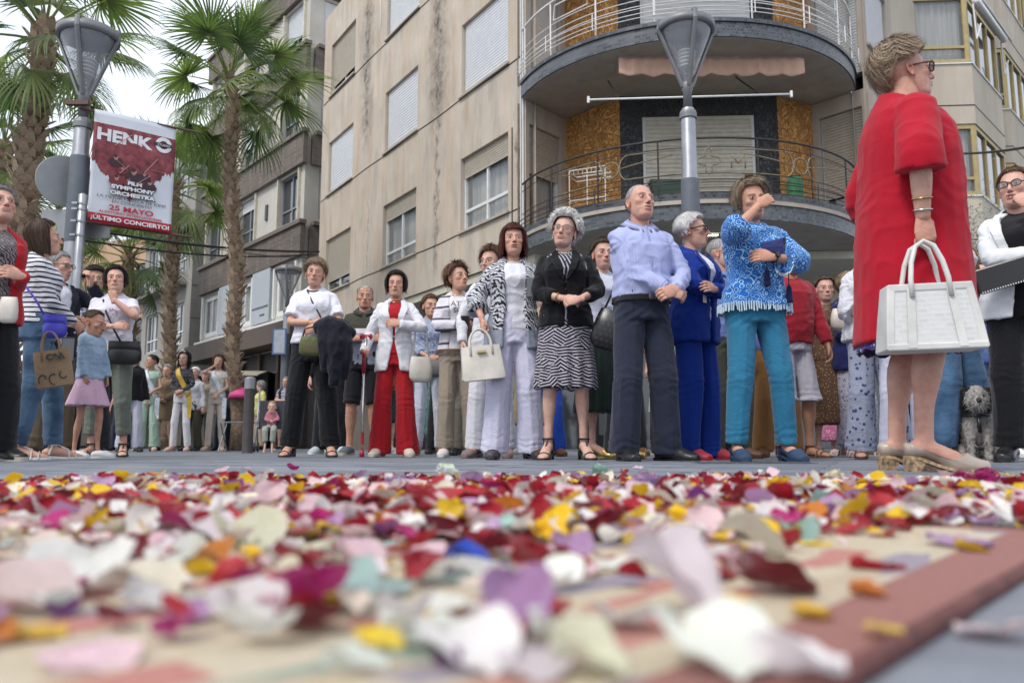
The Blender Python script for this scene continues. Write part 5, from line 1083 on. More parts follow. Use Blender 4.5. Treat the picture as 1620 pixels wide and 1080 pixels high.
def palm(label, base, topp, r0, r1, scale, nf=34, seed=0, stubs=280, stuff=False):
    r_ = random.Random(seed); root = thing('palm_tree', label, 'palm tree', base, 0, None); ax = topp - base; n = 16; P = [ax * (i / n) + Vector((.05 * math.sin(i * .9 + seed), .04 * math.cos(i * .7), 0)) * min(1, i / 3) * (1 if i < n else 0) for i in range(n + 1)]
    mb = MB(); mb.tube(P, [r0 * (1.25 if i == 0 else 1) + (r1 - r0) * i / n for i in range(n + 1)], 14); mb.build('trunk', BARK, root, smooth=True)
    zmin = 1.3; ns = stubs; grp = MB()
    for k in range(ns):
        t = (zmin + (ax.length - zmin) * (k / ns)) / ax.length; i = min(n - 1, int(t * n)); f = t * n - i; p = P[i].lerp(P[i + 1], f); rr = r0 + (r1 - r0) * t; a = k * 2.399963 + r_.gauss(0, .08); s_ = r_.uniform(.8, 1.25) * rr / .15 * .95
        M = Matrix.Translation(p + Vector((math.cos(a) * rr * .93, math.sin(a) * rr * .93, r_.gauss(0, .02)))) @ Matrix.Rotation(a - math.pi / 2, 4, 'Z') @ Matrix.Rotation(R(r_.uniform(-22, 12)), 4, 'X') @ Matrix.Diagonal((s_, s_, s_ * r_.uniform(.8, 1.2), 1))
        if not stuff: o = link('leaf_stub', STUBM, root); o.matrix_local = M
        else: grp.add([M @ v.co for v in STUBM.vertices], [tuple(q.vertices) for q in STUBM.polygons])
    if stuff: grp.build('leaf_stubs', STUB, root, kind='stuff')
    for k in range(nf):
        a = k * 2.399963 + r_.gauss(0, .15); u = (k + .5) / nf; el = 82 - (106 if seed == 1 else 114) * u ** 1.15 + r_.gauss(0, 7); mi = min(4, int(u * 5)); s_ = scale * (r_.uniform(.85, 1.1)) * (.75 if u < .12 else 1)
        o = link('leaf', FRONDS[mi if r_.random() < .8 else r_.randrange(5)], root); o.matrix_local = Matrix.Translation(ax + Vector((0, 0, -.35 * u))) @ Matrix.Rotation(a, 4, 'Z') @ Matrix.Rotation(R(-el), 4, 'Y') @ Matrix.Rotation(r_.gauss(0, .35), 4, 'X') @ Matrix.Scale(s_, 4)
    return root
def vtree(px, py, Y): p = at(px, py, Y); return p
g = lambda px, Y: Vector((gx(px, Y), Y, 0))
palm('tall fan palm with slender scaly trunk in front of the brick banded building', g(376, 16), at(364, 122, 16), .135, .12, 1.22, 29, 1)
palm('thick trunked fan palm at the left edge behind the left lamp post', g(-8, 11), at(72, 40, 11), .155, .14, 1.05, 27, 2)
palm('fan palm right behind the concert banner with drooping fronds', g(262, 22), at(276, 290, 21.5), .17, .15, 1.3, 22, 3, 260)
palm('distant fan palm low between the banner and the black haired woman', g(205, 30), at(205, 400, 30), .24, .2, 1.6, 26, 4, 160, True)
palm('fan palm at the far left whose fronds show behind the round sign', g(22, 17), at(6, 225, 17), .2, .18, 1.25, 22, 5, 160, True)
palm('far fan palm showing only fronds left of the round sign', g(100, 26), at(92, 335, 26), .22, .2, 1.3, 20, 6, 120, True)
# grey-green shrub behind the crowd at right
sh = thing('olive_shrub', 'grey green shrub in front of the right bay windows behind the woman in red', 'shrub', (gx(1550, 10.5), 10.5, 0)); mb = MB(); mb.tube([(0, 0, 0), (.05, 0, 1.0), (0, .03, 2.2)], [.05, .04, .03], 7); mb.build('stem', BARK, sh, smooth=True)
mb = MB(); r_ = random.Random(5)
for k in range(2600):
    p = Vector((r_.gauss(0, .36), r_.gauss(0, .36), 2.6 + r_.gauss(0, .38))); d = Vector((r_.gauss(0, 1), r_.gauss(0, 1), r_.gauss(.3, 1))).normalized(); s_ = d.orthogonal().normalized() * .012; mb.add([p - s_, p + d * .035 + s_, p + d * .075, p + d * .035 - s_], [(0, 1, 2, 3)])
mb.build('foliage', plain('olive_leaf', (.13, .16, .12), .6, var=.4, scale=6), sh)
# ================================================================== LAMP POSTS, SIGNS, BANNER
BOWL = glass('lamp_bowl', (.42, .44, .48), .12, .45)
def lamp_post(label, x, y, ztop, s=1.0, wrap=(1.2, 3.0), stickers=()):
    root = thing('street_lamp', label, 'street lamp', (x, y, 0), 0, None); H = ztop
    mb = MB(); mb.lathe([(.13, 0), (.13, .03), (.105, .06), (.102, wrap[1]), (.088, wrap[1] + .05), (.085, H - 1.12), (.07, H - 1.07)], 20); mb.build('pole', GALV, root, smooth=False); shade_auto(root.children[-1])
    mb = MB(); mb.lathe([(.1052, wrap[0]), (.1062, wrap[0] + .01), (.106, wrap[1] - .04), (.102, wrap[1])], 20, caps=False); mb.build('paint_wrap', GREYP, root, smooth=True)
    mb = MB(); mb.lathe([(.10, H - 1.19), (.10, H - 1.13), (.09, H - 1.10)], 20); mb.build('collar', LAMPG, root)
    mb = MB(); mb.lathe([(.055, H - 1.10), (.05, H - .86), (.065, H - .84), (.065, H - .77), (.05, H - .74)], 16); mb.build('neck', LAMPG, root, smooth=True)
    z0, z1, R0, R1 = H - .80, H - .10, .06, .325
    for k in range(4):
        a = k * math.pi / 2 + .12 + math.pi / 4 * 0; mb = MB(); c, s_ = math.cos(a), math.sin(a); mb.tube([(c * R0, s_ * R0, z0), (c * (R1 + .01), s_ * (R1 + .01), z1), (c * (R1 + .01), s_ * (R1 + .01), z1 + .1), (c * .1, s_ * .1, z1 + .15)], .02, 6, flat=1.5, up=(-s_, c, 0)); mb.build('rib', LAMPG, root)
    mb = MB(); mb.lathe([(.045, z0 + .06), (.10, z0 + .18), (.20, z0 + .42), (.285, z1 - .07), (.30, z1)], 28, caps=False); o = mb.build('bowl', BOWL, root, smooth=True)
    mb = MB(); mb.lathe([(.300, z1 - .02), (.335, z1 - .02), (.34, z1 + .07), (.325, z1 + .075), (.30, z1 + .03)], 32, caps=False); mb.build('rim', LAMPG, root, smooth=True)
    mb = MB(); mb.lathe([(.33, z1 + .05), (.30, z1 + .10), (.18, z1 + .16), (.02, z1 + .18)], 28); mb.build('cover', LAMPG, root, smooth=True)
    mb = MB(); [mb.lathe([(.10 - i * .004, z0 + .44 - i * .045), (.115 - i * .004, z0 + .42 - i * .045), (.10 - i * .004, z0 + .41 - i * .045)], 18) for i in range(5)]; mb.build('louvre', WHITE, root, smooth=True)
    return root
xl = gx(94, 8.9); lamp_post('left grey street lamp carrying the concert banner', xl, 8.9, 4.88, wrap=(2.35, 3.35)); xr = gx(1104, 9.1); lamp_post('right street lamp standing in front of the curved balcony', xr, 9.1, 5.08, wrap=(.5, 3.15))
lamp_post('small distant street lamp beside the woman in white t-shirt', gx(446, 21), 21, 4.75)
# back of signs on a thin galvanised pole
sg = thing('traffic_sign', 'backs of a round and a rectangular grey sign by the left lamp', 'sign', (gx(86, 8.75) + .13, 8.72, 0)); mb = MB(); mb.lathe([(.045, 0), (.045, 2.85), (.01, 2.87)], 14); mb.build('pole', GALV, sg, smooth=True)
PLATE = plain('sign_back', (.27, .28, .29), .55, .5, var=.08)
pc_ = at(103, 287, 9.06) - sg.location; mb = MB(M=Matrix.Translation(pc_) @ Matrix.Rotation(R(38), 4, 'Z') @ RX); mb.lathe([(.30, -.008), (.305, 0), (.30, .006)], 36); mb.build('round_plate', PLATE, sg)
pc_ = at(120, 354, 9.06) - sg.location; mb = MB(M=Matrix.Translation(pc_)); mb.box((-.40, -.005, -.17), (.40, .006, .17)); mb.build('rectangular_plate', PLATE, sg)
mb = MB(M=Matrix.Translation(pc_)); mb.box((-.30, -.011, -.12), (-.22, -.007, -.035)); o = mb.build('sticker', plain('green_sticker', (.35, .5, .03), .5), sg)
mb = MB(M=Matrix.Translation(pc_)); mb.lathe([(.022, 0), (.014, .004)], 12); mb.M = Matrix.Translation(pc_ + Vector((-.26, -.0115, -.078))) @ RX; mb.build('sticker_print', plain('red_print', (.4, .03, .02)), o)
for py in (322, 331, 372, 350): p = at(120, py, 8.7); mb = MB(); mb.M = Matrix.Translation((0, 0, p.z)); mb.lathe([(.045, -.012), (.050, -.01), (.050, .01), (.045, .012)], 14); mb.box((-.09, -.055, -.012), (-.03, -.035, .012)); mb.build('clamp', GALV, sg)
# ---- banner
bn = thing('banner', 'hanging concert banner with red artwork on the left lamp post', 'banner', (0, 0, 0)); Yb0, Yb1 = 8.82, 9.38
q00, q10, q11, q01 = at(138, 349, Yb0), at(270, 367, Yb1), at(283, 202, Yb1), at(153, 172, Yb0)
ux = (q10 - q00); Lx = Vector((ux.x, ux.y, 0)).length; Hz = (q01.z - q00.z) ; org = Vector((q00.x, q00.y, min(q00.z, q10.z))); bd = Vector((ux.x, ux.y, 0)).normalized(); MBn = Matrix(((bd.x, -bd.y, 0, org.x), (bd.y, bd.x, 0, org.y), (0, 0, 1, org.z), (0, 0, 0, 1))); Hz = q01.z - org.z
bm = NM('banner_print', .55); X, Y, Z = bm.sep(bm.co()); uu = bm.math('DIVIDE', X, Lx); vv = bm.math('DIVIDE', Z, Hz); n1 = bm.noise(bm.co(scale=(6, 6, 1.2)), 3.0, 5, .7); n2 = bm.noise(bm.co(), 9, 5, .7)
edge = bm.math('ADD', bm.math('MULTIPLY', bm.math('ABSOLUTE', bm.math('SUBTRACT', uu, .47)), 1.15), bm.math('MULTIPLY_ADD', n1, -.35, .20)); edge = bm.math('MULTIPLY', edge, bm.math('GREATER_THAN', .62, -1.0))
low = bm.math('MULTIPLY_ADD', bm.math('ABSOLUTE', bm.math('SUBTRACT', uu, .47)), .62, .25); low = bm.math('ADD', low, bm.math('MULTIPLY_ADD', n1, .22, -.11)); art = bm.math('MULTIPLY', bm.math('GREATER_THAN', vv, low), bm.math('LESS_THAN', vv, .885))
red = bm.ramp(n2, [(.3, (.05, .008, .015)), (.5, (.22, .03, .04)), (.75, (.34, .10, .11))]); c_ = bm.mix(art, (.60, .63, .68), red); c_ = bm.mix(bm.math('LESS_THAN', vv, .085), c_, (.42, .015, .03)); bm.col(c_); bm.bump(bm.noise(bm.co(), 3, 3), .3, .03)
mb = MB(); mb.sheet(lambda u, v: (Lx * u, .010 * math.sin(u * 5 + v * 3) + .012 * math.sin(v * 7), Hz * v), 24, 24)
o = mb.build('sheet', bm.m, bn, smooth=True); o.matrix_local = MBn; s_ = o.modifiers.new('t', 'SOLIDIFY'); s_.thickness = .003; s_.offset = 1
BW, BK, BR = plain('print_white', (.72, .73, .75)), plain('print_black', (.04, .03, .035)), plain('print_red', (.45, .02, .04))
def bt(body, u, v, size, mat, bold=.0, sx=1.0, d=.022): text(body, size, mat, MBn @ Matrix.Translation((Lx * u, -d, Hz * v)) @ RX, parent=bn, thick=.0008, bold=bold, sx=sx)
bt('HENK', .36, .735, .19, BW, .008, 1.15); bt('FILM', .52, .375, .056, BW, .003, 1.4); bt('SYMPHONY', .50, .323, .060, BW, .003, 1.45); bt('ORCHESTRA', .50, .268, .060, BW, .003, 1.4)
for t_, v, u_, z_, x_ in (('FILM', .374, .52, .056, 1.4), ('SYMPHONY', .322, .50, .060, 1.45), ('ORCHESTRA', .267, .50, .060, 1.4)): bt(t_, u_ + .003, v, z_, BK, .008, x_, .0205)
bt('LA MEJOR MÚSICA DE CINE', .50, .226, .045, BK, .0, 1.35); bt('EN CONCIERTO', .50, .190, .045, BK, .0, 1.3)
bt('25 MAYO', .50, .125, .082, BR, .003, 1.4); bt('AUDITORIO INTERNACIONAL', .50, .090, .040, BR, .001, 1.25); bt('¡ÚLTIMO CONCIERTO!', .50, .024, .066, BW, .002, 1.25)
MBn2 = MBn
mb = MB(M=MBn @ Matrix.Translation((Lx * .845, -.023, Hz * .800)) @ RX); mb.tube([(.072 * math.cos(a), .072 * math.sin(a), 0) for a in np.linspace(0, 6.28, 26, endpoint=False)], .022, 4, flat=.06, closed=True, up=(0, 0, 1)); mb.build('lettering', BW, bn)
mb = MB(M=MBn @ Matrix.Translation((Lx * .845, -.025, Hz * .800)) @ RX); mb.box((-.105, -.022, 0), (.105, .022, .002)); mb.build('lettering', BK, bn); bt('STUDIO', .845, .789, .034, BW, 0, 1.2, .029)
# generic musicians' silhouettes: heads, torsos, violins and bows printed on the sheet
def blob(cx, cz, rx, rz, mat, d=.0185, rot=0): 
    mb = MB(M=MBn @ Matrix.Translation((Lx * cx, -d, Hz * cz)) @ RX @ Matrix.Rotation(R(rot), 4, 'Z')); mb.add([(rx * math.cos(a) * (1 + .12 * math.sin(3 * a + cx * 40)), rz * math.sin(a) * (1 + .1 * math.sin(5 * a + cz * 30)), 0) for a in np.linspace(0, 6.28, 22, endpoint=False)], [tuple(range(22))]); mb.build('print', mat, bn)
PSK, PDK, PMD = plain('print_skin', (.42, .20, .18)), plain('print_dark', (.035, .012, .02)), plain('print_maroon', (.15, .02, .03))
for i, (cx_, cz_, s_) in enumerate(((.47, .66, 1.5), (.28, .60, .9), (.68, .62, .9), (.50, .50, 1.1), (.36, .52, .7), (.63, .50, .8), (.30, .42, .9), (.70, .43, .9), (.44, .42, .7), (.57, .41, .7))):
    d = .0165 + i * .0004; blob(cx_, cz_ - .045 * s_, .085 * s_, .062 * s_, PDK if i % 2 else PMD, d); blob(cx_, cz_, .026 * s_, .036 * s_, PSK, d + .0002); blob(cx_ - .006, cz_ + .014 * s_, .024 * s_, .022 * s_, PDK, d + .0003)
for (a0, b0, a1, b1) in ((.25, .70, .45, .83), (.28, .58, .42, .50), (.62, .50, .78, .66), (.70, .55, .88, .54), (.55, .40, .70, .49), (.33, .46, .44, .55)):
    mb = MB(M=MBn); mb.bar((Lx * a0, -.0235, Hz * b0), (Lx * a1, -.0235, Hz * b1), .004, seg=4); mb.build('print', PSK, bn)
def bt2(body, u, v, size, mat, bold=.0, sx=1.0): bt(body, u, v, size, mat, bold, sx)
# lower lines (below the orchestra block)
BRK = plain('bracket_brown', (.12, .07, .06), .6, .4)
for pa_, pb_ in ((q01, q11), (q00, q10)): mb = MB(); d_ = (pb_ - pa_).normalized(); pa2 = Vector((xl, 8.8, pa_.z + .0)); pe = pb_ + d_ * .25; pe.z = pa2.z; mb.bar(pa2, pe, .014, seg=6); mb.build('bracket_arm', BRK, bn)
mb = MB(); mb.box((xl - .13, 8.74, q01.z + .02), (xl + .13, 8.80, q01.z + .07)); mb.build('clamp', BRK, bn)
# flag behind the banner
p = at(317, 205, 27); fg = thing('flag', 'small red and yellow flag on a pole beside the palm', 'flag', p)
for k, (c, z0, z1) in enumerate((((.5, .02, .02), .33, .46), ((.65, .42, .02), .13, .33), ((.5, .02, .02), 0, .13))):
    mb = MB(); mb.sheet(lambda u, v: (.32 * u + .05 * math.sin(v * 2), .07 * math.sin(u * 6), (z0 + (z1 - z0) * v) * 2.2 - .9 - .25 * u), 10, 3); mb.build('stripe', plain('flag%d' % k, c), fg, smooth=True)
mb = MB(); mb.bar((0, 0, -1.2), (-.02, 0, .3), .02); mb.build('pole', WHITE, fg)
# street plate on the small lamp pole, bollard, folding barrier
p = at(443, 540, 20.8); pl = thing('wall_plaque', 'blue and white plaque fixed to the small distant lamp post', 'sign', p); mb = MB(); mb.box((-.2, 0, -.34), (.16, .03, .34)); mb.build('plate', plain('plaque_blue', (.08, .14, .3)), pl); mb = MB(); mb.box((-.16, -.006, -.30), (.12, -.001, .30)); mb.build('face', plain('plaque_white', (.4, .45, .5)), pl)
bo = thing('bollard', 'dark steel bollard with bright top band in front of the far crowd', 'bollard', (gx(391, 10.2), 10.2, 0)); mb = MB(); mb.lathe([(.070, 0), (.066, .01), (.064, .80)], 20); mb.build('post', plain('bollard_brown', (.075, .065, .065), .5, .5), bo, smooth=True); mb = MB(); mb.lathe([(.066, .802), (.067, .93), (.064, .94), (.03, .955)], 20); mb.build('cap', GALV, bo); shade_auto(bo.children[-1])
for k, px in enumerate((386, 400)):
    ch = thing('folding_chair', ('folded metal chair frame leaning left of the bollard', 'white tubular folding chair frame right behind the bollard')[k], 'chair', (gx(px if k else 372, 13), 13 + k * .3, 0), R(20 * k)); 
    for x in (-.2, .2): mb = MB(); mb.bar((x, -.2, 0), (x, .15, .45), .013); mb.build('leg', GALV, ch); mb = MB(); mb.bar((x, .2, 0), (x, -.15, .45), .013); mb.build('leg', GALV, ch)
    mb = MB(); [mb.box((-.2, -.2 + i * .1, .455), (.2, -.12 + i * .1, .47)) for i in range(4)]; mb.build('seat', GALV, ch)
um = thing('parasol', 'small bright pink parasol behind the bollard', 'parasol', (gx(378, 16), 16, 0)); mb = MB(); mb.lathe([(.26, 0), (.22, .10), (.12, .18), (.01, .22)], 14, (0, 0, 1.02)); mb.build('canopy', plain('pink_canopy', (.55, .05, .2)), um, smooth=True); mb = MB(); mb.bar((0, 0, .0), (0, 0, 1.3), .012); mb.build('pole', WHITE, um)
# ================================================================== THE CROWD
BLK = plain('black_leather', (.012, .012, .013), .35); BLKM = plain('black_plastic', (.015, .015, .017), .3); GLDM = plain('gold_metal', (.55, .38, .14), .25, 1); SILV = plain('silver_metal', (.6, .6, .6), .25, 1); PEARL = plain('pearl', (.75, .72, .66), .25)
BRN = plain('brown_leather', (.11, .045, .022), .45); CRM = plain('cream_leather', (.60, .56, .49), .42, bump=.1); LENS = glass('spectacle_lens', (.35, .33, .33), .05, .22); LENSD = glass('tinted_lens', (.09, .03, .03), .05, .7)
TORT = plain('tortoiseshell', (.09, .02, .015), .25); WSNK = plain('white_sneaker', (.68, .68, .67), .5); NAVYL = plain('navy_suede', (.02, .045, .10), .7); SOLE = plain('pale_sole', (.42, .38, .32), .7)
H_GREY = ((.20, .195, .19), (.50, .49, .48)); H_WHITE = ((.58, .57, .55), (.92, .91, .89)); H_BLACK = ((.008, .006, .006), (.035, .025, .022)); H_BROWN = ((.035, .018, .010), (.13, .075, .045)); H_BLOND = ((.16, .105, .06), (.50, .38, .24)); H_RED = ((.045, .008, .006), (.16, .035, .022)); H_AUB = ((.08, .035, .02), (.24, .115, .06)); H_DBLOND = ((.17, .12, .078), (.50, .38, .26))
SHORT = dict(t=.018, front=34, side=2, back=-40, messy=1.2); BOB = dict(t=.020, hang=.065, front=34, fringe=4, face=62); CURLY = dict(t=.040, front=36, side=-14, back=-42, curl=1, dens=1.7); BALD = dict(t=.006, front=48, recede=.95, back=-36, side=-2, dens=.6, messy=.6); MEN = dict(t=.010, front=38, side=-2, back=-36)
LONG = dict(t=.022, hang=.25, front=36, face=72, messy=1.2); SWEPT = dict(t=.020, front=28, side=-2, back=-40, sweep=.8, messy=1.5, top=1.25)
ARM_CLASP = {'l': ((-.02, -.20, 1.00), (-1, .35, -.5), 'loose', (1, -.25, -.25), (0, -1, .3)), 'r': ((.06, -.22, 1.00), (1, .35, -.5), 'loose', (-1, -.15, -.25), (0, -1, .3))}
ARM_CROSS = {'l': ((.07, -.19, 1.14), (-1, -.2, -.6), 'relax', (1, -.1, .05), (0, -1, .2)), 'r': ((-.06, -.215, 1.13), (1, -.2, -.6), 'relax', (-1, -.05, .05), (0, -1, .3))}
ARM_DOWN = {}
def arms(base, **k): d = dict(base); d.update(k); return d
def dress(**o):
    def f(sk, root):
        v, sd_, L = sk.vox, sk.seed, sk.lift
        if 'top' in o:
            t = dict(o['top']); m = t.pop('m'); t['hem'] = t.get('hem', .9) + L; top(sk, m, vox=v, seed=sd_, parent=root, hi=sk.hi, **t)
        if 'jacket' in o:
            t = dict(o['jacket']); m = t.pop('m'); lp = t.pop('lapel', False); g0 = t.pop('g', .10); g1 = t.pop('g1', 1.3); gz = t.pop('gz', 1.08); g2 = t.pop('g2', .6); ml = t.pop('ml', m); t['hem'] = t.get('hem', .82) + L
            gp = lambda z: min(.95, g0 + max(0, (z - L - gz)) * g1 + max(0, gz - .1 - (z - L)) * g2)
            t.setdefault('name', 'jacket'); t.setdefault('ease', .020); top(sk, m, gap=gp, vox=v, seed=sd_ + 2, parent=root, hi=sk.hi, **t)
            if lp: lapels(sk, ml, root, gp, z0=1.425 + L, z1=gz + L - .02, wd=lp if lp is not True else .05, off=t['ease'] + .002)
        if 'pants' in o: t = dict(o['pants']); m = t.pop('m'); trousers(sk, m, vox=v, seed=sd_ + 1, parent=root, waist=1.02 + L, **t)
        if 'skirt' in o: t = dict(o['skirt']); m = t.pop('m'); t['z0'] = t.get('z0', 1.04) + L; skirt(sk, m, vox=v, seed=sd_ + 4, parent=root, **t)
        if 'shoes' in o:
            t = o['shoes']; shoe(sk, t[0], t[1], root, *(t[2:]))
        if 'collar' in o: collar(sk, o['collar'], root, r=.070 if sk.q.get('b') == 'm' else .060)
        if 'glasses' in o: glasses(sk, root, *o['glasses'][:1], **(o['glasses'][1] if len(o['glasses']) > 1 else {}))
        if 'ear' in o: earring(sk, root, o['ear'])
        if 'neck' in o: ring_on(sk, root, o['neck'][0], 'necklace', z=1.425 + L, rad=o['neck'][1], beads=o['neck'][2] if len(o['neck']) > 2 else 0)
        if 'belt' in o:
            mb = MB(M=Matrix.Scale(sk.S, 4)); z = o['belt'][1] + L; mb.loft([ring_pts(sk, z, .022, n=36), ring_pts(sk, z + .03, .022, n=36)], caps=False); mb.build('belt', o['belt'][0], root, smooth=True)
        if 'extra' in o: o['extra'](sk, root)
    return f
def W(c, r, **k): return dict(H=c, **k)
# bags -------------------------------------------------------------
def bagM(loc, rz, tilt=0): return Matrix.Translation(loc) @ Matrix.Rotation(rz, 4, 'Z') @ Matrix.Rotation(tilt, 4, 'Y')
def tote(label, loc, rz, w_, h, d, mat, hh=.14, hm=None, taper=.82, logo=None, cat='handbag', tilt=0, strips=False, piping=None, nm='handbag', hr=.008, hw=.25):
    b = thing(nm, label, cat, loc, rz); b.rotation_euler = (0, tilt, rz); mb = MB(); n = 20
    def ring(z, k, q=5):
        out = []
        for i in range(n):
            a = 2 * math.pi * i / n; c, s_ = math.cos(a), math.sin(a); r_ = (abs(c) ** q + abs(s_) ** q) ** (-1 / q); out.append((w_ / 2 * k * c * r_, d / 2 * (.4 + .6 * (1 - z / h) if z > 0 else 1) * s_ * r_ * (1 + .06 * math.sin(z / h * 3)), z))
        return out
    mb.loft([ring(0, .94), ring(.012, 1), ring(h * .3, 1 - (1 - taper) * .3), ring(h * .6, 1 - (1 - taper) * .6), ring(h, taper)]); o = mb.build('body', mat, b); shade_auto(o, 40)
    hm = hm or mat
    for g in (-1, 1):
        mb = MB(); y = g * d * .22; P = [(-w_ * hw, y * 1.4, h * .72)] + [(w_ * hw * math.cos(a) * -1 * 1.0, y * (1 - .6 * math.sin(a)), h + hh * math.sin(a)) for a in np.linspace(.02, math.pi - .02, 12)] + [(w_ * hw, y * 1.4, h * .72)]; mb.tube(P, hr, 7); mb.build('handle', hm, b, smooth=True)
    if strips:
        for g in (-1, 1):
            for x in (-w_ * hw, w_ * hw): mb = MB(); mb.loft([[(x * (1 + .25 * (1 - z / h)) - .014, g * (d / 2 * (.4 + .6 * (1 - z / h)) + .004), z), (x * (1 + .25 * (1 - z / h)) + .014, g * (d / 2 * (.4 + .6 * (1 - z / h)) + .004), z), (x * (1 + .25 * (1 - z / h)) + .014, g * (d / 2 * (.4 + .6 * (1 - z / h)) + .008), z), (x * (1 + .25 * (1 - z / h)) - .014, g * (d / 2 * (.4 + .6 * (1 - z / h)) + .008), z)] for z in (.01, h * .5, h * .98)]); mb.build('strap_band', hm, b)
    if logo: mb = MB(); mb.box((-.03, -d / 2 * .7 - .012, h * .78), (.03, -d / 2 * .7 + .01, h * .84)); mb.build('clasp', logo, b)
    return b
def pouch(label, loc, rz, w_, h, d, mat, tilt=0, cat='handbag', nm='handbag', flap=None, strap=None, quilt=False):
    b = thing(nm, label, cat, loc, rz); b.rotation_euler = (0, tilt, rz); mb = MB(); n = 22; rings = []
    for z, k, kd in ((0, .55, .4), (h * .06, .82, .8), (h * .2, 1, 1), (h * .5, 1, 1.05), (h * .8, .93, .8), (h, .84, .35)):
        rings.append([(w_ / 2 * k * math.copysign(abs(math.cos(a)) ** .6, math.cos(a)), d / 2 * kd * math.copysign(abs(math.sin(a)) ** .8, math.sin(a)), z) for a in np.linspace(0, 2 * math.pi, n, endpoint=False)])
    mb.loft(rings); shade_auto(mb.build('body', mat, b), 50)
    if flap: mb = MB(); mb.sheet(lambda u, v: (w_ * .46 * (2 * u - 1), -d / 2 * (1.12 - .25 * abs(2 * u - 1) ** 3) * (1 if v < .8 else .7), h * (1.0 - .5 * v) if v < .9 else h * .5), 10, 5); mb.build('flap', flap, b, smooth=True)
    if strap:
        m_, pts = strap; mb = MB(); mb.tube([Vector(p) for p in pts], .007, 6, flat=.5); mb.build('strap', m_, b, smooth=True)
    return b
def loc_of(root, sk, p): bpy.context.view_layer.update(); return wpt(root, sk, p)
def strap_pts(root, sk, bag_loc, pts):      # shoulder strap given in the person's coordinates, expressed in the bag's frame (unrotated bag)
    return [wpt(root, sk, p) - Vector(bag_loc) for p in pts]
# ---------------------------------------------------------------- front row, left to right
c_ = cloth
r1, k1 = person('grey haired woman at the far left edge in a red cardigan and patterned scarf', -34, 297, dict(H=1.62, W=.95, limb=.92, arms={'r': ((.06, -.22, 1.12), (.2, .5, -1), 'relax', (-1, -.1, .1), (0, -1, .2)), 'l': ((-.28, -.1, .95), (-1, .4, 0), 'relax')}, head=(-6, -14, 0), face=dict(age=.8)), yaw=56, hi=1,
    hairs=(SHORT, *H_GREY), outfit=dress(top=dict(m=c_('scarf', '3a3438', '8d8486', pat='zebra', s=2.5), sl=0, hem=.86), jacket=dict(m=c_('red_knit', 'b0202a', rough=.95), sl=2, g=.35, g1=.4, g2=.2, hem=.84, ease=.024, name='cardigan'), pants=dict(m=c_('black', '15151a'), hem=.07), shoes=('sneaker', BLK, SOLE)))
r2, k2 = person('young brown haired woman seen from behind in a navy striped top and jeans', 46, 352, dict(H=1.63, b='f', W=1.0, D=1.0, heel=.01, skin=(.58, .37, .28), arms={'r': ((.08, -.20, 1.0), (1, .6, -.7), 'fist', (.1, -1, .1), (.9, 0, .4)), 'l': ((.0, -.22, .98), (-1, .6, -.7), 'loose')}, head=(8, -8, 0), face=dict(age=.05), lean=(0, .03), feet={'l': (-.10, .06, -5), 'r': (.12, -.16, 10)}, strap=1), yaw=118, hi=1,
    hairs=(dict(t=.020, hang=.14, front=40, face=70, messy=.9), *H_BROWN), outfit=dress(top=dict(m=c_('navy_stripe', 'd4d4d6', '1b2240', pat='hstripe'), sl=2, hem=.93, ease=.012, name='striped_top', amp=.8), pants=dict(m=c_('mid_denim', '31485f', '55718c', pat='denim'), hem=.10, kr=.072, hr=.062, tr=.094, name='jeans'), shoes=('sandal', WHITE)))
r3, k3 = person('grey haired man in a dark suit with a hand raised to his glasses', 72, 405, dict(H=1.72, b='m', arms={'r': ((.14, -.24, 1.42), (1, -.1, -1), 'loose', (-.3, -.5, .8), (.8, -.5, 0)), 'l': ((-.1, -.24, 1.1), (-1, 0, -.6), 'loose')}, head=(20, 5, 0), face=dict(age=.9)), yaw=60, Y=6.75, hi=1,
    hairs=(MEN, *H_GREY), outfit=dress(jacket=dict(m=c_('navy_wool', '191d2c'), lapel=True, hem=.82, gz=1.15), top=dict(m=c_('white_shirt', 'c9ccd4'), sl=0, name='shirt'), pants=dict(m=c_('khaki', '6e5f4c'), hem=.07), shoes=('dress', BLK), glasses=(BLKM, dict(tint=LENS))))
r4, k4 = person('dark haired youth in a small blue check shirt behind the woman with the bob', 132, 423, dict(H=1.71, b='m', W=.92, skin=(.46, .29, .20), head=(12, -4, 0), face=dict(age=.0)), yaw=20, Y=7.3, hi=1,
    hairs=(dict(t=.022, front=30, side=0, back=-35, sweep=.7, messy=1.2), *H_BLACK), outfit=dress(top=dict(m=c_('blue_check', 'b4bdc8', '2c405c', pat='check', s=.75), sl=2, hem=.88, name='shirt'), collar=c_('blue_check', 'b4bdc8', '2c405c', pat='check', s=.75), pants=dict(m=c_('charcoal', '2a2b30'), hem=.06), shoes=('dress', BLK)))
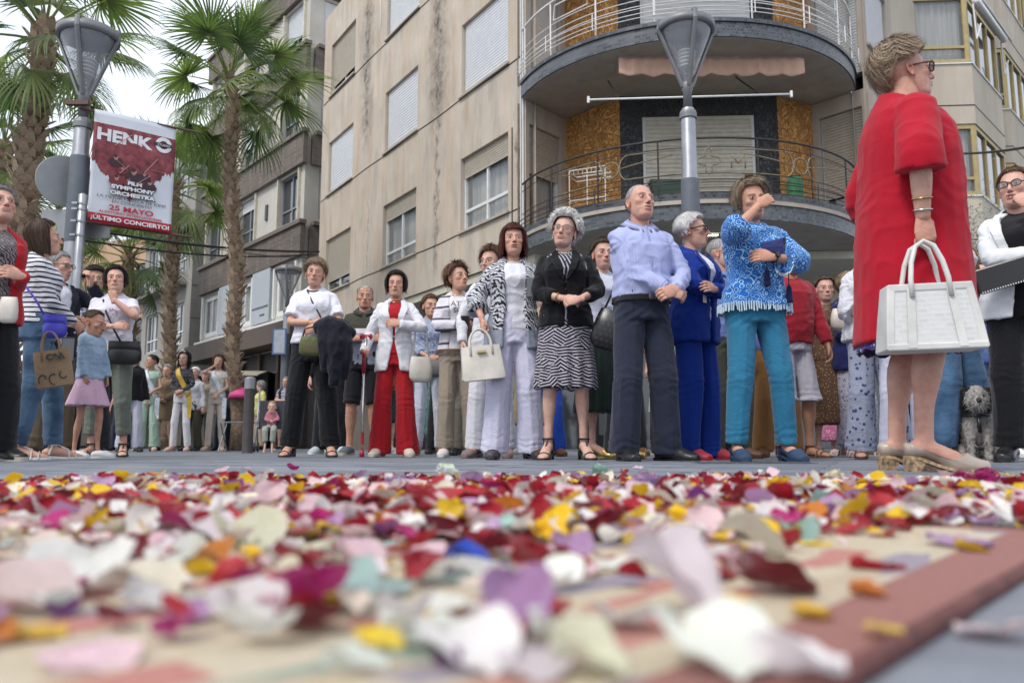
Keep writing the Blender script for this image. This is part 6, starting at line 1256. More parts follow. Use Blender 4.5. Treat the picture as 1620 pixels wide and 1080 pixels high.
r5, k5 = person('black bobbed woman in white t-shirt resting her chin on one hand', 166, 424, dict(H=1.58, W=1.16, D=1.1, limb=1.12, heel=.02, arms={'l': ((.06, -.22, 1.13), (-1, 0, -.6), 'relax', (1, -.05, .05), (0, -1, .3)), 'r': ((.045, -.22, 1.37), (1.2, -.5, -1.2), 'fist', (-.2, .1, 1), (.4, -1, 0))}, head=(10, -10, -4), face=dict(age=.75, fat=.5), feet={'l': (-.13, 0, -16), 'r': (.13, .05, 12)}, hairc=(.02, .015, .012)), yaw=12, hi=1,
    hairs=(dict(t=.024, hang=.055, front=40, face=60, sweep=.3), *H_BLACK), outfit=dress(top=dict(m=c_('white_tee', 'd6d3dc'), sl=.55, hem=.90, ease=.014, name='tshirt'), pants=dict(m=c_('sage_grey', '6c7268'), hem=.20, kr=.08, hr=.064), shoes=('sandal', BLK), ear=SILV))
r6, k6 = person('little girl in denim jacket and pink skirt with a dark ponytail', 134, 502, dict(H=1.09, b='k', skin=(.46, .27, .19), head=(22, 10, 8), face=dict(age=0, squint=1), arms={'r': ((.18, -.10, .80), (1, .3, 0), 'relax'), 'l': ((-.12, -.08, .86), (-1, .3, 0), 'relax')}, feet={'l': (-.09, .05, 10), 'r': (.10, -.10, 20)}, limb=.95), yaw=62, Y=6.0, hi=1,
    hairs=(dict(t=.011, front=46, side=6, back=-34, messy=1.0), *H_BROWN), outfit=dress(top=dict(m=c_('pale_denim', '7d97ae', '9db3c6', pat='denim'), sl=1.9, hem=.90, ease=.022, name='denim_jacket', sf=.004), skirt=dict(m=c_('pink_cotton', 'c9a5b8'), hem=.60, flare=.10, z0=1.0), shoes=('sneaker', WSNK, WSNK)))
# the ponytail
mb = MB(M=Matrix.Scale(k6.S, 4)); hb = k6.HM @ Vector((0, .10, .03)); mb.tube([hb, hb + Vector((0, .06, .0)), hb + Vector((-.01, .09, -.08)), hb + Vector((.01, .07, -.20)), hb + Vector((0, .05, -.30))], [.022, .040, .045, .036, .010], 10); me, V, N = fuse(mb, .008, 1); V = V * 1.0 + N * (vn(V * [60, 60, 16], 2) * .007)[:, None]
F = faces_np(me); t_ = np.clip(.5 + .5 * vn(V * [90, 90, 10], 4), 0, 1)[:, None]; link('ponytail', mesh_np(V, F, 'ponytail', HAIR, np.array(H_BROWN[0]) * (1 - t_) + np.array(H_BROWN[1]) * t_), r6)
# ---- sashed women
def sash(sk, root, m, g=1):
    n = 14; mb = MB(M=Matrix.Scale(sk.S, 4)); L = sk.lift
    def pt(u, w_):
        x = g * (-.10 + .24 * u); z = 1.425 - .50 * u; x += w_ * .034; z += g * w_ * .03
        return tp(sk, max(-.155, min(.155, x)), z + L, .022)
    mb.sheet(lambda u, v: pt(u, 2 * v - 1), n, 3); o = mb.build('sash', m, root, smooth=True); s_ = o.modifiers.new('t', 'SOLIDIFY'); s_.thickness = .004
    mb = MB(M=Matrix.Scale(sk.S, 4)); q_ = pt(1, 0); mb.sheet(lambda u, v: (q_.x + g * .01 + (2 * u - 1) * .04, q_.y - .012 - .006 * math.sin(u * 6), q_.z - .38 * v), 4, 6); mb.build('sash_tail', m, root, smooth=True)
def sash_mat(name, c, edge):
    m = NM(name, .5); X, Y, Z = m.sep(m.co()); v = m.n('TexVoronoi', {'Vector': m.co(), 'Scale': 26.0}); f = m.ramp(v.outputs[0], [(.18, (1, 1, 1)), (.26, (0, 0, 0))]); m.col(m.mix(f, c, edge)); return m.m
SW_, SO_ = sash_mat('white_blue_sash', (.66, .68, .72), (.08, .26, .55)), sash_mat('gold_sash', (.62, .40, .05), (.35, .14, .05))
for lb, px, pt_, mt_, mp_, hs, yw, hd, am, sm_, fc, Hh, sk_c in (
 ('young woman in mint green outfit and white blue sash looking left', 232, 562, c_('mint', '9db5a4'), c_('mint', '9db5a4'), (dict(t=.014, front=44, side=4, back=-30, messy=.5), *H_BLACK), 8, (-62, -4, 0), ARM_CLASP, SW_, dict(age=0), 1.70, (.46, .28, .20)),
 ('young woman in dark dotted blouse and gold sash wearing a tiara', 284, 557, c_('dark_dots', '23232b', 'a8a8ac', pat='dots'), c_('white_cotton', 'd2d0d2'), (dict(t=.024, hang=.20, front=40, face=70, messy=1.6), *H_BLACK), 0, (-4, 0, 0), arms(ARM_CLASP, l=((-.02, -.19, .96), (-1, .4, -.5), 'loose', (1, -.25, -.5), (0, -1, .3))), SO_, dict(age=0), 1.70, (.50, .32, .24)),
 ('young woman in cream blouse and white blue sash wiping her nose', 339, 562, c_('cream_blouse', 'cfc8bb'), c_('cream_linen', 'b9ada0'), (dict(t=.020, hang=.22, front=40, face=74, messy=1.2), *H_AUB), 6, (16, 0, 0), {'l': ((-.01, -.19, 1.50), (-1.2, -.4, -1), 'fist', (.5, 0, .8), (-.3, -1, 0)), 'r': ((.07, -.22, .98), (1, .5, -.3), 'loose', (-.5, -.3, -.8), (.3, -1, 0))}, SW_, dict(age=0), 1.69, (.52, .34, .25))):
    def ex(sk, root, sm_=sm_): sash(sk, root, sm_)
    rr, kk = person(lb, px, pt_, dict(H=Hh, W=.84, D=.86, limb=.85, heel=.03, head=hd, face=fc, arms=am, skin=sk_c), yaw=yw, hi=1, hairs=hs, group='women in fiesta sashes',
        outfit=dress(top=dict(m=mt_, sl=.35 if mt_.name.startswith(('mint', 'cream')) else 1.9, hem=.98, ease=.010, name='blouse'), pants=dict(m=mp_, hem=.08, kr=.085 if px == 232 else .068, hr=.11 if px == 232 else .060, tr=.09), shoes=('pump', plain('nude_shoe', (.45, .32, .25))), belt=(GLDM, .99) if px == 232 else (mp_, .99), extra=ex))
    if px == 284: mb = MB(M=Matrix.Scale(kk.S, 4) @ kk.HM); [mb.lathe([(.003, 0), (.0045, .012 + .02 * math.cos(k * .3)), (.0, .02 + .03 * math.cos(k * .3))], 6, (.07 * math.sin(k * .2), -.045 - .03 * math.cos(k * .2), .112 - .02 * abs(math.sin(k * .2)))) for k in range(-4, 5)]; mb.build('tiara', SILV, rr)
# ---- woman in white t-shirt and black trousers
def ex7(sk, root):
    for t_ in (.0,): pass
    S = sk.S; strap_line(sk, root, BLK, [tp(sk, -.06, 1.42 + sk.lift, .012), tp(sk, .0, 1.30 + sk.lift, .026), tp(sk, .07, 1.18 + sk.lift, .028), tp(sk, .10, 1.07 + sk.lift, .03)], .007, 'strap')
    wristband(sk, 'l', root, GLDM, 'bracelet', .12, .031, .004)
r7, k7 = person('blonde woman in white t-shirt and black trousers with a dark jacket over her arm', 490, 413, dict(H=1.60, heel=.055, W=1.10, D=1.08, limb=1.08, arms={'l': ((.02, -.22, 1.10), (-1, .1, -.7), 'relax', (1, -.1, -.05), (0, -1, .3)), 'r': ((.07, -.26, 1.06), (1, .2, -.6), 'relax', (-1, -.05, -.35), (0, -1, .4))}, head=(4, -2, 3), face=dict(age=.85, squint=.4), skin=(.55, .34, .25), feet={'l': (-.17, 0, -12), 'r': (.17, 0, 14)}), yaw=6, hi=2,
    hairs=(dict(SWEPT, hang=0, back=-46), *H_DBLOND), outfit=dress(top=dict(m=c_('white_linen', 'dcdce4'), sl=.8, hem=.94, ease=.022, sf=.012, name='tshirt'), pants=dict(m=c_('black_crepe', '0d0e14'), hem=.10, kr=.096, hr=.098, tr=.100), shoes=('wedge', plain('navy_wedge', (.012, .014, .025), .5)), neck=(BLK, .007), ear=PEARL, extra=ex7))
b_ = wpt(r7, k7, (.03, -.27, .99)); SEQ = cloth('sequins', '4e5a2c', '8a3f5a', pat='dots', s=1.6, rough=.4)
pouch('small olive and pink sequinned pouch held against black trousers', b_ - Vector((0, 0, .12)), R(10), .21, .16, .06, SEQ, strap=(BLK, [(-.08, 0, .15), (-.06, -.02, .22), (.0, -.02, .235), (.05, 0, .20), (.08, 0, .15)]))
b_ = wpt(r7, k7, (.17, -.22, 1.06)); jk = thing('jacket', 'folded navy jacket draped over the forearm of the woman in black trousers', 'jacket', b_); mb = MB(); DN = c_('navy_jersey', '10131f')
mb.tube([(-.10, -.03, .05), (0, -.04, .07), (.10, -.02, .05), (.17, .02, .0)], [.05, .075, .075, .05], 12, round_=.5)
for x, y, l, r_ in ((-.03, -.06, .30, .06), (.05, -.07, .42, .07), (.12, -.03, .36, .065), (.06, .05, .34, .06)): mb.tube([(x, y, .06), (x + .01, y - .01, -.08), (x + .02, y, -l * .6), (x + .01, y + .01, -l)], [.05, r_, r_ * .9, r_ * .55], 12, round_=.5)
me, V, N = fuse(mb, .010, 2); V = V + N * ((.5 - np.abs(vn(V * [26, 26, 9], 5))) * .020)[:, None]; me.vertices.foreach_set('co', V.ravel()); me.materials.append(DN); me.polygons.foreach_set('use_smooth', [True] * len(me.polygons)); me.update(); link('cloth', me, jk)
# ---- man with glasses on his forehead
def polo(C):
    return np.where(C[:, 2] > 1.24, 0, np.where(C[:, 2] > 1.20, 1, 2))
def ex8(sk, root): glasses(sk, root, BLKM, up=.058, rad=.0018)
PL = [c_('olive_jersey', '3b3a2f'), c_('white_stripe', 'cfd0d4'), c_('grey_jersey', '8f93a2')]
r8, k8 = person('man in olive and grey polo shirt and black shorts with glasses on his forehead', 572, 452, dict(H=1.70, b='m', W=1.02, D=1.1, arms=ARM_CROSS, head=(6, 0, 0), face=dict(age=1.0, open=.5), skin=(.50, .29, .20), leg=1.02), yaw=4, hi=1,
    hairs=(BALD, *H_GREY), outfit=dress(top=dict(m=PL, cuts=polo, sl=.85, hem=.88, sf=.012, name='polo_shirt'), collar=PL[0], pants=dict(m=c_('black_shorts', '141319'), hem=.50, kr=.095, hr=.1, tr=.1, name='shorts'), shoes=('sneaker', plain('grey_suede', (.10, .115, .14), .8), SOLE), extra=ex8))
# ---- woman in white blazer and red trousers, with crutch
RED = c_('red_crepe', 'a4121f'); BLZ = c_('white_blazer', 'd8d8dc', bump=.15)
r9, k9 = person('black bobbed woman in white blazer over red trousers leaning on a crutch', 622, 432, dict(H=1.57, W=.95, heel=.02, arms={'l': ((-.27, -.14, .93), (-.5, 1, -.2), 'fist', (.2, -1, -.25), (-1, 0, .2)), 'r': ((.06, -.215, 1.18), (1, .0, -.7), 'relax', (-1, -.1, .12), (0, -1, .3))}, head=(2, -4, 0), face=dict(age=.9, open=.25, fat=.2), skin=(.54, .34, .25), hairc=(.02, .012, .01)), yaw=2, hi=2,
    hairs=(dict(t=.024, hang=.06, front=38, face=56, sweep=.5), *H_BLACK), outfit=dress(top=dict(m=RED, sl=0, hem=.92), jacket=dict(m=BLZ, lapel=.055, hem=.76, g=.06, gz=1.12, g1=1.5, g2=1.2, ease=.020, flare=.012), pants=dict(m=RED, hem=.03, kr=.092, hr=.120, tr=.096), shoes=('loafer', plain('cream_shoe', (.5, .45, .38))), neck=(GLDM, .0035)))
def crutch(sk, root):
    hd = wpt(root, sk, sk.wr['l'] + sk.hdir['l'] * .06); hz = hd.z - .02; cr = thing('crutch', 'red and aluminium elbow crutch in the hand of the woman in red trousers', 'crutch', (hd.x, hd.y, 0)); mb = MB(); mb.lathe([(.011, .06), (.011, hz - .12)], 12); mb.build('shaft', SILV, cr, smooth=True)
    RP = plain('red_plastic', (.35, .012, .03), .35)
    mb = MB(); mb.lathe([(.017, hz - .14), (.017, hz - .01), (.014, hz)], 12); mb.build('upper_tube', RP, cr, smooth=True); mb = MB(); mb.tube([(0, .03, hz + .002), (0, -.10, hz + .012)], .016, 10, round_=.6); mb.build('grip', RP, cr, smooth=True)
    mb = MB(); mb.tube([(0, .03, hz), (0, .07, hz + .16)], .010, 8); mb.build('cuff_arm', SILV, cr, smooth=True); mb = MB(); mb.tube([(.045 * math.cos(a), .07 + .045 * math.sin(a), hz + .17) for a in np.linspace(-.4, 3.6, 12)], .012, 6, flat=2.0, up=(0, 0, 1)); mb.build('cuff', RP, cr, smooth=True)
    mb = MB(); mb.lathe([(.022, 0), (.020, .03), (.014, .06)], 12); mb.build('rubber_tip', RP, cr, smooth=True); mb = MB(); mb.lathe([(.0145, .10), (.0145, .20)], 10); mb.build('collar', RP, cr)
crutch(k9, r9)
b_ = wpt(r9, k9, (.25, -.10, .72)); pouch('small cream shoulder bag hanging beside the red trousers', b_ - Vector((0, 0, .04)), R(20), .20, .22, .08, CRM, strap=(CRM, [(-.07, 0, .20), (-.05, .02, .42), (-.03, .03, .55), (.02, .03, .55), (.05, .02, .40), (.07, 0, .20)]))
# ---- woman in patterned blue blouse
r10, k10 = person('short haired woman in blue patterned blouse and white jeans behind the red trousers', 678, 468, dict(H=1.60, heel=.02, W=.92, arms=ARM_CLASP, head=(14, -2, 0), face=dict(age=.7), skin=(.52, .32, .23)), yaw=10, hi=1, hairs=(SHORT, *H_AUB),
    outfit=dress(top=dict(m=c_('blue_feather', '5a6f99', 'b9bfcc', pat='zebra', s=2.6), sl=1.5, hem=.88, ease=.02, name='blouse'), pants=dict(m=c_('white_jeans', 'c3c8d6'), hem=.08, kr=.075, hr=.065), shoes=('pump', GLDM)))
b_ = wpt(r10, k10, (.05, -.24, .92)); pouch('grey slouchy shoulder bag in front of the blue patterned blouse', b_ - Vector((0, 0, .10)), R(8), .30, .17, .09, plain('grey_leather', (.13, .12, .115), .5))
# ---- woman in striped cardigan
def ex11(sk, root):
    S = sk.S; M = Matrix.Translation(Vector(tp(sk, .02, 1.27 + sk.lift, .022)) * S + Vector((0, -.006, 0))) @ RX
    text('ATTR', .055 * 1.1, BLKM, M @ Matrix.Translation((0, .025, 0)), name='print', parent=root, sx=1.1); text('SITU', .055 * 1.1, BLKM, M @ Matrix.Translation((.005, -.03, 0)), name='print', parent=root, sx=1.1)
    mb = MB(M=Matrix.Scale(S, 4)); z = .885 + sk.lift; mb.loft([ring_pts(sk, z, .030, n=36), ring_pts(sk, z + .035, .028, n=36)], caps=False); mb.build('cardigan_hem', BRN, root, smooth=True)
r11, k11 = person('woman in striped cream cardigan over a printed t-shirt looking to the right', 722, 420, dict(H=1.60, heel=.025, W=.96, arms={'l': ((.02, -.21, 1.12), (-1, .1, -.7), 'relax', (1, -.1, .0), (0, -1, .3)), 'r': ((.10, -.28, 1.08), (1, .2, -.6), 'fist', (-.4, -.6, .3), (.4, -1, 0))}, head=(34, -10, 0), face=dict(age=.8), skin=(.54, .34, .25), feet={'l': (-.10, -.02, -10), 'r': (.14, .03, 22)}), yaw=6, hi=1,
    hairs=(dict(t=.030, front=36, side=-8, back=-48, messy=1.8), *H_AUB), outfit=dress(top=dict(m=c_('white_tee2', 'd8d6d8'), sl=0, hem=.88, name='tshirt'), jacket=dict(m=c_('striped_knit', 'cfcbd2', '4e4650', pat='hbands'), sl=1.85, hem=.88, g=.45, g1=.3, g2=.3, ease=.024, name='cardigan'), pants=dict(m=c_('taupe', '948778'), hem=.08, kr=.085, hr=.088), shoes=('pump', plain('white_shoe', (.6, .58, .55))), neck=(GLDM, .003), ear=GLDM, extra=ex11))
p = wpt(r11, k11, k11.wr['r'] + k11.hdir['r'] * .09); ph = thing('phone', 'mobile phone in a brown leather case held against the printed t-shirt', 'phone', p - Vector((.0, .02, .02)), R(15)); mb = MB(); mb.box((-.038, -.008, -.08), (.038, .006, .08)); bevel(mb.build('case', BRN, ph), .005); mb = MB(); mb.box((-.03, -.011, -.04), (.03, -.0085, .075)); mb.build('screen', BLKM, ph)
b_ = wpt(r11, k11, (.14, -.27, .84)); SAGE = plain('sage_leather', (.33, .36, .31), .5, bump=.1); pouch('soft sage green handbag hanging from the arm of the woman in striped cardigan', b_ - Vector((0, 0, .02)), R(-6), .27, .21, .11, SAGE, tilt=.25, flap=SAGE, strap=(SAGE, [(-.10, 0, .19), (-.06, 0, .30), (.0, 0, .36), (.06, 0, .30), (.10, 0, .19)]))
# ---- woman behind in white jacket
r12, k12 = person('light brown haired woman in white jacket mostly hidden behind the dark red haired one', 776, 398, dict(H=1.66, W=.95, heel=.03, head=(-20, 0, 0), face=dict(age=.6), arms={'l': ((-.22, -.1, .9), (-1, .5, 0), 'relax')}), yaw=-10, Y=6.5, hi=1, hairs=(dict(t=.028, front=36, hang=.02, messy=1.6), *H_AUB),
    outfit=dress(top=dict(m=c_('white_jacket2', 'd4d4d8'), sl=2, hem=.80, ease=.02, name='jacket'), pants=dict(m=c_('white_pants2', 'd0d0d6'), hem=.07), shoes=('pump', plain('mauve_shoe', (.22, .15, .14)))))
# ---- dark red haired woman in zebra jacket
r13, k13 = person('dark red haired woman in zebra print jacket and white trousers', 812, 358, dict(H=1.63, heel=.03, W=1.02, D=1.0, arms={'l': ((-.24, -.14, .96), (-.8, .8, 0), 'hook', (0, -.15, -1), (-1, -.2, 0)), 'r': ((.16, -.24, 1.15), (1, .1, -.7), 'fist', (-.6, -.6, .2), (.2, -1, .2))}, head=(-2, -8, 0), face=dict(age=.85, open=.35), skin=(.56, .35, .26), hairc=(.06, .015, .01), feet={'l': (-.13, 0, -14), 'r': (.13, 0, 20)}), yaw=6, hi=2,
    hairs=(dict(t=.021, hang=.115, front=36, fringe=13, face=56, messy=1.0, flare=.12), *H_RED), outfit=dress(top=dict(m=c_('white_camisole', 'd9d9e0'), sl=0, hem=.90, neck=None), jacket=dict(m=[c_('zebra', 'c4c6cc', '23242b', pat='zebra', s=1.55), c_('sheer_grey', '8d93a0')], cuts=lambda C: np.where((C[:, 2] < .90 + .03) | ((C[:, 0] < -.16) & (C[:, 2] < 1.06)), 1, 0), sl=1.55, sf=.03, hem=.76, g=.42, g1=.25, g2=.1, ease=.03, flare=.02, name='kimono_jacket'), pants=dict(m=c_('pale_lilac_white', 'c9c8dc'), hem=.05, kr=.10, hr=.112, tr=.102), shoes=('pump', plain('glitter_shoe', (.07, .06, .065), .4, .3, var=.6, scale=60)), neck=(PEARL, .0055, 1), ear=GLDM))
p = wpt(r13, k13, k13.wr['l'] + k13.hdir['l'] * .085); tote('structured cream handbag held low by the dark red haired woman', p - Vector((-.015, .01, .335)), R(8), .30, .235, .13, CRM, hh=.115, logo=GLDM, taper=.90, tilt=-.12)
p = wpt(r13, k13, k13.wr['r'] + k13.hdir['r'] * .09); ph = thing('phone', 'dark mobile phone gripped by the woman in the zebra jacket', 'phone', p - Vector((.0, .02, .0)), R(-20)); mb = MB(); mb.box((-.036, -.006, -.07), (.036, .006, .07)); bevel(mb.build('case', BLKM, ph), .004); mb = MB(); mb.box((-.032, -.0085, -.062), (.032, -.0063, .062)); mb.build('screen', GLD, ph)
# ---- white curly haired woman
def ex14(sk, root):
    wristband(sk, 'l', root, GLDM, 'bracelet', .22, .034, .004); mb = MB(M=Matrix.Scale(sk.S, 4)); [mb.lathe([(.001, -.006), (.007, -.003), (.007, .003), (.001, .006)], 8, tp(sk, 0, 1.33 - .05 * i + sk.lift, .026)) for i in range(6)]; mb.build('buttons', BLKM, root, smooth=True)
CK = c_('black_knit', '101014', rough=.95)
r14, k14 = person('woman with white curly hair in black jacket and leaf print skirt', 896, 342, dict(H=1.58, heel=.05, W=1.06, D=1.05, limb=1.05, arms=arms(ARM_CLASP, l=((-.01, -.21, 1.055), (-1, .3, -.6), 'loose', (1, -.2, -.2), (0, -1, .4)), r=((.09, -.24, 1.045), (1, .3, -.6), 'loose', (-1, -.1, -.2), (0, -1, .4))), head=(-14, -4, 6), face=dict(age=1.0, fat=.4), skin=(.60, .40, .32)), yaw=-2, hi=2,
    hairs=(CURLY, *H_WHITE), outfit=dress(top=dict(m=c_('dark_pin', '1c1c26', 'a9a9b4', pat='vstripe', s=.5), sl=0, hem=.92, name='blouse'), jacket=dict(m=CK, sl=1.6, hem=.88, g=.05, gz=1.22, g1=1.6, g2=0, ease=.024, lapel=.05), skirt=dict(m=c_('leaf_print', '14141c', 'b9b2bd', pat='leaf'), hem=.50, flare=.035), shoes=('sandal', BLK), glasses=(plain('rose_metal', (.3, .16, .12), .3, .8), dict(tint=LENS, rad=.0016)), neck=(PEARL, .005, 1), ear=PEARL, extra=ex14))
QLT = tiles('quilted_black', (.012, .012, .013), (.02, .02, .022), .035, .035, (.004, .004, .004), .3, off=.5)
b_ = wpt(r14, k14, (.27, -.14, .80)); pouch('black quilted shoulder bag hanging beside the leaf print skirt', b_ - Vector((0, 0, .04)), R(-15), .24, .26, .12, QLT, tilt=.3, strap=(BLK, [(-.08, 0, .24), (-.06, .02, .40), (-.04, .03, .55), (.0, .03, .56), (.03, .0, .42), (.06, 0, .24)]))
# ---- man in pale blue shirt
BS = c_('pale_blue_stripe', 'a9b0d6', 'a0a8d1', pat='vstripe', bump=.15)
def ex15(sk, root):
    wristband(sk, 'l', root, BS, 'cuff', .12, .040, .006)
    mb = MB(M=Matrix.Scale(sk.S, 4)); P = [tp(sk, .0, z, .0155) for z in np.linspace(.99, 1.42, 12)]; mb.tube(P, .007, 4, flat=.3); mb.build('placket', c_('placket', '8f98c4'), root)
    mb = MB(M=Matrix.Scale(sk.S, 4)); mb.sheet(lambda u, v: tp(sk, .05 + .09 * u, 1.27 - .12 * v, .017), 4, 4); mb.build('pocket', BS, root)
    mb = MB(M=Matrix.Scale(sk.S, 4)); q_ = tp(sk, 0, .952, .026); mb.box((q_.x - .022, q_.y - .008, q_.z), (q_.x + .022, q_.y + .004, q_.z + .034)); mb.build('buckle', SILV, root)
r15, k15 = person('balding man in pale blue button shirt and navy trousers looking up', 1020, 293, dict(H=1.72, b='m', W=1.02, D=1.16, arms={'l': ((.06, -.24, 1.00), (-1, .5, -.3), 'loose', (1, -.3, -.35), (0, -1, .3)), 'r': ((.12, -.25, 1.00), (1, .4, -.4), 'loose', (-1, -.25, -.3), (0, -1, .3))}, head=(6, -9, 2), face=dict(age=1.0, open=.65, nose=1.3), skin=(.56, .34, .26), feet={'l': (-.13, -.02, -4), 'r': (.14, -.02, 34)}), yaw=14, hi=2,
    hairs=(BALD, (.28, .26, .25), (.5, .48, .47)), outfit=dress(top=dict(m=BS, sl=2, hem=.975, ease=.016, name='shirt', amp=1.2, neck=0), collar=BS, pants=dict(m=c_('navy_trousers', '23283a'), hem=.045, kr=.094, hr=.096, tr=.104, amp=1.1), shoes=('dress', BLK), belt=(BLK, .952), extra=ex15))
# ---- woman in royal blue suit
RB = c_('royal_blue', '0a2f84', sheen=.05, bump=.12)
def ex16(sk, root):
    mb = MB(M=Matrix.Scale(sk.S, 4)); P = [tp(sk, -.10, z, .055) for z in (1.16, 1.10, 1.06)]; mb.tube(P, .022, 4, flat=.2, up=(0, 1, 0)); mb.build('bag_strap', CRM, root); wristband(sk, 'r', root, GLDM, 'bracelet', .1, .031, .004); wristband(sk, 'l', root, BLK, 'watch', .1, .030, .005, watch=True)
r16, k16 = person('white haired woman in royal blue trouser suit and thick black glasses', 1104, 341, dict(H=1.60, heel=.02, W=1.04, D=1.08, arms=ARM_CROSS, head=(22, -3, 0), face=dict(age=.8, fat=.2, nose=1.1), skin=(.55, .34, .26), feet={'l': (-.12, .0, -8), 'r': (.13, 0, 20)}), yaw=44, hi=2,
    hairs=(dict(t=.022, front=36, hang=.02, face=84, side=4, sweep=.5, messy=.7), *H_WHITE), outfit=dress(top=dict(m=c_('white_top', 'd8d8de'), sl=0, hem=.92), jacket=dict(m=RB, lapel=.04, sl=1.95, hem=.78, g=.08, gz=1.14, g1=1.4, g2=.3, ease=.026, flare=.015), pants=dict(m=RB, hem=.03, kr=.092, hr=.112, tr=.100), shoes=('loafer', plain('red_shoe', (.35, .02, .04))), glasses=(BLKM, dict(tint=LENS, r=.023, rad=.0042)), extra=ex16))
r17, k17 = person('older man with glasses half hidden behind the royal blue suit', 1150, 376, dict(H=1.72, b='m', head=(30, -4, 0), face=dict(age=1.0), W=1.0, skin=(.60, .38, .31)), yaw=30, Y=6.3, hi=1, hairs=(BALD, *H_GREY),
    outfit=dress(top=dict(m=c_('sky_shirt', '6f86bb'), sl=1.8, hem=.90, name='shirt'), collar=c_('sky_shirt', '6f86bb'), pants=dict(m=c_('dark_olive', '3c3d33'), hem=.06), shoes=('dress', BRN), glasses=(BLKM, dict(rad=.0014))))
# ---- woman in turquoise
MED = c_('medallion_blouse', '1f5fae', 'a8cfe6', pat='medallion', c3='3b8fc9'); TUR = c_('turquoise', '2b7293'); LACE = plain('pale_lace', (.50, .62, .70), .9)
def ex18(sk, root):
    mb = MB(M=Matrix.Scale(sk.S, 4)); r_ = random.Random(3)
    for i, p in enumerate(ring_pts(sk, .90 + sk.lift, .052, n=96)):
        l = r_.uniform(.022, .038); mb.tube([p + Vector((0, 0, .025)), p + Vector((r_.gauss(0, .003), r_.gauss(0, .003), -l))], .0045, 4)
    for s in 'lr':
        e, w_ = sk.elb[s], sk.wr[s]; ax = (w_ - e).normalized(); c = e.lerp(w_, .60 if s == 'r' else .12); u = ax.orthogonal().normalized(); b = ax.cross(u)
        for k in range(34): a = k * 2 * math.pi / 34; p = c + u * math.cos(a) * .072 + b * math.sin(a) * .072; mb.tube([p - ax * .02, p + Vector((r_.gauss(0, .003), 0, -.03))], .0045, 4)
    mb.build('lace_fringe', LACE, root, kind='stuff'); wristband(sk, 'r', root, BLK, 'watch', .06, .030, .006, watch=True); ring_on(sk, root, BRN, 'necklace', z=1.44 + sk.lift, r=.075, rad=.0025, tilt=.8)
    for dx, z0 in ((.02, 1.12), (.17, 1.03)):
        q_ = tp(sk, dx, z0 + sk.lift, .07); m2 = MB(M=Matrix.Scale(sk.S, 4)); m2.tube([q_ + Vector((0, 0, .10)), q_], .003, 4); m2.lathe([(.006, 0), (.016, -.02), (.022, -.10), (.02, -.11)], 12, q_); m2.build('tassel', c_('navy_tassel', '141c48'), root, smooth=True)
r18, k18 = person('blonde woman in turquoise trousers and blue medallion blouse covering her eyes', 1204, 291, dict(H=1.66, heel=.03, W=1.02, D=1.02, limb=1.05, arms={'l': ((-.02, -.195, 1.50), (-1.6, -.6, -1.6), 'loose', (.75, -.05, .55), (.1, -1, .4)), 'r': ((.03, -.25, 1.17), (1, -.1, -.6), 'relax', (-1, -.1, .1), (0, -1, .3))}, head=(4, 2, -3), face=dict(age=.8, squint=1), skin=(.52, .31, .22), feet={'l': (-.14, 0, -4), 'r': (.17, 0, 6)}), yaw=2, hi=2,
    hairs=(dict(t=.028, hang=.035, front=36, face=66, messy=1.8, sweep=.4), *H_DBLOND), outfit=dress(top=dict(m=MED, sl=(1.12, 1.60), sf=.035, hem=.90, ease=.034, flare=.018, name='blouse'), pants=dict(m=TUR, hem=.105, kr=.082, hr=.070, tr=.100), shoes=('loafer', NAVYL), extra=ex18))
p = wpt(r18, k18, (.06, -.17, 1.23)); cl_ = thing('clutch', 'navy blue fabric clutch tucked under the arm of the woman in turquoise', 'clutch', p - Vector((0, .02, .0)), R(-8)); cl_.scale = (.52, .8, .5); mb = MB(); mb.loft([[(-.14, -.012, 0), (.12, -.012, 0), (.12, .012, 0), (-.14, .012, 0)], [(-.12, -.016, .08), (.12, -.016, .10), (.12, .016, .10), (-.12, .016, .08)], [(-.11, -.010, .145), (.12, -.010, .20), (.12, .010, .20), (-.11, .010, .145)]]); bevel(mb.build('pouch', c_('navy_satin', '252d66', rough=.5), cl_), .006); mb = MB(); mb.tube([(.12, -.018, .0), (.125, -.018, .2)], .012, 6, flat=.5); mb.build('zip', BLKM, cl_)
# ---------------------------------------------------------------- the woman in red, nearest
REDC = c_('crimson_crepe', 'a80a24', sheen=.08, bump=.10); LACEP = c_('multicolour_lace', '232a6b', 'c9b9c9', pat='floral', s=1.3, c3='a01a30')
def ex19(sk, root):
    L = sk.lift; S = sk.S
    # lace strip at the neck and down the open front, and the lace hem of the dress
    mb = MB(M=Matrix.Scale(S, 4)); mb.loft([[tp(sk, x, z, .030) for x in (-.012, .035)] + [tp(sk, x, z, .040) for x in (.035, -.012)] for z in np.linspace(.60 + L if False else .95 + L, 1.42 + L, 14)]); mb.build('lace_front', LACEP, root)
    mb = MB(M=Matrix.Scale(S, 4)); a = ring_pts(sk, .92 + L, .056, n=60, sq=2.1, zz=.425 + L); b = ring_pts(sk, .92 + L, .050, n=60, sq=2.1, zz=.475 + L)
    mb.loft([[p + Vector((0, 0, .008 * math.sin(i * 1.9))) for i, p in enumerate(a)], b], caps=False); o = mb.build('lace_hem', LACEP, root); o.modifiers.new('t', 'SOLIDIFY').thickness = .006
    wristband(sk, 'l', root, GLDM, 'gold_bracelet', .30, .036, .0032); wristband(sk, 'l', root, SILV, 'silver_bracelet', .12, .033, .0034)
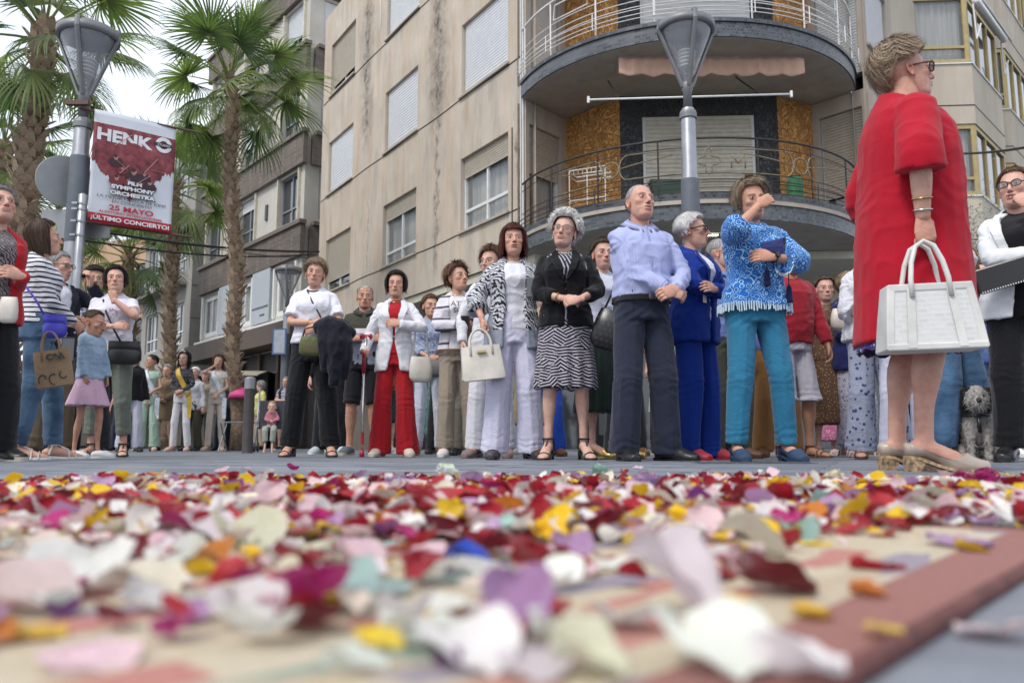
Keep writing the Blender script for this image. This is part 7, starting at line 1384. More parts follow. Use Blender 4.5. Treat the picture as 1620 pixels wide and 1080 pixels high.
r19, k19 = person('large woman in a crimson coat dress seen in profile holding a pale handbag', 1466, 56, dict(b='r', H=1.575, heel=.045, W=1.0, D=1.10, limb=1.08, leg=.94, neck=1.12, hk=1.0, skin=(.55, .34, .265), arms={'l': ((-.25, .05, .90), (-1, .35, 0), 'hook', (0, -.10, -1), (-1, 0, 0)), 'r': ((.26, -.03, .93), (.4, 1, 0), 'relax')}, head=(2, -9, 0), face=dict(age=.75, fat=.9, nose=1.05, squint=.3), feet={'l': (-.10, .02, -6), 'r': (.10, .05, 4)}), yaw=84, Y=2.98, hi=2,
    hairs=(dict(t=.021, front=33, side=6, back=-50, sweep=.55, messy=1.7, top=1.35, dens=1.5), *H_DBLOND), outfit=dress(top=dict(m=REDC, sl=(1.26, 1.26), sf=.022, se=.016, hem=.45, ease=.030, flare=.030, name='coat', amp=.55), shoes=('pump', plain('pearl_taupe_leather', (.42, .34, .28), .35, .1, bump=.08), plain('cork_heel', (.38, .26, .15), .6, 0, var=.5, scale=60)), glasses=(TORT, dict(tint=LENSD, r=.024, rad=.0030)), extra=ex19))
mb = MB(M=Matrix.Scale(k19.S, 4) @ k19.HM); mb.lathe([(.001, -.006), (.006, 0), (.001, .006)], 8, (-.082, .004, -.046)); mb.build('earring', SILV, r19)
# sculpt the coat lower part: front panel reaching the knee
TB = NM('embossed_pale_leather', .42); co = TB.co(); v = TB.n('TexBrick', {'Vector': TB.co(scale=(1, 1, 1), rot=(R(90), 0, 0)), 'Scale': 1.0, 'Brick Width': .034, 'Row Height': .017, 'Mortar Size': .003, 'Color1': lin((.44, .45, .47)), 'Color2': lin((.62, .62, .60)), 'Mortar': lin((.60, .60, .58))}); TB.col(TB.mix(.55, v.outputs[0], (.60, .60, .58))); TB.bump(v.outputs[1], .35, .002); TB = TB.m
TBP = plain('pale_leather', (.60, .59, .56), .4, bump=.06)
p = wpt(r19, k19, k19.wr['l'] + k19.hdir['l'] * .10)
bagr = thing('handbag', 'large pale embossed leather tote hanging from the hand of the woman in crimson', 'handbag', (p.x - .022, p.y - .02, p.z - .375), R(-6)); bagr.rotation_euler = (0, R(-1.5), R(-8))
bw, bh, bd_ = .315, .220, .13
mb = MB(); mb.loft([[(-bw * .5 * k, -bd_ / 2 * kd, z), (bw * .5 * k, -bd_ / 2 * kd, z), (bw * .5 * k, bd_ / 2 * kd, z), (-bw * .5 * k, bd_ / 2 * kd, z)] for z, k, kd in ((0, 1.0, 1), (bh * .5, .93, .82), (bh, .84, .62))]); bevel(mb.build('body', TB, bagr), .012, 3)
for x in (-1, 1):
    mb = MB(); mb.loft([[(x * bw * .5 * k - x * .022, -bd_ / 2 * kd - .003, z), (x * bw * .5 * k + x * .004, -bd_ / 2 * kd - .003, z), (x * bw * .5 * k + x * .004, bd_ / 2 * kd + .003, z), (x * bw * .5 * k - x * .022, bd_ / 2 * kd + .003, z)] for z, k, kd in ((-.001, 1.0, 1), (bh * .5, .93, .82), (bh + .003, .84, .62))]); bevel(mb.build('side_panel', TBP, bagr), .004)
    for y in (-1, 1):
        mb = MB(); xx = x * .062; mb.loft([[(xx * q_ - .013, y * (bd_ / 2 * kd + .002), z), (xx * q_ + .013, y * (bd_ / 2 * kd + .002), z), (xx * q_ + .013, y * (bd_ / 2 * kd + .006), z), (xx * q_ - .013, y * (bd_ / 2 * kd + .006), z)] for z, kd, q_ in ((.003, 1, 1.3), (bh * .5, .82, 1.15), (bh * .97, .63, 1.0))]); mb.build('strap_band', TBP, bagr)
for z0, z1, k, kd in ((-.004, .018, 1.0, 1.0), (bh - .022, bh + .004, .86, .64)): mb = MB(); mb.box((-bw * .5 * k, -bd_ / 2 * kd - .004, z0), (bw * .5 * k, bd_ / 2 * kd + .004, z1)); bevel(mb.build('edge_band', TBP, bagr), .004)
for y, lean_ in ((-1, -.006), (1, .006)):
    mb = MB(); P = [(-.062, y * .052, bh * .80), (-.060, y * .046, bh + .02), (-.050, y * .036, bh + .08), (-.030, y * .020 + lean_, bh + .135), (0, y * .012 + lean_, bh + .155), (.030, y * .020 + lean_, bh + .135), (.050, y * .036, bh + .08), (.060, y * .046, bh + .02), (.062, y * .052, bh * .80)]; mb.tube(P, .0085, 8, flat=1.3); mb.build('handle', TBP, bagr, smooth=True)
# ---- woman in white blazer at the right edge
r20, k20 = person('woman in white blazer and black trousers biting her fingers at the right edge', 1640, 264, dict(H=1.64, heel=.02, W=1.14, D=1.12, limb=1.12, arms={'r': ((.05, -.225, 1.42), (1.4, -.5, -1.2), 'fist', (-.55, .1, .8), (.2, -1, .2)), 'l': ((.08, -.21, 1.14), (-1, -.1, -.6), 'relax', (1, -.1, .0), (0, -1, .3))}, head=(-16, -4, 0), face=dict(age=.55, open=.7, fat=.4), skin=(.60, .38, .30)), yaw=-30, Y=4.5, hi=2,
    hairs=(dict(t=.016, front=42, side=4, back=-30, messy=.7), *H_AUB), outfit=dress(top=dict(m=c_('black_top', '16161a'), sl=0, hem=.92), jacket=dict(m=c_('white_blazer2', 'd6d8da', bump=.12), lapel=True, sl=1.9, hem=.80, g=.20, gz=1.1, g2=.5, ease=.024, flare=.02), pants=dict(m=c_('black_trousers2', '101014'), hem=.09, kr=.094, hr=.088, tr=.104), shoes=('sneaker', BLK, BLK), glasses=(BLKM, dict(tint=LENS, rad=.003, r=.0225))))
p = wpt(r20, k20, (-.06, -.24, 1.06)); cl2 = thing('clutch', 'black studded clutch under the arm of the woman in white blazer', 'clutch', p, R(-30)); cl2.rotation_euler = (0, R(-14), R(-28)); mb = MB(); mb.box((-.17, -.02, -.07), (.17, .02, .07)); bevel(mb.build('pouch', BLK, cl2), .01); mb = MB(); [mb.lathe([(.005, -.004), (.005, .004), (.001, .006)], 6, (-.16 + i * .0125, -.024, -.066)) for i in range(26)]; mb.build('studs', SILV, cl2, kind='stuff')
# ---------------------------------------------------------------- people further back
def bgp(label, px, py, q, yaw, hs, of, Y=None, hi=0, group=None): return person(label, px, py, q, yaw=yaw, Y=Y, hi=hi, hairs=hs, outfit=of, group=group)
P_ = lambda c, **k: dict(m=c, **k)
bgp('woman in navy shawl and floral trousers behind the turquoise trousers', 1358, 432, dict(H=1.60, W=1.05, arms=ARM_CLASP, head=(30, -6, 0), face=dict(age=.9), skin=(.56, .35, .27)), 20, (SHORT, *H_BLOND), dress(top=P_(c_('white_blouse3', 'd2d2d8'), sl=1.7, hem=.88), jacket=P_(c_('navy_shawl', '161d4e'), sl=1.2, hem=.78, g=.5, g1=.2, g2=.1, ease=.04, name='shawl'), pants=P_(c_('floral_pants', 'a9a7b4', '4b4f78', pat='floral', c3='8f4a6a'), hem=.10, kr=.09, hr=.09), shoes=('sandal', WHITE)), hi=1)
p = Vector((gx(1352, 6.3), 6.3, .98)); pouch('white soft bag clutched by the woman in navy shawl', p, 0, .26, .18, .10, CRM)
bgp('woman in white lace top and palm print trousers behind the crimson coat', 1392, 380, dict(H=1.64, W=1.08, arms=ARM_CLASP, head=(-30, -6, 0), face=dict(age=.8)), -10, (SHORT, *H_GREY), dress(top=P_(c_('white_lace', 'd4d4da', bump=.8), sl=1.2, sf=.03, hem=.88, ease=.04), pants=P_(c_('palm_print', '9aa0b4', '3c4a7a', pat='floral', s=.55), hem=.06, kr=.10, hr=.125, tr=.104), shoes=('sandal', BRN)), Y=5.9, hi=1)
bgp('person in red jumper and pale shorts partly behind the turquoise trousers', 1262, 428, dict(H=1.66, b='m', W=.9, arms={'r': ((.24, -.12, .86), (1, .6, 0), 'relax')}, head=(20, 0, 0), skin=(.36, .20, .13)), 10, (MEN, *H_BROWN), dress(top=P_(c_('crimson_knit', '8f1626'), sl=1.9, hem=.90, ease=.024, name='jumper'), pants=P_(c_('pale_shorts', 'a6a3ad'), hem=.45, kr=.10, hr=.115, name='shorts'), shoes=('sandal', BRN)), Y=6.3, hi=1)
bgp('person in brown speckled dress between red jumper and navy shawl', 1318, 455, dict(H=1.58, W=1.0, head=(-10, 0, 0)), 0, (SHORT, *H_BROWN), dress(top=P_(c_('brown_speckle', '5b4130', 'a58a66', pat='floral', s=1.2), sl=1.8, hem=.88), skirt=P_(c_('brown_speckle', '5b4130', 'a58a66', pat='floral', s=1.2), hem=.30, flare=.06), shoes=('loafer', BRN)), Y=7.1)
bgp('person in long pink floral dress low between the legs on the right', 1338, 505, dict(H=1.50, W=1.0), 0, (SHORT, *H_BLOND), dress(top=P_(c_('pink_floral', 'b86a8c', 'd9bcc8', pat='floral', s=1.1), sl=.8, hem=.88), skirt=P_(c_('pink_floral', 'b86a8c', 'd9bcc8', pat='floral', s=1.1), hem=.16, flare=.10), shoes=('sandal', WHITE)), Y=8.0)
bgp('person in white trousers standing right behind the woman in crimson', 1437, 330, dict(H=1.62, W=.9), 0, (SHORT, *H_BLOND), dress(top=P_(c_('white_shirt5', 'cfd0d8'), sl=1.0, hem=.9), pants=P_(c_('white_jeans5', 'c6c8dc'), hem=.07, kr=.085, hr=.075), shoes=('sneaker', WSNK, WSNK)), Y=5.6, hi=1)
bgp('curly blonde person in brown studded jacket and blue jeans behind the crimson coat', 1522, 292, dict(H=1.64, W=1.0, arms={'r': ((.22, -.17, 1.0), (.7, 1, 0), 'loose')}, head=(40, 0, 0), face=dict(age=.7)), 20, (dict(CURLY, t=.03), *H_BLOND), dress(top=P_(c_('white_shirt6', 'c6c4c8'), sl=0, hem=.9), jacket=P_(c_('tan_suede', '70411f'), sl=1.95, hem=.84, g=.3, ease=.022), pants=P_(c_('blue_jeans6', '2f4a68', '4d6c8c', pat='denim'), hem=.09, kr=.085, hr=.085), shoes=('sandal', GLDM)), Y=4.95, hi=1)
bgp('person in blue shirt and jeans in the gap left of the black trousers', 1572, 455, dict(H=1.60, W=.95, b='m'), -10, (MEN, *H_BROWN), dress(top=P_(c_('mid_blue_shirt', '4a5f9e'), sl=1.5, hem=.8), pants=P_(c_('jeans7', '3a5472', '5a7898', pat='denim'), hem=.07), shoes=('sneaker', WSNK, WSNK)), Y=6.6)
bgp('woman with a white ruffled skirt behind the dog', 1545, 440, dict(H=1.6, W=.95), 0, (SHORT, *H_BLOND), dress(top=P_(c_('green_floral', '6d8f5a', 'c98aa0', pat='floral'), sl=.8, hem=.88), skirt=P_(c_('white_ruffle', 'bdb9cc'), hem=.30, flare=.12), shoes=('sandal', WHITE)), Y=6.9)
# between and behind the front row
bgp('person in dark green pleated skirt between leaf print skirt and navy trousers', 958, 388, dict(H=1.62, W=1.0, feet={'l': (-.10, 0, 40), 'r': (.12, 0, 50)}, heel=.04), 10, (SHORT, *H_BROWN), dress(top=P_(c_('pale_top8', 'b9bccb'), sl=1.0, hem=.9), skirt=P_(c_('bottle_green', '142620'), hem=.36, flare=.07, kind='pleat'), shoes=('pump', GLDM)), Y=6.1, hi=1)
bgp('person in bright blue trousers behind the white trousers of the red haired woman', 862, 420, dict(H=1.62, W=.9), 0, (SHORT, *H_BROWN), dress(top=P_(c_('tan_top', 'a58a63'), sl=1.5, hem=.9), pants=P_(c_('bright_blue', '1c45a8'), hem=.05), shoes=('loafer', BRN)), Y=7.6)
bgp('person in tan trousers behind the turquoise trousers', 1232, 410, dict(H=1.68, b='m', W=1.0), 0, (MEN, *H_GREY), dress(top=P_(c_('blue_shirt9', '5f78b4'), sl=1.8, hem=.9), pants=P_(c_('tan_chino', '8a6238'), hem=.05, kr=.095, hr=.1), shoes=('dress', BRN)), Y=6.9)
bgp('person in green floral dress behind the blue suit', 1066, 455, dict(H=1.55, W=1.0), 0, (SHORT, *H_BLOND), dress(top=P_(c_('green_print', '8fae84', 'd5dccb', pat='floral', s=1.3), sl=.8, hem=.9), skirt=P_(c_('green_print', '8fae84', 'd5dccb', pat='floral', s=1.3), hem=.42, flare=.05), shoes=('sneaker', WSNK, WSNK)), Y=7.2)
bgp('person in olive trousers behind the royal blue suit', 1178, 430, dict(H=1.66, b='m'), 0, (MEN, *H_BROWN), dress(top=P_(c_('grey_shirt11', '6a6f7a'), sl=1.8, hem=.9), pants=P_(c_('olive11', '3a3c30'), hem=.05), shoes=('sneaker', plain('red_trainer', (.45, .06, .05)), WSNK)), Y=7.7)
bgp('person in white dress and grey shoulder bag between black and olive trousers', 538, 500, dict(H=1.60, W=.95), 0, (SHORT, *H_BROWN), dress(top=P_(c_('white_dress12', 'c9c7cc'), sl=.8, hem=.9), skirt=P_(c_('white_dress12', 'c9c7cc'), hem=.52, flare=.05), shoes=('sneaker', WSNK, WSNK)), Y=10)
bgp('person in black trousers and trainers half hidden behind the black trousers', 522, 470, dict(H=1.66, b='m'), 0, (MEN, *H_BLACK), dress(top=P_(c_('black13', '131318'), sl=2, hem=.9), pants=P_(c_('black13', '131318'), hem=.06), shoes=('sneaker', plain('pale_trainer', (.45, .5, .52)), WSNK)), Y=9)
bgp('person in orange t-shirt and dark shorts stooping behind the man in shorts', 606, 560, dict(H=1.42, b='m', W=1.0, lean=(.05, -.2)), 20, (MEN, *H_BROWN), dress(top=P_(c_('orange_tee', 'b4542c'), sl=.8, hem=.9), pants=P_(c_('shorts14', '22242c'), hem=.45, name='shorts'), shoes=('sneaker', plain('grey_trainer', (.25, .25, .26)), WSNK)), Y=10)
bgp('person in dark red top behind the striped cardigan', 700, 500, dict(H=1.56, W=.95), 0, (SHORT, *H_BROWN), dress(top=P_(c_('wine_top', '7a1420'), sl=1.6, hem=.86), pants=P_(c_('black15', '17171b'), hem=.06), shoes=('loafer', BLK)), Y=9.5)
bgp('person in green sequinned dress behind the white jeans', 664, 520, dict(H=1.52, W=1.0), 0, (SHORT, *H_GREY), dress(top=P_(c_('teal_print', '5f8a80', 'b9cdbf', pat='floral'), sl=.8, hem=.9), skirt=P_(c_('teal_print', '5f8a80', 'b9cdbf', pat='floral'), hem=.25, flare=.05), shoes=('loafer', BRN)), Y=10.5)
bgp('person in grey patterned skirt behind the taupe trousers', 742, 480, dict(H=1.60, W=.95), 0, (SHORT, *H_BROWN), dress(top=P_(c_('grey16', '55565e'), sl=1.6, hem=.9), pants=P_(c_('greige16', '6f6a60'), hem=.06), shoes=('dress', BLK)), Y=8.2)
bgp('person in dark trousers behind the navy trousers', 990, 420, dict(H=1.68, b='m'), 0, (MEN, *H_GREY), dress(top=P_(c_('pale17', '9aa4c0'), sl=1.0, hem=.9), pants=P_(c_('dark17', '20222a'), hem=.05), shoes=('dress', BRN)), Y=7.8)
bgp('person in peach skirt far behind the leaf print skirt', 838, 470, dict(H=1.56), 0, (SHORT, *H_BLOND), dress(top=P_(c_('cream18', 'c4b8a0'), sl=1, hem=.9), skirt=P_(c_('sand18', 'a08f6c'), hem=.35), shoes=('loafer', plain('pale18', (.5, .45, .4)))), Y=9)
# far left group
bgp('grey haired woman in yellow top and beige trousers right of the bollard', 409, 603, dict(H=1.56, W=1.05, head=(-60, 0, 0), arms={'l': ((-.12, -.24, 1.0), (-1, .3, -.3), 'loose')}), -50, (dict(t=.026, front=36, side=-4, back=-44), *H_GREY), dress(top=P_(c_('pale_yellow', 'c9c47c'), sl=.8, hem=.88), pants=P_(c_('beige20', 'a8937c'), hem=.10), shoes=('dress', BLK)), hi=1)
bgp('man in black and red waistcoat and denim shorts by the pushchair', 449, 596, dict(H=1.68, b='m', arms=arms(ARM_CROSS)), -6, (MEN, *H_GREY), dress(top=P_(c_('grey_stripe21', 'a0a2ae', '6f7384', pat='hstripe', s=.5), sl=.7, hem=.88), jacket=P_([c_('black21', '141418'), c_('red21', 'a01822')], cuts=lambda C: np.where(C[:, 0] > .14, 1, 0), sl=0, hem=.98, g=.25, g1=.6, ease=.02, name='waistcoat'), pants=P_(c_('denim21', '2c4560', '46627e', pat='denim'), hem=.50, name='shorts'), shoes=('sneaker', BLK, WSNK)), hi=1)
bgp('woman in black jacket and white trousers left of the mint outfit', 203, 572, dict(H=1.62, W=1.0, head=(20, 0, 0)), 30, (SHORT, *H_BLOND), dress(top=P_(c_('black22', '121216'), sl=2, hem=.84, ease=.02, name='jacket'), pants=P_(c_('white22', 'b9b9c6'), hem=.06), shoes=('dress', BLK)), Y=13)
bgp('woman in long yellow dress far behind the girl', 62, 603, dict(H=1.62, W=.85), 10, (LONG, *H_BLOND), dress(top=P_(c_('lemon', 'c9c04a'), sl=1.2, hem=.9), skirt=P_(c_('lemon', 'c9c04a'), hem=.10, flare=.04), shoes=('loafer', WHITE)), Y=15.5)
bgp('person in lilac print dress beside the yellow dress', 44, 612, dict(H=1.58), -10, (SHORT, *H_GREY), dress(top=P_(c_('lilac24', '8d88b8', 'c9c6dc', pat='floral'), sl=1, hem=.9), skirt=P_(c_('lilac24', '8d88b8', 'c9c6dc', pat='floral'), hem=.5), shoes=('loafer', BLK)), Y=16)
bgp('older woman in beige coat between the two left sashed women', 258, 585, dict(H=1.60, W=1.05, arms=ARM_CLASP), 0, (SHORT, *H_GREY), dress(top=P_(c_('camel25', '7d6a52'), sl=2, hem=.6, ease=.024, name='coat'), shoes=('dress', BLK)), Y=15.2)
bgp('woman in white jacket between dotted blouse and cream blouse', 303, 590, dict(H=1.58, W=1.0), -10, (SHORT, *H_WHITE), dress(top=P_(c_('white26', 'b9b9be'), sl=2, hem=.82, name='jacket'), pants=P_(c_('olive26', '3e3c30'), hem=.05), shoes=('dress', BLK)), Y=15.5)
bgp('woman in fawn cardigan just left of the cream blouse', 320, 592, dict(H=1.57, W=1.05), 0, (SHORT, *H_GREY), dress(top=P_(c_('fawn27', '8b7f70'), sl=2, hem=.8, name='cardigan'), pants=P_(c_('dark27', '26262b'), hem=.05), shoes=('dress', BLK)), Y=16)
bgp('person in pale shirt behind the palm trunk and the mint outfit', 190, 600, dict(H=1.6), 0, (MEN, *H_BROWN), dress(top=P_(c_('white28', 'a9a9b2'), sl=1, hem=.88), pants=P_(c_('navy28', '20263a'), hem=.05), shoes=('dress', BLK)), Y=16)
bgp('dark suited man behind the girl in denim', 88, 590, dict(H=1.70, b='m'), 0, (MEN, *H_BLACK), dress(top=P_(c_('dark29', '18181d'), sl=2, hem=.8), pants=P_(c_('dark29', '18181d'), hem=.04), shoes=('dress', BLK)), Y=13.5)
bgp('person in blue dress seen between sash wearers', 352, 600, dict(H=1.6), 0, (SHORT, *H_BROWN), dress(top=P_(c_('grey30', '50525c'), sl=1, hem=.88), pants=P_(c_('navy30', '1c2336'), hem=.05), shoes=('dress', BLK)), Y=16.5)
# pushchair and toddler
sx, sy = gx(427, 12.2), 12.2; pc = thing('pushchair', 'lightweight folding pushchair holding a toddler left of the man in shorts', 'pushchair', (sx, sy, 0), R(12))
for x in (-.2, .2):
    mb = MB(); mb.tube([(x, -.28, .06), (x, .12, .62), (x, .24, .98)], .013, 6); mb.build('frame_tube', GALV, pc, smooth=True); mb = MB(); mb.tube([(x, .28, .06), (x, -.10, .46)], .013, 6); mb.build('frame_tube', GALV, pc, smooth=True)
    for y in (-.28, .28): mb = MB(M=Matrix.Translation((x, y, .07)) @ Matrix.Rotation(R(90), 4, 'Y')); mb.lathe([(.03, -.012), (.07, -.014), (.07, .014), (.03, .012)], 14); mb.build('wheel', BLKM, pc)
mb = MB(); mb.sheet(lambda u, v: (-.18 + .36 * u, -.14 + .30 * v if v < .5 else .01 + (v - .5) * .2, .36 - .04 * v + (.9 * (v - .5) if v > .5 else 0)), 4, 8); mb.build('seat', c_('grey_seat', '3c3f48'), pc, smooth=True)
def toddler():
    q = dict(b='k', H=.86, skin=(.60, .40, .32), face=dict(age=0), hk=1.25, arms={'l': ((.0, -.20, 1.10), (-1, 0, -1), 'fist'), 'r': ((.05, -.2, 1.10), (1, 0, -1), 'fist')}, feet={'l': (-.10, -.42, -8, .42), 'r': (.10, -.42, 8, .42)})
    return person('toddler in pink top sitting in the pushchair', 427, 0, q, yaw=8, Y=12.15, hi=0, hairs=(dict(t=.008, front=40, side=4, back=-30), *H_BLOND), outfit=dress(top=P_(c_('pink_top32', 'b0707c'), sl=1.8, hem=.9), pants=P_(c_('grey_leg32', '9a9f94'), hem=.50)))
rt, kt = toddler(); rt.location = (sx, sy + .03, -.10)
# ---------------------------------------------------------------- bags on the left
p = wpt(r2, k2, (.13, -.28, .98)); pouch('violet blue crossbody bag at the hip of the woman in stripes', Vector((gx(72, 5.2), 5.2, .78)), R(14), .14, .15, .07, plain('violet_leather', (.045, .05, .42), .4), flap=plain('violet_leather', (.045, .05, .42), .4), strap=(plain('violet_strap', (.10, .05, .45)), [(-.07, 0, .15), (-.12, .0, .24), (-.20, .03, .34), (-.24, .06, .40)]))
p = wpt(r2, k2, k2.wr['r'] + k2.hdir['r'] * .08); ph = thing('phone', 'black phone in the hand of the woman in stripes', 'phone', (gx(95, 5.15), 5.15, .70), R(30)); mb = MB(); mb.box((-.038, -.006, -.08), (.038, .006, .08)); bevel(mb.build('case', BLKM, ph), .005); mb = MB(); mb.box((-.033, -.0085, -.07), (.033, -.0063, .07)); mb.build('screen', GLD, ph)
KR = c_('kraft_paper', '8c745a', rough=.8); tb = tote('brown paper style tote with black script printing carried on the left', Vector((gx(80, 5.05), 5.05, .455)), R(16), .21, .23, .09, KR, hh=.12, taper=1.0, nm='tote_bag', cat='tote bag', hr=.005); tb.rotation_euler = (0, R(-10), R(12))
text('C&A', .052, BLKM, Matrix.Translation((.03, -.047, .165)) @ RX, name='print', parent=tb, bold=.003)
for k, (x, z, s_) in enumerate(((-.05, .05, .7), (.01, .05, .8), (.06, .07, .6))):
    mb = MB(M=Matrix.Translation((x, -.0485, z)) @ RX); mb.tube([(.022 * s_ * math.cos(t * .9 + k) * (1 + .2 * t), .028 * s_ * math.sin(t * .9 + k) * (1 + .2 * t), 0) for t in np.linspace(0, 4.2, 26)], .0035, 4, flat=.2, up=(0, 0, 1)); mb.build('print', BLKM, tb)
pouch('white bag at the left edge in front of the red cardigan', Vector((gx(-6, 4.55), 4.55, .78)), R(10), .10, .15, .06, CRM)
bq = wpt(r5, k5, (.16, -.20, .92)); pouch('black leather crossbody bag on the hip of the woman in white t-shirt', bq - Vector((0, 0, .10)), R(16), .26, .19, .09, BLK, flap=BLK)
strap_line(k5, r5, BLK, [tp(k5, -.075, 1.41, .016), tp(k5, -.02, 1.28, .03), tp(k5, .05, 1.12, .03), tp(k5, .13, .98, .03)], .008)
mb = MB(M=Matrix.Scale(k5.S, 4)); r_ = random.Random(2)
for k in range(9):
    q_ = tp(k5, r_.uniform(-.03, .07), r_.uniform(1.20, 1.30), .0185); mb.tube([q_, q_ + Vector((r_.uniform(-.03, .03), 0, r_.uniform(.01, .04)))], .0035, 4)
mb.build('print', plain('pink_print', (.45, .08, .25)), r5)
# ---------------------------------------------------------------- the little dog
dg_ = thing('dog', 'small shaggy black and white dog sitting beside the black trousers', 'dog', (gx(1549, 4.85), 4.85, 0), R(-22)); dg_.scale = (1.1, 1.1, 1.1); mb = MB()
mb.tube([(0, .10, .07), (0, .06, .13), (0, .0, .19), (0, -.03, .26)], [.075, .085, .075, .055], 14, round_=.7)
for g in (-1, 1): mb.tube([(g * .035, -.03, .20), (g * .04, -.05, .10), (g * .04, -.055, .02)], [.035, .024, .020], 10, round_=.5); mb.tube([(g * .04, -.055, .018), (g * .042, -.085, .014)], [.022, .018], 8, round_=.8); mb.tube([(g * .06, .10, .06), (g * .085, .03, .05), (g * .08, -.03, .02)], [.055, .042, .022], 10, round_=.7)
mb.tube([(0, .16, .05), (.04, .22, .08), (.07, .22, .14)], [.02, .018, .010], 8, round_=.5)
mb.tube([(0, -.02, .25), (0, -.045, .33)], [.06, .075], 14, round_=1.0); mb.tube([(0, -.07, .315), (0, -.125, .305)], [.045, .032], 12, round_=.8)
for g in (-1, 1): mb.tube([(g * .055, -.03, .385), (g * .085, -.035, .35), (g * .088, -.04, .27)], [.018, .030, .016], 8, flat=.5, round_=.6)
me, V, N = fuse(mb, .007, 2); V = V + N * (vn(V * 90, 3) * .005)[:, None]; F = faces_np(me)
blk = ((np.abs(V[:, 0]) > .028) & (V[:, 2] > .25) & (V[:, 1] > -.085)) | ((V[:, 1] > .03) & (V[:, 2] > .06)) | ((V[:, 2] > .345) & (V[:, 1] > -.02)); C = np.where(blk[:, None], np.array([.018, .015, .015]), np.array([.36, .34, .32]))
FUR = NM('fur', .9); a = FUR.n('Attribute', attribute_name='col'); FUR.col(FUR.mix(.7, a.outputs[0], FUR.ramp(FUR.noise(FUR.co(), 70, 4), [(.3, (.55, .55, .55)), (.7, (1.1, 1.1, 1.1))]), 'MULTIPLY')); FUR = FUR.m; link('body', mesh_np(V, F, 'body', FUR, C), dg_)
r_ = np.random.RandomState(4); ids = r_.choice(len(V), 5200); sv, sf, scl = [], [], []
for i in ids:
    p, n_ = V[i], N[i]; d_ = n_ * .5 + np.array([0, -.1, -.8]) + r_.normal(0, .35, 3); d_ /= np.linalg.norm(d_); l = r_.uniform(.014, .032); s_ = np.cross(d_, n_); s_ = s_ / (np.linalg.norm(s_) + 1e-6) * .0014; o = len(sv); sv += [p - s_, p + s_, p + n_ * .006 + d_ * l]; sf.append((o, o + 1, o + 2)); cc = C[i] * r_.uniform(.7, 1.15); scl += [cc] * 3
link('fur', mesh_np(np.array(sv), sf, 'fur', FUR, np.array(scl)), dg_, kind='stuff')
for g in (-1, 1): mb = MB(); mb.lathe([(.001, -.009), (.008, -.004), (.008, .004), (.001, .009)], 8, (g * .027, -.103, .345)); mb.build('eye', BLKM, dg_, smooth=True)
mb = MB(); mb.tube([(0, -.155, .318), (0, -.140, .322)], [.012, .014], 8, round_=.8); mb.build('nose', BLKM, dg_, smooth=True)
mb = MB(); mb.tube([(.062 * math.cos(a), -.035 + .058 * math.sin(a), .245) for a in np.linspace(0, 6.28, 16, endpoint=False)], .008, 6, closed=True); mb.tube([(0, -.095, .24), (0, -.10, .15)], .010, 6); mb.build('harness', BLKM, dg_, smooth=True)
# ================================================================== RUG AND PETALS
e1, e2 = on_ground(1350, 1080), on_ground(1620, 912); ed = (e2 - e1); ed.z = 0; ed.normalize(); pn = Vector((-ed.y, ed.x, 0)); corner = e1 + ed * .62; RW, RL = 2.15, 3.0
rug = thing('rug', 'worn woven rug with pink border and faded pattern under the petals', 'rug', (corner.x, corner.y, 0), math.atan2(ed.y, ed.x)); RT = .007
rm = NM('rug_weave', .95); co = rm.co(); X, Y, Z = rm.sep(co); wv = rm.noise(rm.co(scale=(40, 160, 1)), 3.0, 3, .6); n1 = rm.n('TexVoronoi', {'Vector': rm.co(scale=(10.0, 34, 1)), 'Scale': 1.0, 'Randomness': .9}, distance='CHEBYCHEV'); r1 = rm.sep(n1.outputs['Color'])[0]
c_r = rm.ramp(r1, [(0, (.50, .42, .30)), (.42, (.46, .37, .26)), (.50, (.44, .18, .15)), (.62, (.22, .30, .25)), (.70, (.52, .45, .33)), (.82, (.25, .22, .28)), (.9, (.54, .47, .35))], 'CONSTANT')
n2 = rm.noise(co, 2.2, 2); c_r = rm.mix(rm.ramp(n2, [(.40, (.25, .25, .25)), (.66, (.0, .0, .0))]), c_r, (.50, .43, .31)); edge_ = rm.math('MINIMUM', Y, rm.math('SUBTRACT', 0, X)); c_r = rm.mix(rm.math('LESS_THAN', edge_, .05), c_r, (.29, .13, .11)); c_r = rm.mix(.7, c_r, rm.ramp(wv, [(.3, (.62, .62, .62)), (.7, (1.15, 1.15, 1.15))]), 'MULTIPLY'); rm.col(c_r); rm.bump(wv, .8, .003)
mb = MB(); mb.sheet(lambda u, v: (-RL * u, RW * v, RT + .0018 * math.sin(u * 23 + v * 9) + .0015 * math.sin(v * 31)), 90, 70); mb.build('weave', rm.m, rug, smooth=True)
mb = MB(); mb.tube([(0, 0, .004), (-RL, 0, .004)], .0052, 8); mb.tube([(0, 0, .004), (0, RW, .004)], .0052, 8); mb.tube([(0, RW, .004), (-RL, RW, .004)], .0052, 8); mb.build('bound_edge', plain('rug_edge', (.22, .075, .065), .95, var=.3, scale=60, bump=.6), rug, smooth=True)
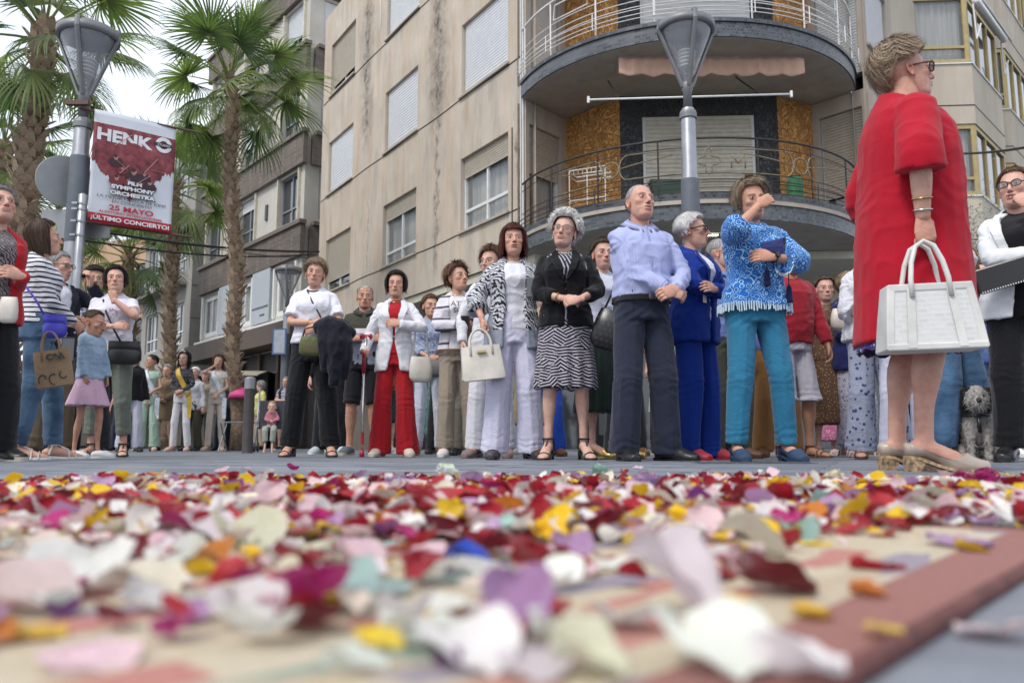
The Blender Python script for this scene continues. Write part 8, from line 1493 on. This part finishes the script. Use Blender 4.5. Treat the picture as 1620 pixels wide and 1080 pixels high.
# ---- petals
def petal_mesh(kind, seed, nu=9, nv=8):
    r_ = random.Random(seed); V = []
    ph, ph2, cup = r_.uniform(0, 6), r_.uniform(0, 6), r_.uniform(.6, 1.3)
    for j in range(nv + 1):
        v = j / nv; q = abs((v - .56) / .44) if v > .56 else 0; wd = (.52 * (1 - min(1, q) ** 2.3) ** .5 + .02 if v > .56 else .54 * math.sin(math.pi / 2 * (.12 + .88 * v / .56)) ** .85) * (1.0 if kind != 'long' else .5)
        for i in range(nu + 1):
            u = 2 * i / nu - 1; ed_ = 1 + (.045 * math.sin(v * 7 + ph + (3 if u > 0 else 0)) + .012 * math.sin(v * 19 + ph2 * u)) * abs(u); x, y = wd * u * ed_, v - .5; y += (.03 * math.sin(u * 4 + ph) + .012 * math.sin(u * 11 + ph2)) * v ** 4
            z = .26 * cup * (u * u * wd * 1.6) + .20 * cup * (v - .45) ** 2
            if kind == 'curl': z += .28 * max(0, v - .55) ** 1.4 * 1.6; 
            if kind == 'fold': z = .34 * abs(x) ** 1.1 * 1.8 + .1 * v
            if kind == 'flat': z *= .4
            z += .045 * math.sin(u * 3.2 + ph + v * 2) * math.sin(v * 4 + ph2) + .022 * math.sin(u * 9 + ph2) * v
            if kind == 'wave': z += .09 * math.sin(u * 4.5 + ph) * v
            z += r_.gauss(0, .004) + .05 * math.sin(x * 11 + ph2) * math.sin(y * 9 + ph); V.append((x, y, z))
    F = [(j * (nu + 1) + i, j * (nu + 1) + i + 1, (j + 1) * (nu + 1) + i + 1, (j + 1) * (nu + 1) + i) for j in range(nv) for i in range(nu)]
    return np.array(V), F
def petal_mat(src):
    m = NM('petal_' + src, .5); m.b.inputs['Sheen Weight'].default_value = .3; m.b.inputs['Specular IOR Level'].default_value = .25
    if src == 'single': c = m.n('ObjectInfo').outputs['Color']; co = m.co()
    else: c = m.n('Attribute', attribute_name='col').outputs[0]; co = m.co()
    vein = m.noise(m.co(scale=(14, 2.2, 2.2)) if src == 'single' else co, 3.5 if src == 'single' else 60, 4, .6); c2 = m.mix(.5, c, m.ramp(vein, [(.3, (.74, .72, .72)), (.7, (1.1, 1.1, 1.1))]), 'MULTIPLY')
    m.col(c2); m.bump(vein, .35, .02 if src == 'single' else .004)
    tr = m.n('BsdfTranslucent', {'Color': c2}); mx = m.n('MixShader', {0: .30}); m.t.links.new(m.b.outputs[0], mx.inputs[1]); m.t.links.new(tr.outputs[0], mx.inputs[2]); m.t.links.new(mx.outputs[0], m.t.nodes['Material Output'].inputs[0]); return m.m
PM1, PM2 = petal_mat('single'), petal_mat('mass'); PK = ['cup', 'curl', 'fold', 'flat', 'wave', 'cup', 'long']; PMESH = []
for i, k in enumerate(PK * 2):
    V, F = petal_mesh(k, i + 20, 12, 10); me = mesh_np(V, F, 'petal', PM1); PMESH.append((k, me))
PCOL = {'dark red': (.15, .001, .009), 'crimson': (.34, .003, .016), 'coral red': (.46, .022, .032), 'white': (.82, .80, .77), 'cream': (.76, .71, .56), 'pale pink': (.76, .56, .59), 'lilac': (.50, .31, .52), 'yellow': (.80, .53, .01), 'orange': (.66, .22, .02), 'magenta': (.40, .005, .14), 'purple': (.13, .012, .13), 'royal blue': (.012, .05, .42), 'mint': (.36, .55, .48)}
placed, pz = [], {}
def zone(x, y):
    if y < .62: a = 'blurred in the close foreground'
    elif y < 1.05: a = 'in the near middle of the petal carpet'
    elif y < 1.7: a = 'halfway along the petal carpet'
    else: a = 'in the far band of petals'
    s = x / y; b = 'at far left' if s < -.42 else 'left of centre' if s < -.14 else 'at centre' if s < .12 else 'right of centre' if s < .38 else 'at far right'
    return a + ' ' + b
SHAPE = {'cup': 'cupped', 'curl': 'curled', 'fold': 'folded', 'flat': 'flat', 'wave': 'wavy', 'long': 'narrow'}
labels_used = {}
def petal(x, y, colr, size, kind=None, tilt=None, rz=None, z=0.0, label=None, flip=None, roll=None):
    c = [m for m in PMESH if kind is None or m[0] == kind]; k, me = c[rng.randrange(len(c))]
    o = link('petal', me); o['category'] = 'petal'
    tl = rng.uniform(-12, 22) if tilt is None else tilt; rl = rng.gauss(0, 12) if roll is None else roll; o.rotation_euler = (R(tl), R(rl), rng.uniform(0, 6.28) if rz is None else R(rz)); o.scale = (size * rng.uniform(.85, 1.1), size, size * rng.uniform(.9, 1.3))
    b = PCOL[colr]; j = rng.uniform(.8, 1.15); o.color = (min(1, b[0] * j), min(1, b[1] * j * rng.uniform(.9, 1.1)), min(1, b[2] * j), 1)
    # rest the lowest point on the rug
    Mr = np.array(o.rotation_euler.to_matrix()) * np.array(o.scale)[None, :]; Vp = np.empty(len(me.vertices) * 3); me.vertices.foreach_get('co', Vp); Vp = Vp.reshape(-1, 3) @ Mr.T
    o.location = (x, y, RT + .0006 + z - Vp[:, 2].min())
    if label is None: label = '%s %s %s petal %s' % ('small' if size < .023 else 'medium-sized' if size < .030 else 'broad', SHAPE[k], colr, zone(x, y)); o['group'] = '%s petals strewn over the rug' % colr
    o['label'] = label; placed.append((x, y, size)); return o
def hero(px, py, w_px, colr, kind, tilt, rz, roll=0, label=None, z=0.0):      # (px, py) ~ the petal's centre on the picture of 1620x1080
    te = tilt * (.85 if 'magenta' in (label or '') or 'lilac' in label or 'upright' in label else .5); p = on_ground(px, max(py + w_px * (.12 + .5 * abs(math.sin(R(te)))), 735)); size = w_px * p.y / F_PX * .86
    return petal(p.x, p.y, colr, size, kind, tilt * (.85 if 'magenta' in label or 'lilac' in label or 'upright' in label else .5), rz, z, label, roll=roll)
HP = [(497, 945, 140, 'magenta', 'cup', -42, 20, 0, 'big deep magenta red petal folded upright in the left foreground'), (470, 905, 120, 'crimson', 'curl', 30, 120, 0, 'crimson petal curling up just behind the big magenta one'),
 (818, 960, 135, 'lilac', 'cup', 55, 5, 0, 'large cupped lilac petal standing in the centre foreground'), (742, 900, 88, 'royal blue', 'fold', 15, 80, 0, 'bright blue folded petal in the middle foreground'), (905, 842, 56, 'royal blue', 'fold', 25, 40, 0, 'smaller bright blue petal behind the lilac one'),
 (845, 893, 120, 'crimson', 'curl', 20, 90, 0, 'wide crimson petal between the blue and lilac petals'), (668, 912, 70, 'crimson', 'fold', 45, 0, 0, 'heart shaped crimson petal left of the blue petal'),
 (1060, 930, 190, 'white', 'fold', 35, 60, 0, 'large white petal folded like a shell right of the lilac one'), (1230, 925, 135, 'dark red', 'cup', 28, 95, 0, 'broad dark red petal in the right foreground'), (1118, 915, 100, 'crimson', 'curl', 10, 80, 0, 'crimson petal curled behind the white shell petal'),
 (60, 1020, 90, 'yellow', 'flat', 15, 80, 0, 'yellow petal at the bottom left corner'), (95, 985, 55, 'purple', 'cup', 30, 30, 0, 'small purple petal leaning over the bottom left yellow one'), (600, 1030, 95, 'yellow', 'flat', 25, 60, 0, 'blurred pale yellow petal at the bottom centre left'),
 (1285, 985, 75, 'yellow', 'flat', 10, 100, 0, 'left one of two yellow petals lying on the pink rug border'), (1400, 1015, 75, 'yellow', 'flat', 12, 130, 0, 'right one of two yellow petals lying on the pink rug border'),
 (385, 975, 130, 'white', 'wave', 25, 40, 0, 'crumpled white petal left of the big magenta one'), (230, 935, 130, 'cream', 'fold', 20, 70, 0, 'long pale cream folded petal in the left foreground'), (120, 900, 190, 'white', 'cup', 35, 10, 0, 'huge blurred white petal at left'), (30, 945, 190, 'pale pink', 'wave', 25, 80, 0, 'pale pink petal cut by the left edge'),
 (1130, 1030, 210, 'white', 'cup', 30, 20, 0, 'very large blurred white petal at the bottom right of centre'), (1260, 1060, 170, 'white', 'wave', 20, 80, 0, 'white petal at the very bottom beside the rug border'), (740, 1040, 190, 'white', 'cup', 25, 30, 0, 'very large blurred white petal at the bottom centre'), (930, 1050, 150, 'cream', 'wave', 25, 70, 0, 'pale cream petal at the bottom right of the lilac one'),
 (1540, 875, 62, 'yellow', 'cup', 30, 80, 0, 'cupped yellow petal near the right edge of the rug'), (1520, 865, 110, 'lilac', 'flat', 5, 80, 0, 'pale lilac petal under the cupped yellow one'), (1375, 950, 65, 'orange', 'wave', 15, 60, 0, 'orange tinted petal on the rug near the border'), (1390, 905, 95, 'crimson', 'long', 8, 85, 0, 'thin dark crimson petal lying beyond the orange one'),
 (145, 1060, 160, 'pale pink', 'flat', 10, 60, 0, 'blurred pale pink petal along the bottom left edge'), (705, 1068, 60, 'purple', 'cup', 35, 20, 0, 'purple petal at the bottom edge'), (1190, 860, 120, 'cream', 'fold', 40, 85, 0, 'pale cream petal with a ridge right of centre'), (1265, 850, 75, 'mint', 'cup', 40, 0, 0, 'mint green petal right of centre'),
 (865, 850, 80, 'yellow', 'wave', 35, 40, 0, 'ruffled yellow petal behind the small blue one'), (750, 862, 48, 'yellow', 'cup', 20, 0, 0, 'round yellow petal at centre'), (905, 875, 72, 'lilac', 'cup', 40, 10, 0, 'rounded lilac petal behind the large cupped one'),
 (262, 828, 70, 'crimson', 'fold', 50, 10, 0, 'upright crimson petal left of centre'), (70, 820, 95, 'crimson', 'curl', 40, 60, 0, 'broad crimson petal near the left edge of the carpet'), (445, 845, 60, 'crimson', 'fold', 45, 20, 0, 'crimson petal with pink underside left of centre'), (500, 800, 65, 'coral red', 'cup', 50, 0, 0, 'tall coral red petal left of centre'), (430, 790, 60, 'pale pink', 'fold', 65, 0, 0, 'pale pink petal standing upright left of centre'),
 (700, 805, 120, 'coral red', 'cup', 25, 60, 0, 'large coral red petal behind the centre'), (525, 840, 65, 'coral red', 'flat', 15, 60, 0, 'flat coral red petal left of centre'), (1300, 800, 55, 'white', 'fold', 30, 10, 0, 'white petal standing with a pointed tip right of centre'), (1190, 800, 80, 'crimson', 'fold', 40, 60, 0, 'crimson petal leaning diagonally right of centre'), (1480, 800, 75, 'cream', 'fold', 35, 80, 0, 'pale green rolled petal on the right'), (1440, 785, 60, 'yellow', 'flat', 20, 70, 0, 'flat yellow petal on the right'),
 (330, 850, 100, 'white', 'fold', 30, 60, 0, 'pale white folded petal behind the left foreground'), (390, 850, 130, 'cream', 'cup', 30, 50, 0, 'wide pale petal lying left of the crimson fold'), (1290, 870, 60, 'yellow', 'long', 10, 70, 0, 'long yellow petal beside the mint one'), (405, 885, 70, 'yellow', 'long', 15, 70, 0, 'long yellow petal in the left middle'),
 (570, 880, 95, 'pale pink', 'wave', 20, 60, 0, 'pale pink petal right of the big magenta one'), (300, 985, 90, 'lilac', 'flat', 15, 30, 0, 'faint lilac petal low in the left foreground'), (880, 1010, 110, 'white', 'wave', 20, 120, 0, 'white petal just right below the cupped lilac one'), (640, 985, 100, 'white', 'cup', 25, 200, 0, 'white petal between the magenta and lilac ones'),
 (990, 990, 120, 'white', 'cup', 30, 160, 0, 'rounded white petal behind the very large blurred one'), (60, 880, 120, 'cream', 'wave', 20, 50, 0, 'ivory ruffled petal near the left edge'), (1150, 965, 80, 'yellow', 'flat', 12, 30, 0, 'yellow petal beside the broad dark red one'), (560, 1070, 120, 'white', 'wave', 15, 90, 0, 'white petal at the bottom edge left of centre'), (850, 1075, 130, 'white', 'flat', 15, 10, 0, 'white petal cut by the bottom edge at centre')]
for a_ in HP: hero(a_[0], a_[1], a_[2], a_[3], a_[4], a_[5], a_[6], a_[7], a_[8])
def petal_colour(x, y):
    r_ = rng.random(); s = x / y
    redz = math.exp(-((s + .12) / .33) ** 2) * (1 if y > .85 else .25); pal = [('crimson', (.15 + .34 * redz) * (1 if y > .62 else .9)), ('dark red', (.07 + .12 * redz) * (1 if y > .62 else .5)), ('coral red', .05 + .12 * redz), ('white', .20 + .16 * (y < .9)), ('cream', .07), ('pale pink', .09 + .05 * (y < .9)), ('lilac', .045), ('yellow', .14), ('orange', .025), ('magenta', .06), ('purple', .02), ('mint', .01)]
    t_ = sum(p for _, p in pal) * r_
    for n_, p in pal:
        t_ -= p
        if t_ <= 0: return n_
    return 'white'
def inside(x, y):      # the carpet of petals: a tapering band away from the camera
    d = (Vector((x, y, 0)) - e1); across = d.dot(pn); along = d.dot(ed)
    if across < .10 + .25 * rng.random() ** 2 and along < .62: return False
    if y > 2.05 - .25 * abs(x / y): return False
    if x < -1.25 - .2 * rng.random() or x / y < -.72: return False
    return True
n_single, tries = 0, 0
while len(placed) < 300 and tries < 20000:
    tries += 1; y = .335 + .60 * rng.random() ** .95; x = rng.uniform(-.70, .68) * y
    if not inside(x, y): continue
    sz = rng.uniform(.016, .033); dens = .42
    if any((x - a) ** 2 + (y - b) ** 2 < (dens * (sz + s_) * .5) ** 2 for a, b, s_ in placed): continue
    petal(x, y, petal_colour(x, y), sz, z=rng.uniform(0, .004), tilt=rng.uniform(-12, 28))
# the uncountable rest, further out and the small shreds between
r_ = np.random.RandomState(11); Vs, Fs, Cs, off = [], [], [], 0; PV = [petal_mesh(k, i + 60, 5, 4) for i, k in enumerate(PK)]
def mass(x, y, sz, z, tmax=45, colr=None):
    global off
    V, F = PV[r_.randint(len(PV))]; a, b, c = r_.uniform(0, 6.28), R(r_.uniform(-20, tmax)), R(r_.normal(0, 18)); M = np.array(Matrix.Rotation(a, 3, 'Z') @ Matrix.Rotation(b, 3, 'X') @ Matrix.Rotation(c, 3, 'Y')); P = (V * sz) @ M.T; P[:, 2] += z - P[:, 2].min(); P[:, 0] += x; P[:, 1] += y
    Vs.append(P); Fs.extend([tuple(i + off for i in f) for f in F]); Cs.append(np.tile(np.array(PCOL[colr or petal_colour(x, y)]) * r_.uniform(.8, 1.15), (len(V), 1))); off += len(V)
k = 0
while k < 6000:
    y = .72 + 1.36 * rng.random() ** .95; x = rng.uniform(-.70, .72) * y
    if not inside(x, y): continue
    edge = max(0, abs(x / y - .03) - .42) / .3
    if rng.random() < edge * (1.0 if x < 0 else .85) or (y > 1.9 and rng.random() < .5) : k += .25; continue
    mass(x, y, rng.uniform(.012, .034), rng.choice((0, .002, .006, .012)) * min(1, y) + .001 + (RT if y < 1.5 else 0), 45); k += 1
for k in range(900):
    y = .5 + 1.4 * rng.random(); x = rng.uniform(-.7, .68) * y
    if inside(x, y): mass(x, y, rng.uniform(.006, .018), RT + .0015, 30, rng.choice(('yellow', 'white', 'cream', 'coral red', 'yellow', 'pale pink', 'crimson')))
PMASS = link('petals', mesh_np(np.vstack(Vs), Fs, 'petals', PM2, np.vstack(Cs)), None, kind='stuff')
# small whole blossoms
def blossom(x, y, colr, label, s_=.045, n=14, z=0):
    b = thing('blossom', label, 'flower', (x, y, RT + z), rng.uniform(0, 6)); mbs = []
    for k in range(n):
        a = k * 2.4; el = rng.uniform(5, 75); o = link('petal', PMESH[rng.choice((0, 4, 5))][1], b); o.color = tuple(c * rng.uniform(.85, 1.15) for c in PCOL[colr]) + (1,); o.scale = (s_ * .55,) * 3
        o.matrix_local = Matrix.Translation((0, 0, s_ * .12)) @ Matrix.Rotation(a, 4, 'Z') @ Matrix.Rotation(R(el), 4, 'X') @ Matrix.Translation((0, s_ * .3, 0)) @ Matrix.Scale(s_ * rng.uniform(.45, .7), 4)
for px, py, cl_n, lb, s_ in ((625, 785, 'lilac', 'lilac blossom left of the centre of the carpet', .05), (745, 780, 'lilac', 'lilac blossom just left of the lamp post in the petals', .055), (1020, 790, 'lilac', 'ruffled pale lilac blossom right of centre', .06), (950, 757, 'mint', 'pale green hydrangea head at the far edge of petals', .055), (1525, 775, 'magenta', 'bright magenta blossom near the far right end, left one', .05), (1560, 780, 'magenta', 'larger bright magenta blossom near the far right end', .06), (1535, 795, 'yellow', 'yellow pansy with red centre on the right', .045), (880, 793, 'cream', 'cream blossom at the middle of the carpet', .05), (705, 760, 'white', 'white rounded blossom at the far edge of petals', .06), (1320, 770, 'cream', 'cream blossom at the far right of centre', .05)):
    p = on_ground(px, max(py, 752) + 6); blossom(p.x, p.y, cl_n, lb, s_)
# loose petals on the bare paving
LP = [(352, 748, 'pale pink', 'single pale petal on bare paving left of centre'), (388, 744, 'pale pink', 'small pink petal lying alone on the paving'), (462, 744, 'magenta', 'magenta petal alone on the paving near the black wedges'), (222, 760, 'yellow', 'yellow petal lying alone on the paving at left'), (210, 765, 'crimson', 'crimson petal beside the lone yellow one'), (362, 760, 'crimson', 'dark red petal lying alone left of centre'), (1600, 757, 'yellow', 'yellow petal alone on the paving at the right edge'), (1010, 742, 'pale pink', 'pale petal on the paving by the black shoes'), (700, 738, 'crimson', 'tiny dark petal on the paving behind the carpet'), (75, 772, 'dark red', 'long dark red petal at the left edge of the carpet'), (15, 772, 'white', 'white petal at the far left edge of the carpet'), (1590, 790, 'coral red', 'coral petal at the far right on the paving'), (1575, 1010, 'pale pink', 'pale pink petal on the paving beyond the rug border')]
for px, py, cn, lb in LP:
    p = on_ground(px, py); o = petal(p.x, p.y, cn, .045 if py < 800 else .03, 'flat' if cn != 'magenta' else 'curl', 8, None, -RT + .001, lb)

bpy.data.scenes.remove(TSC)
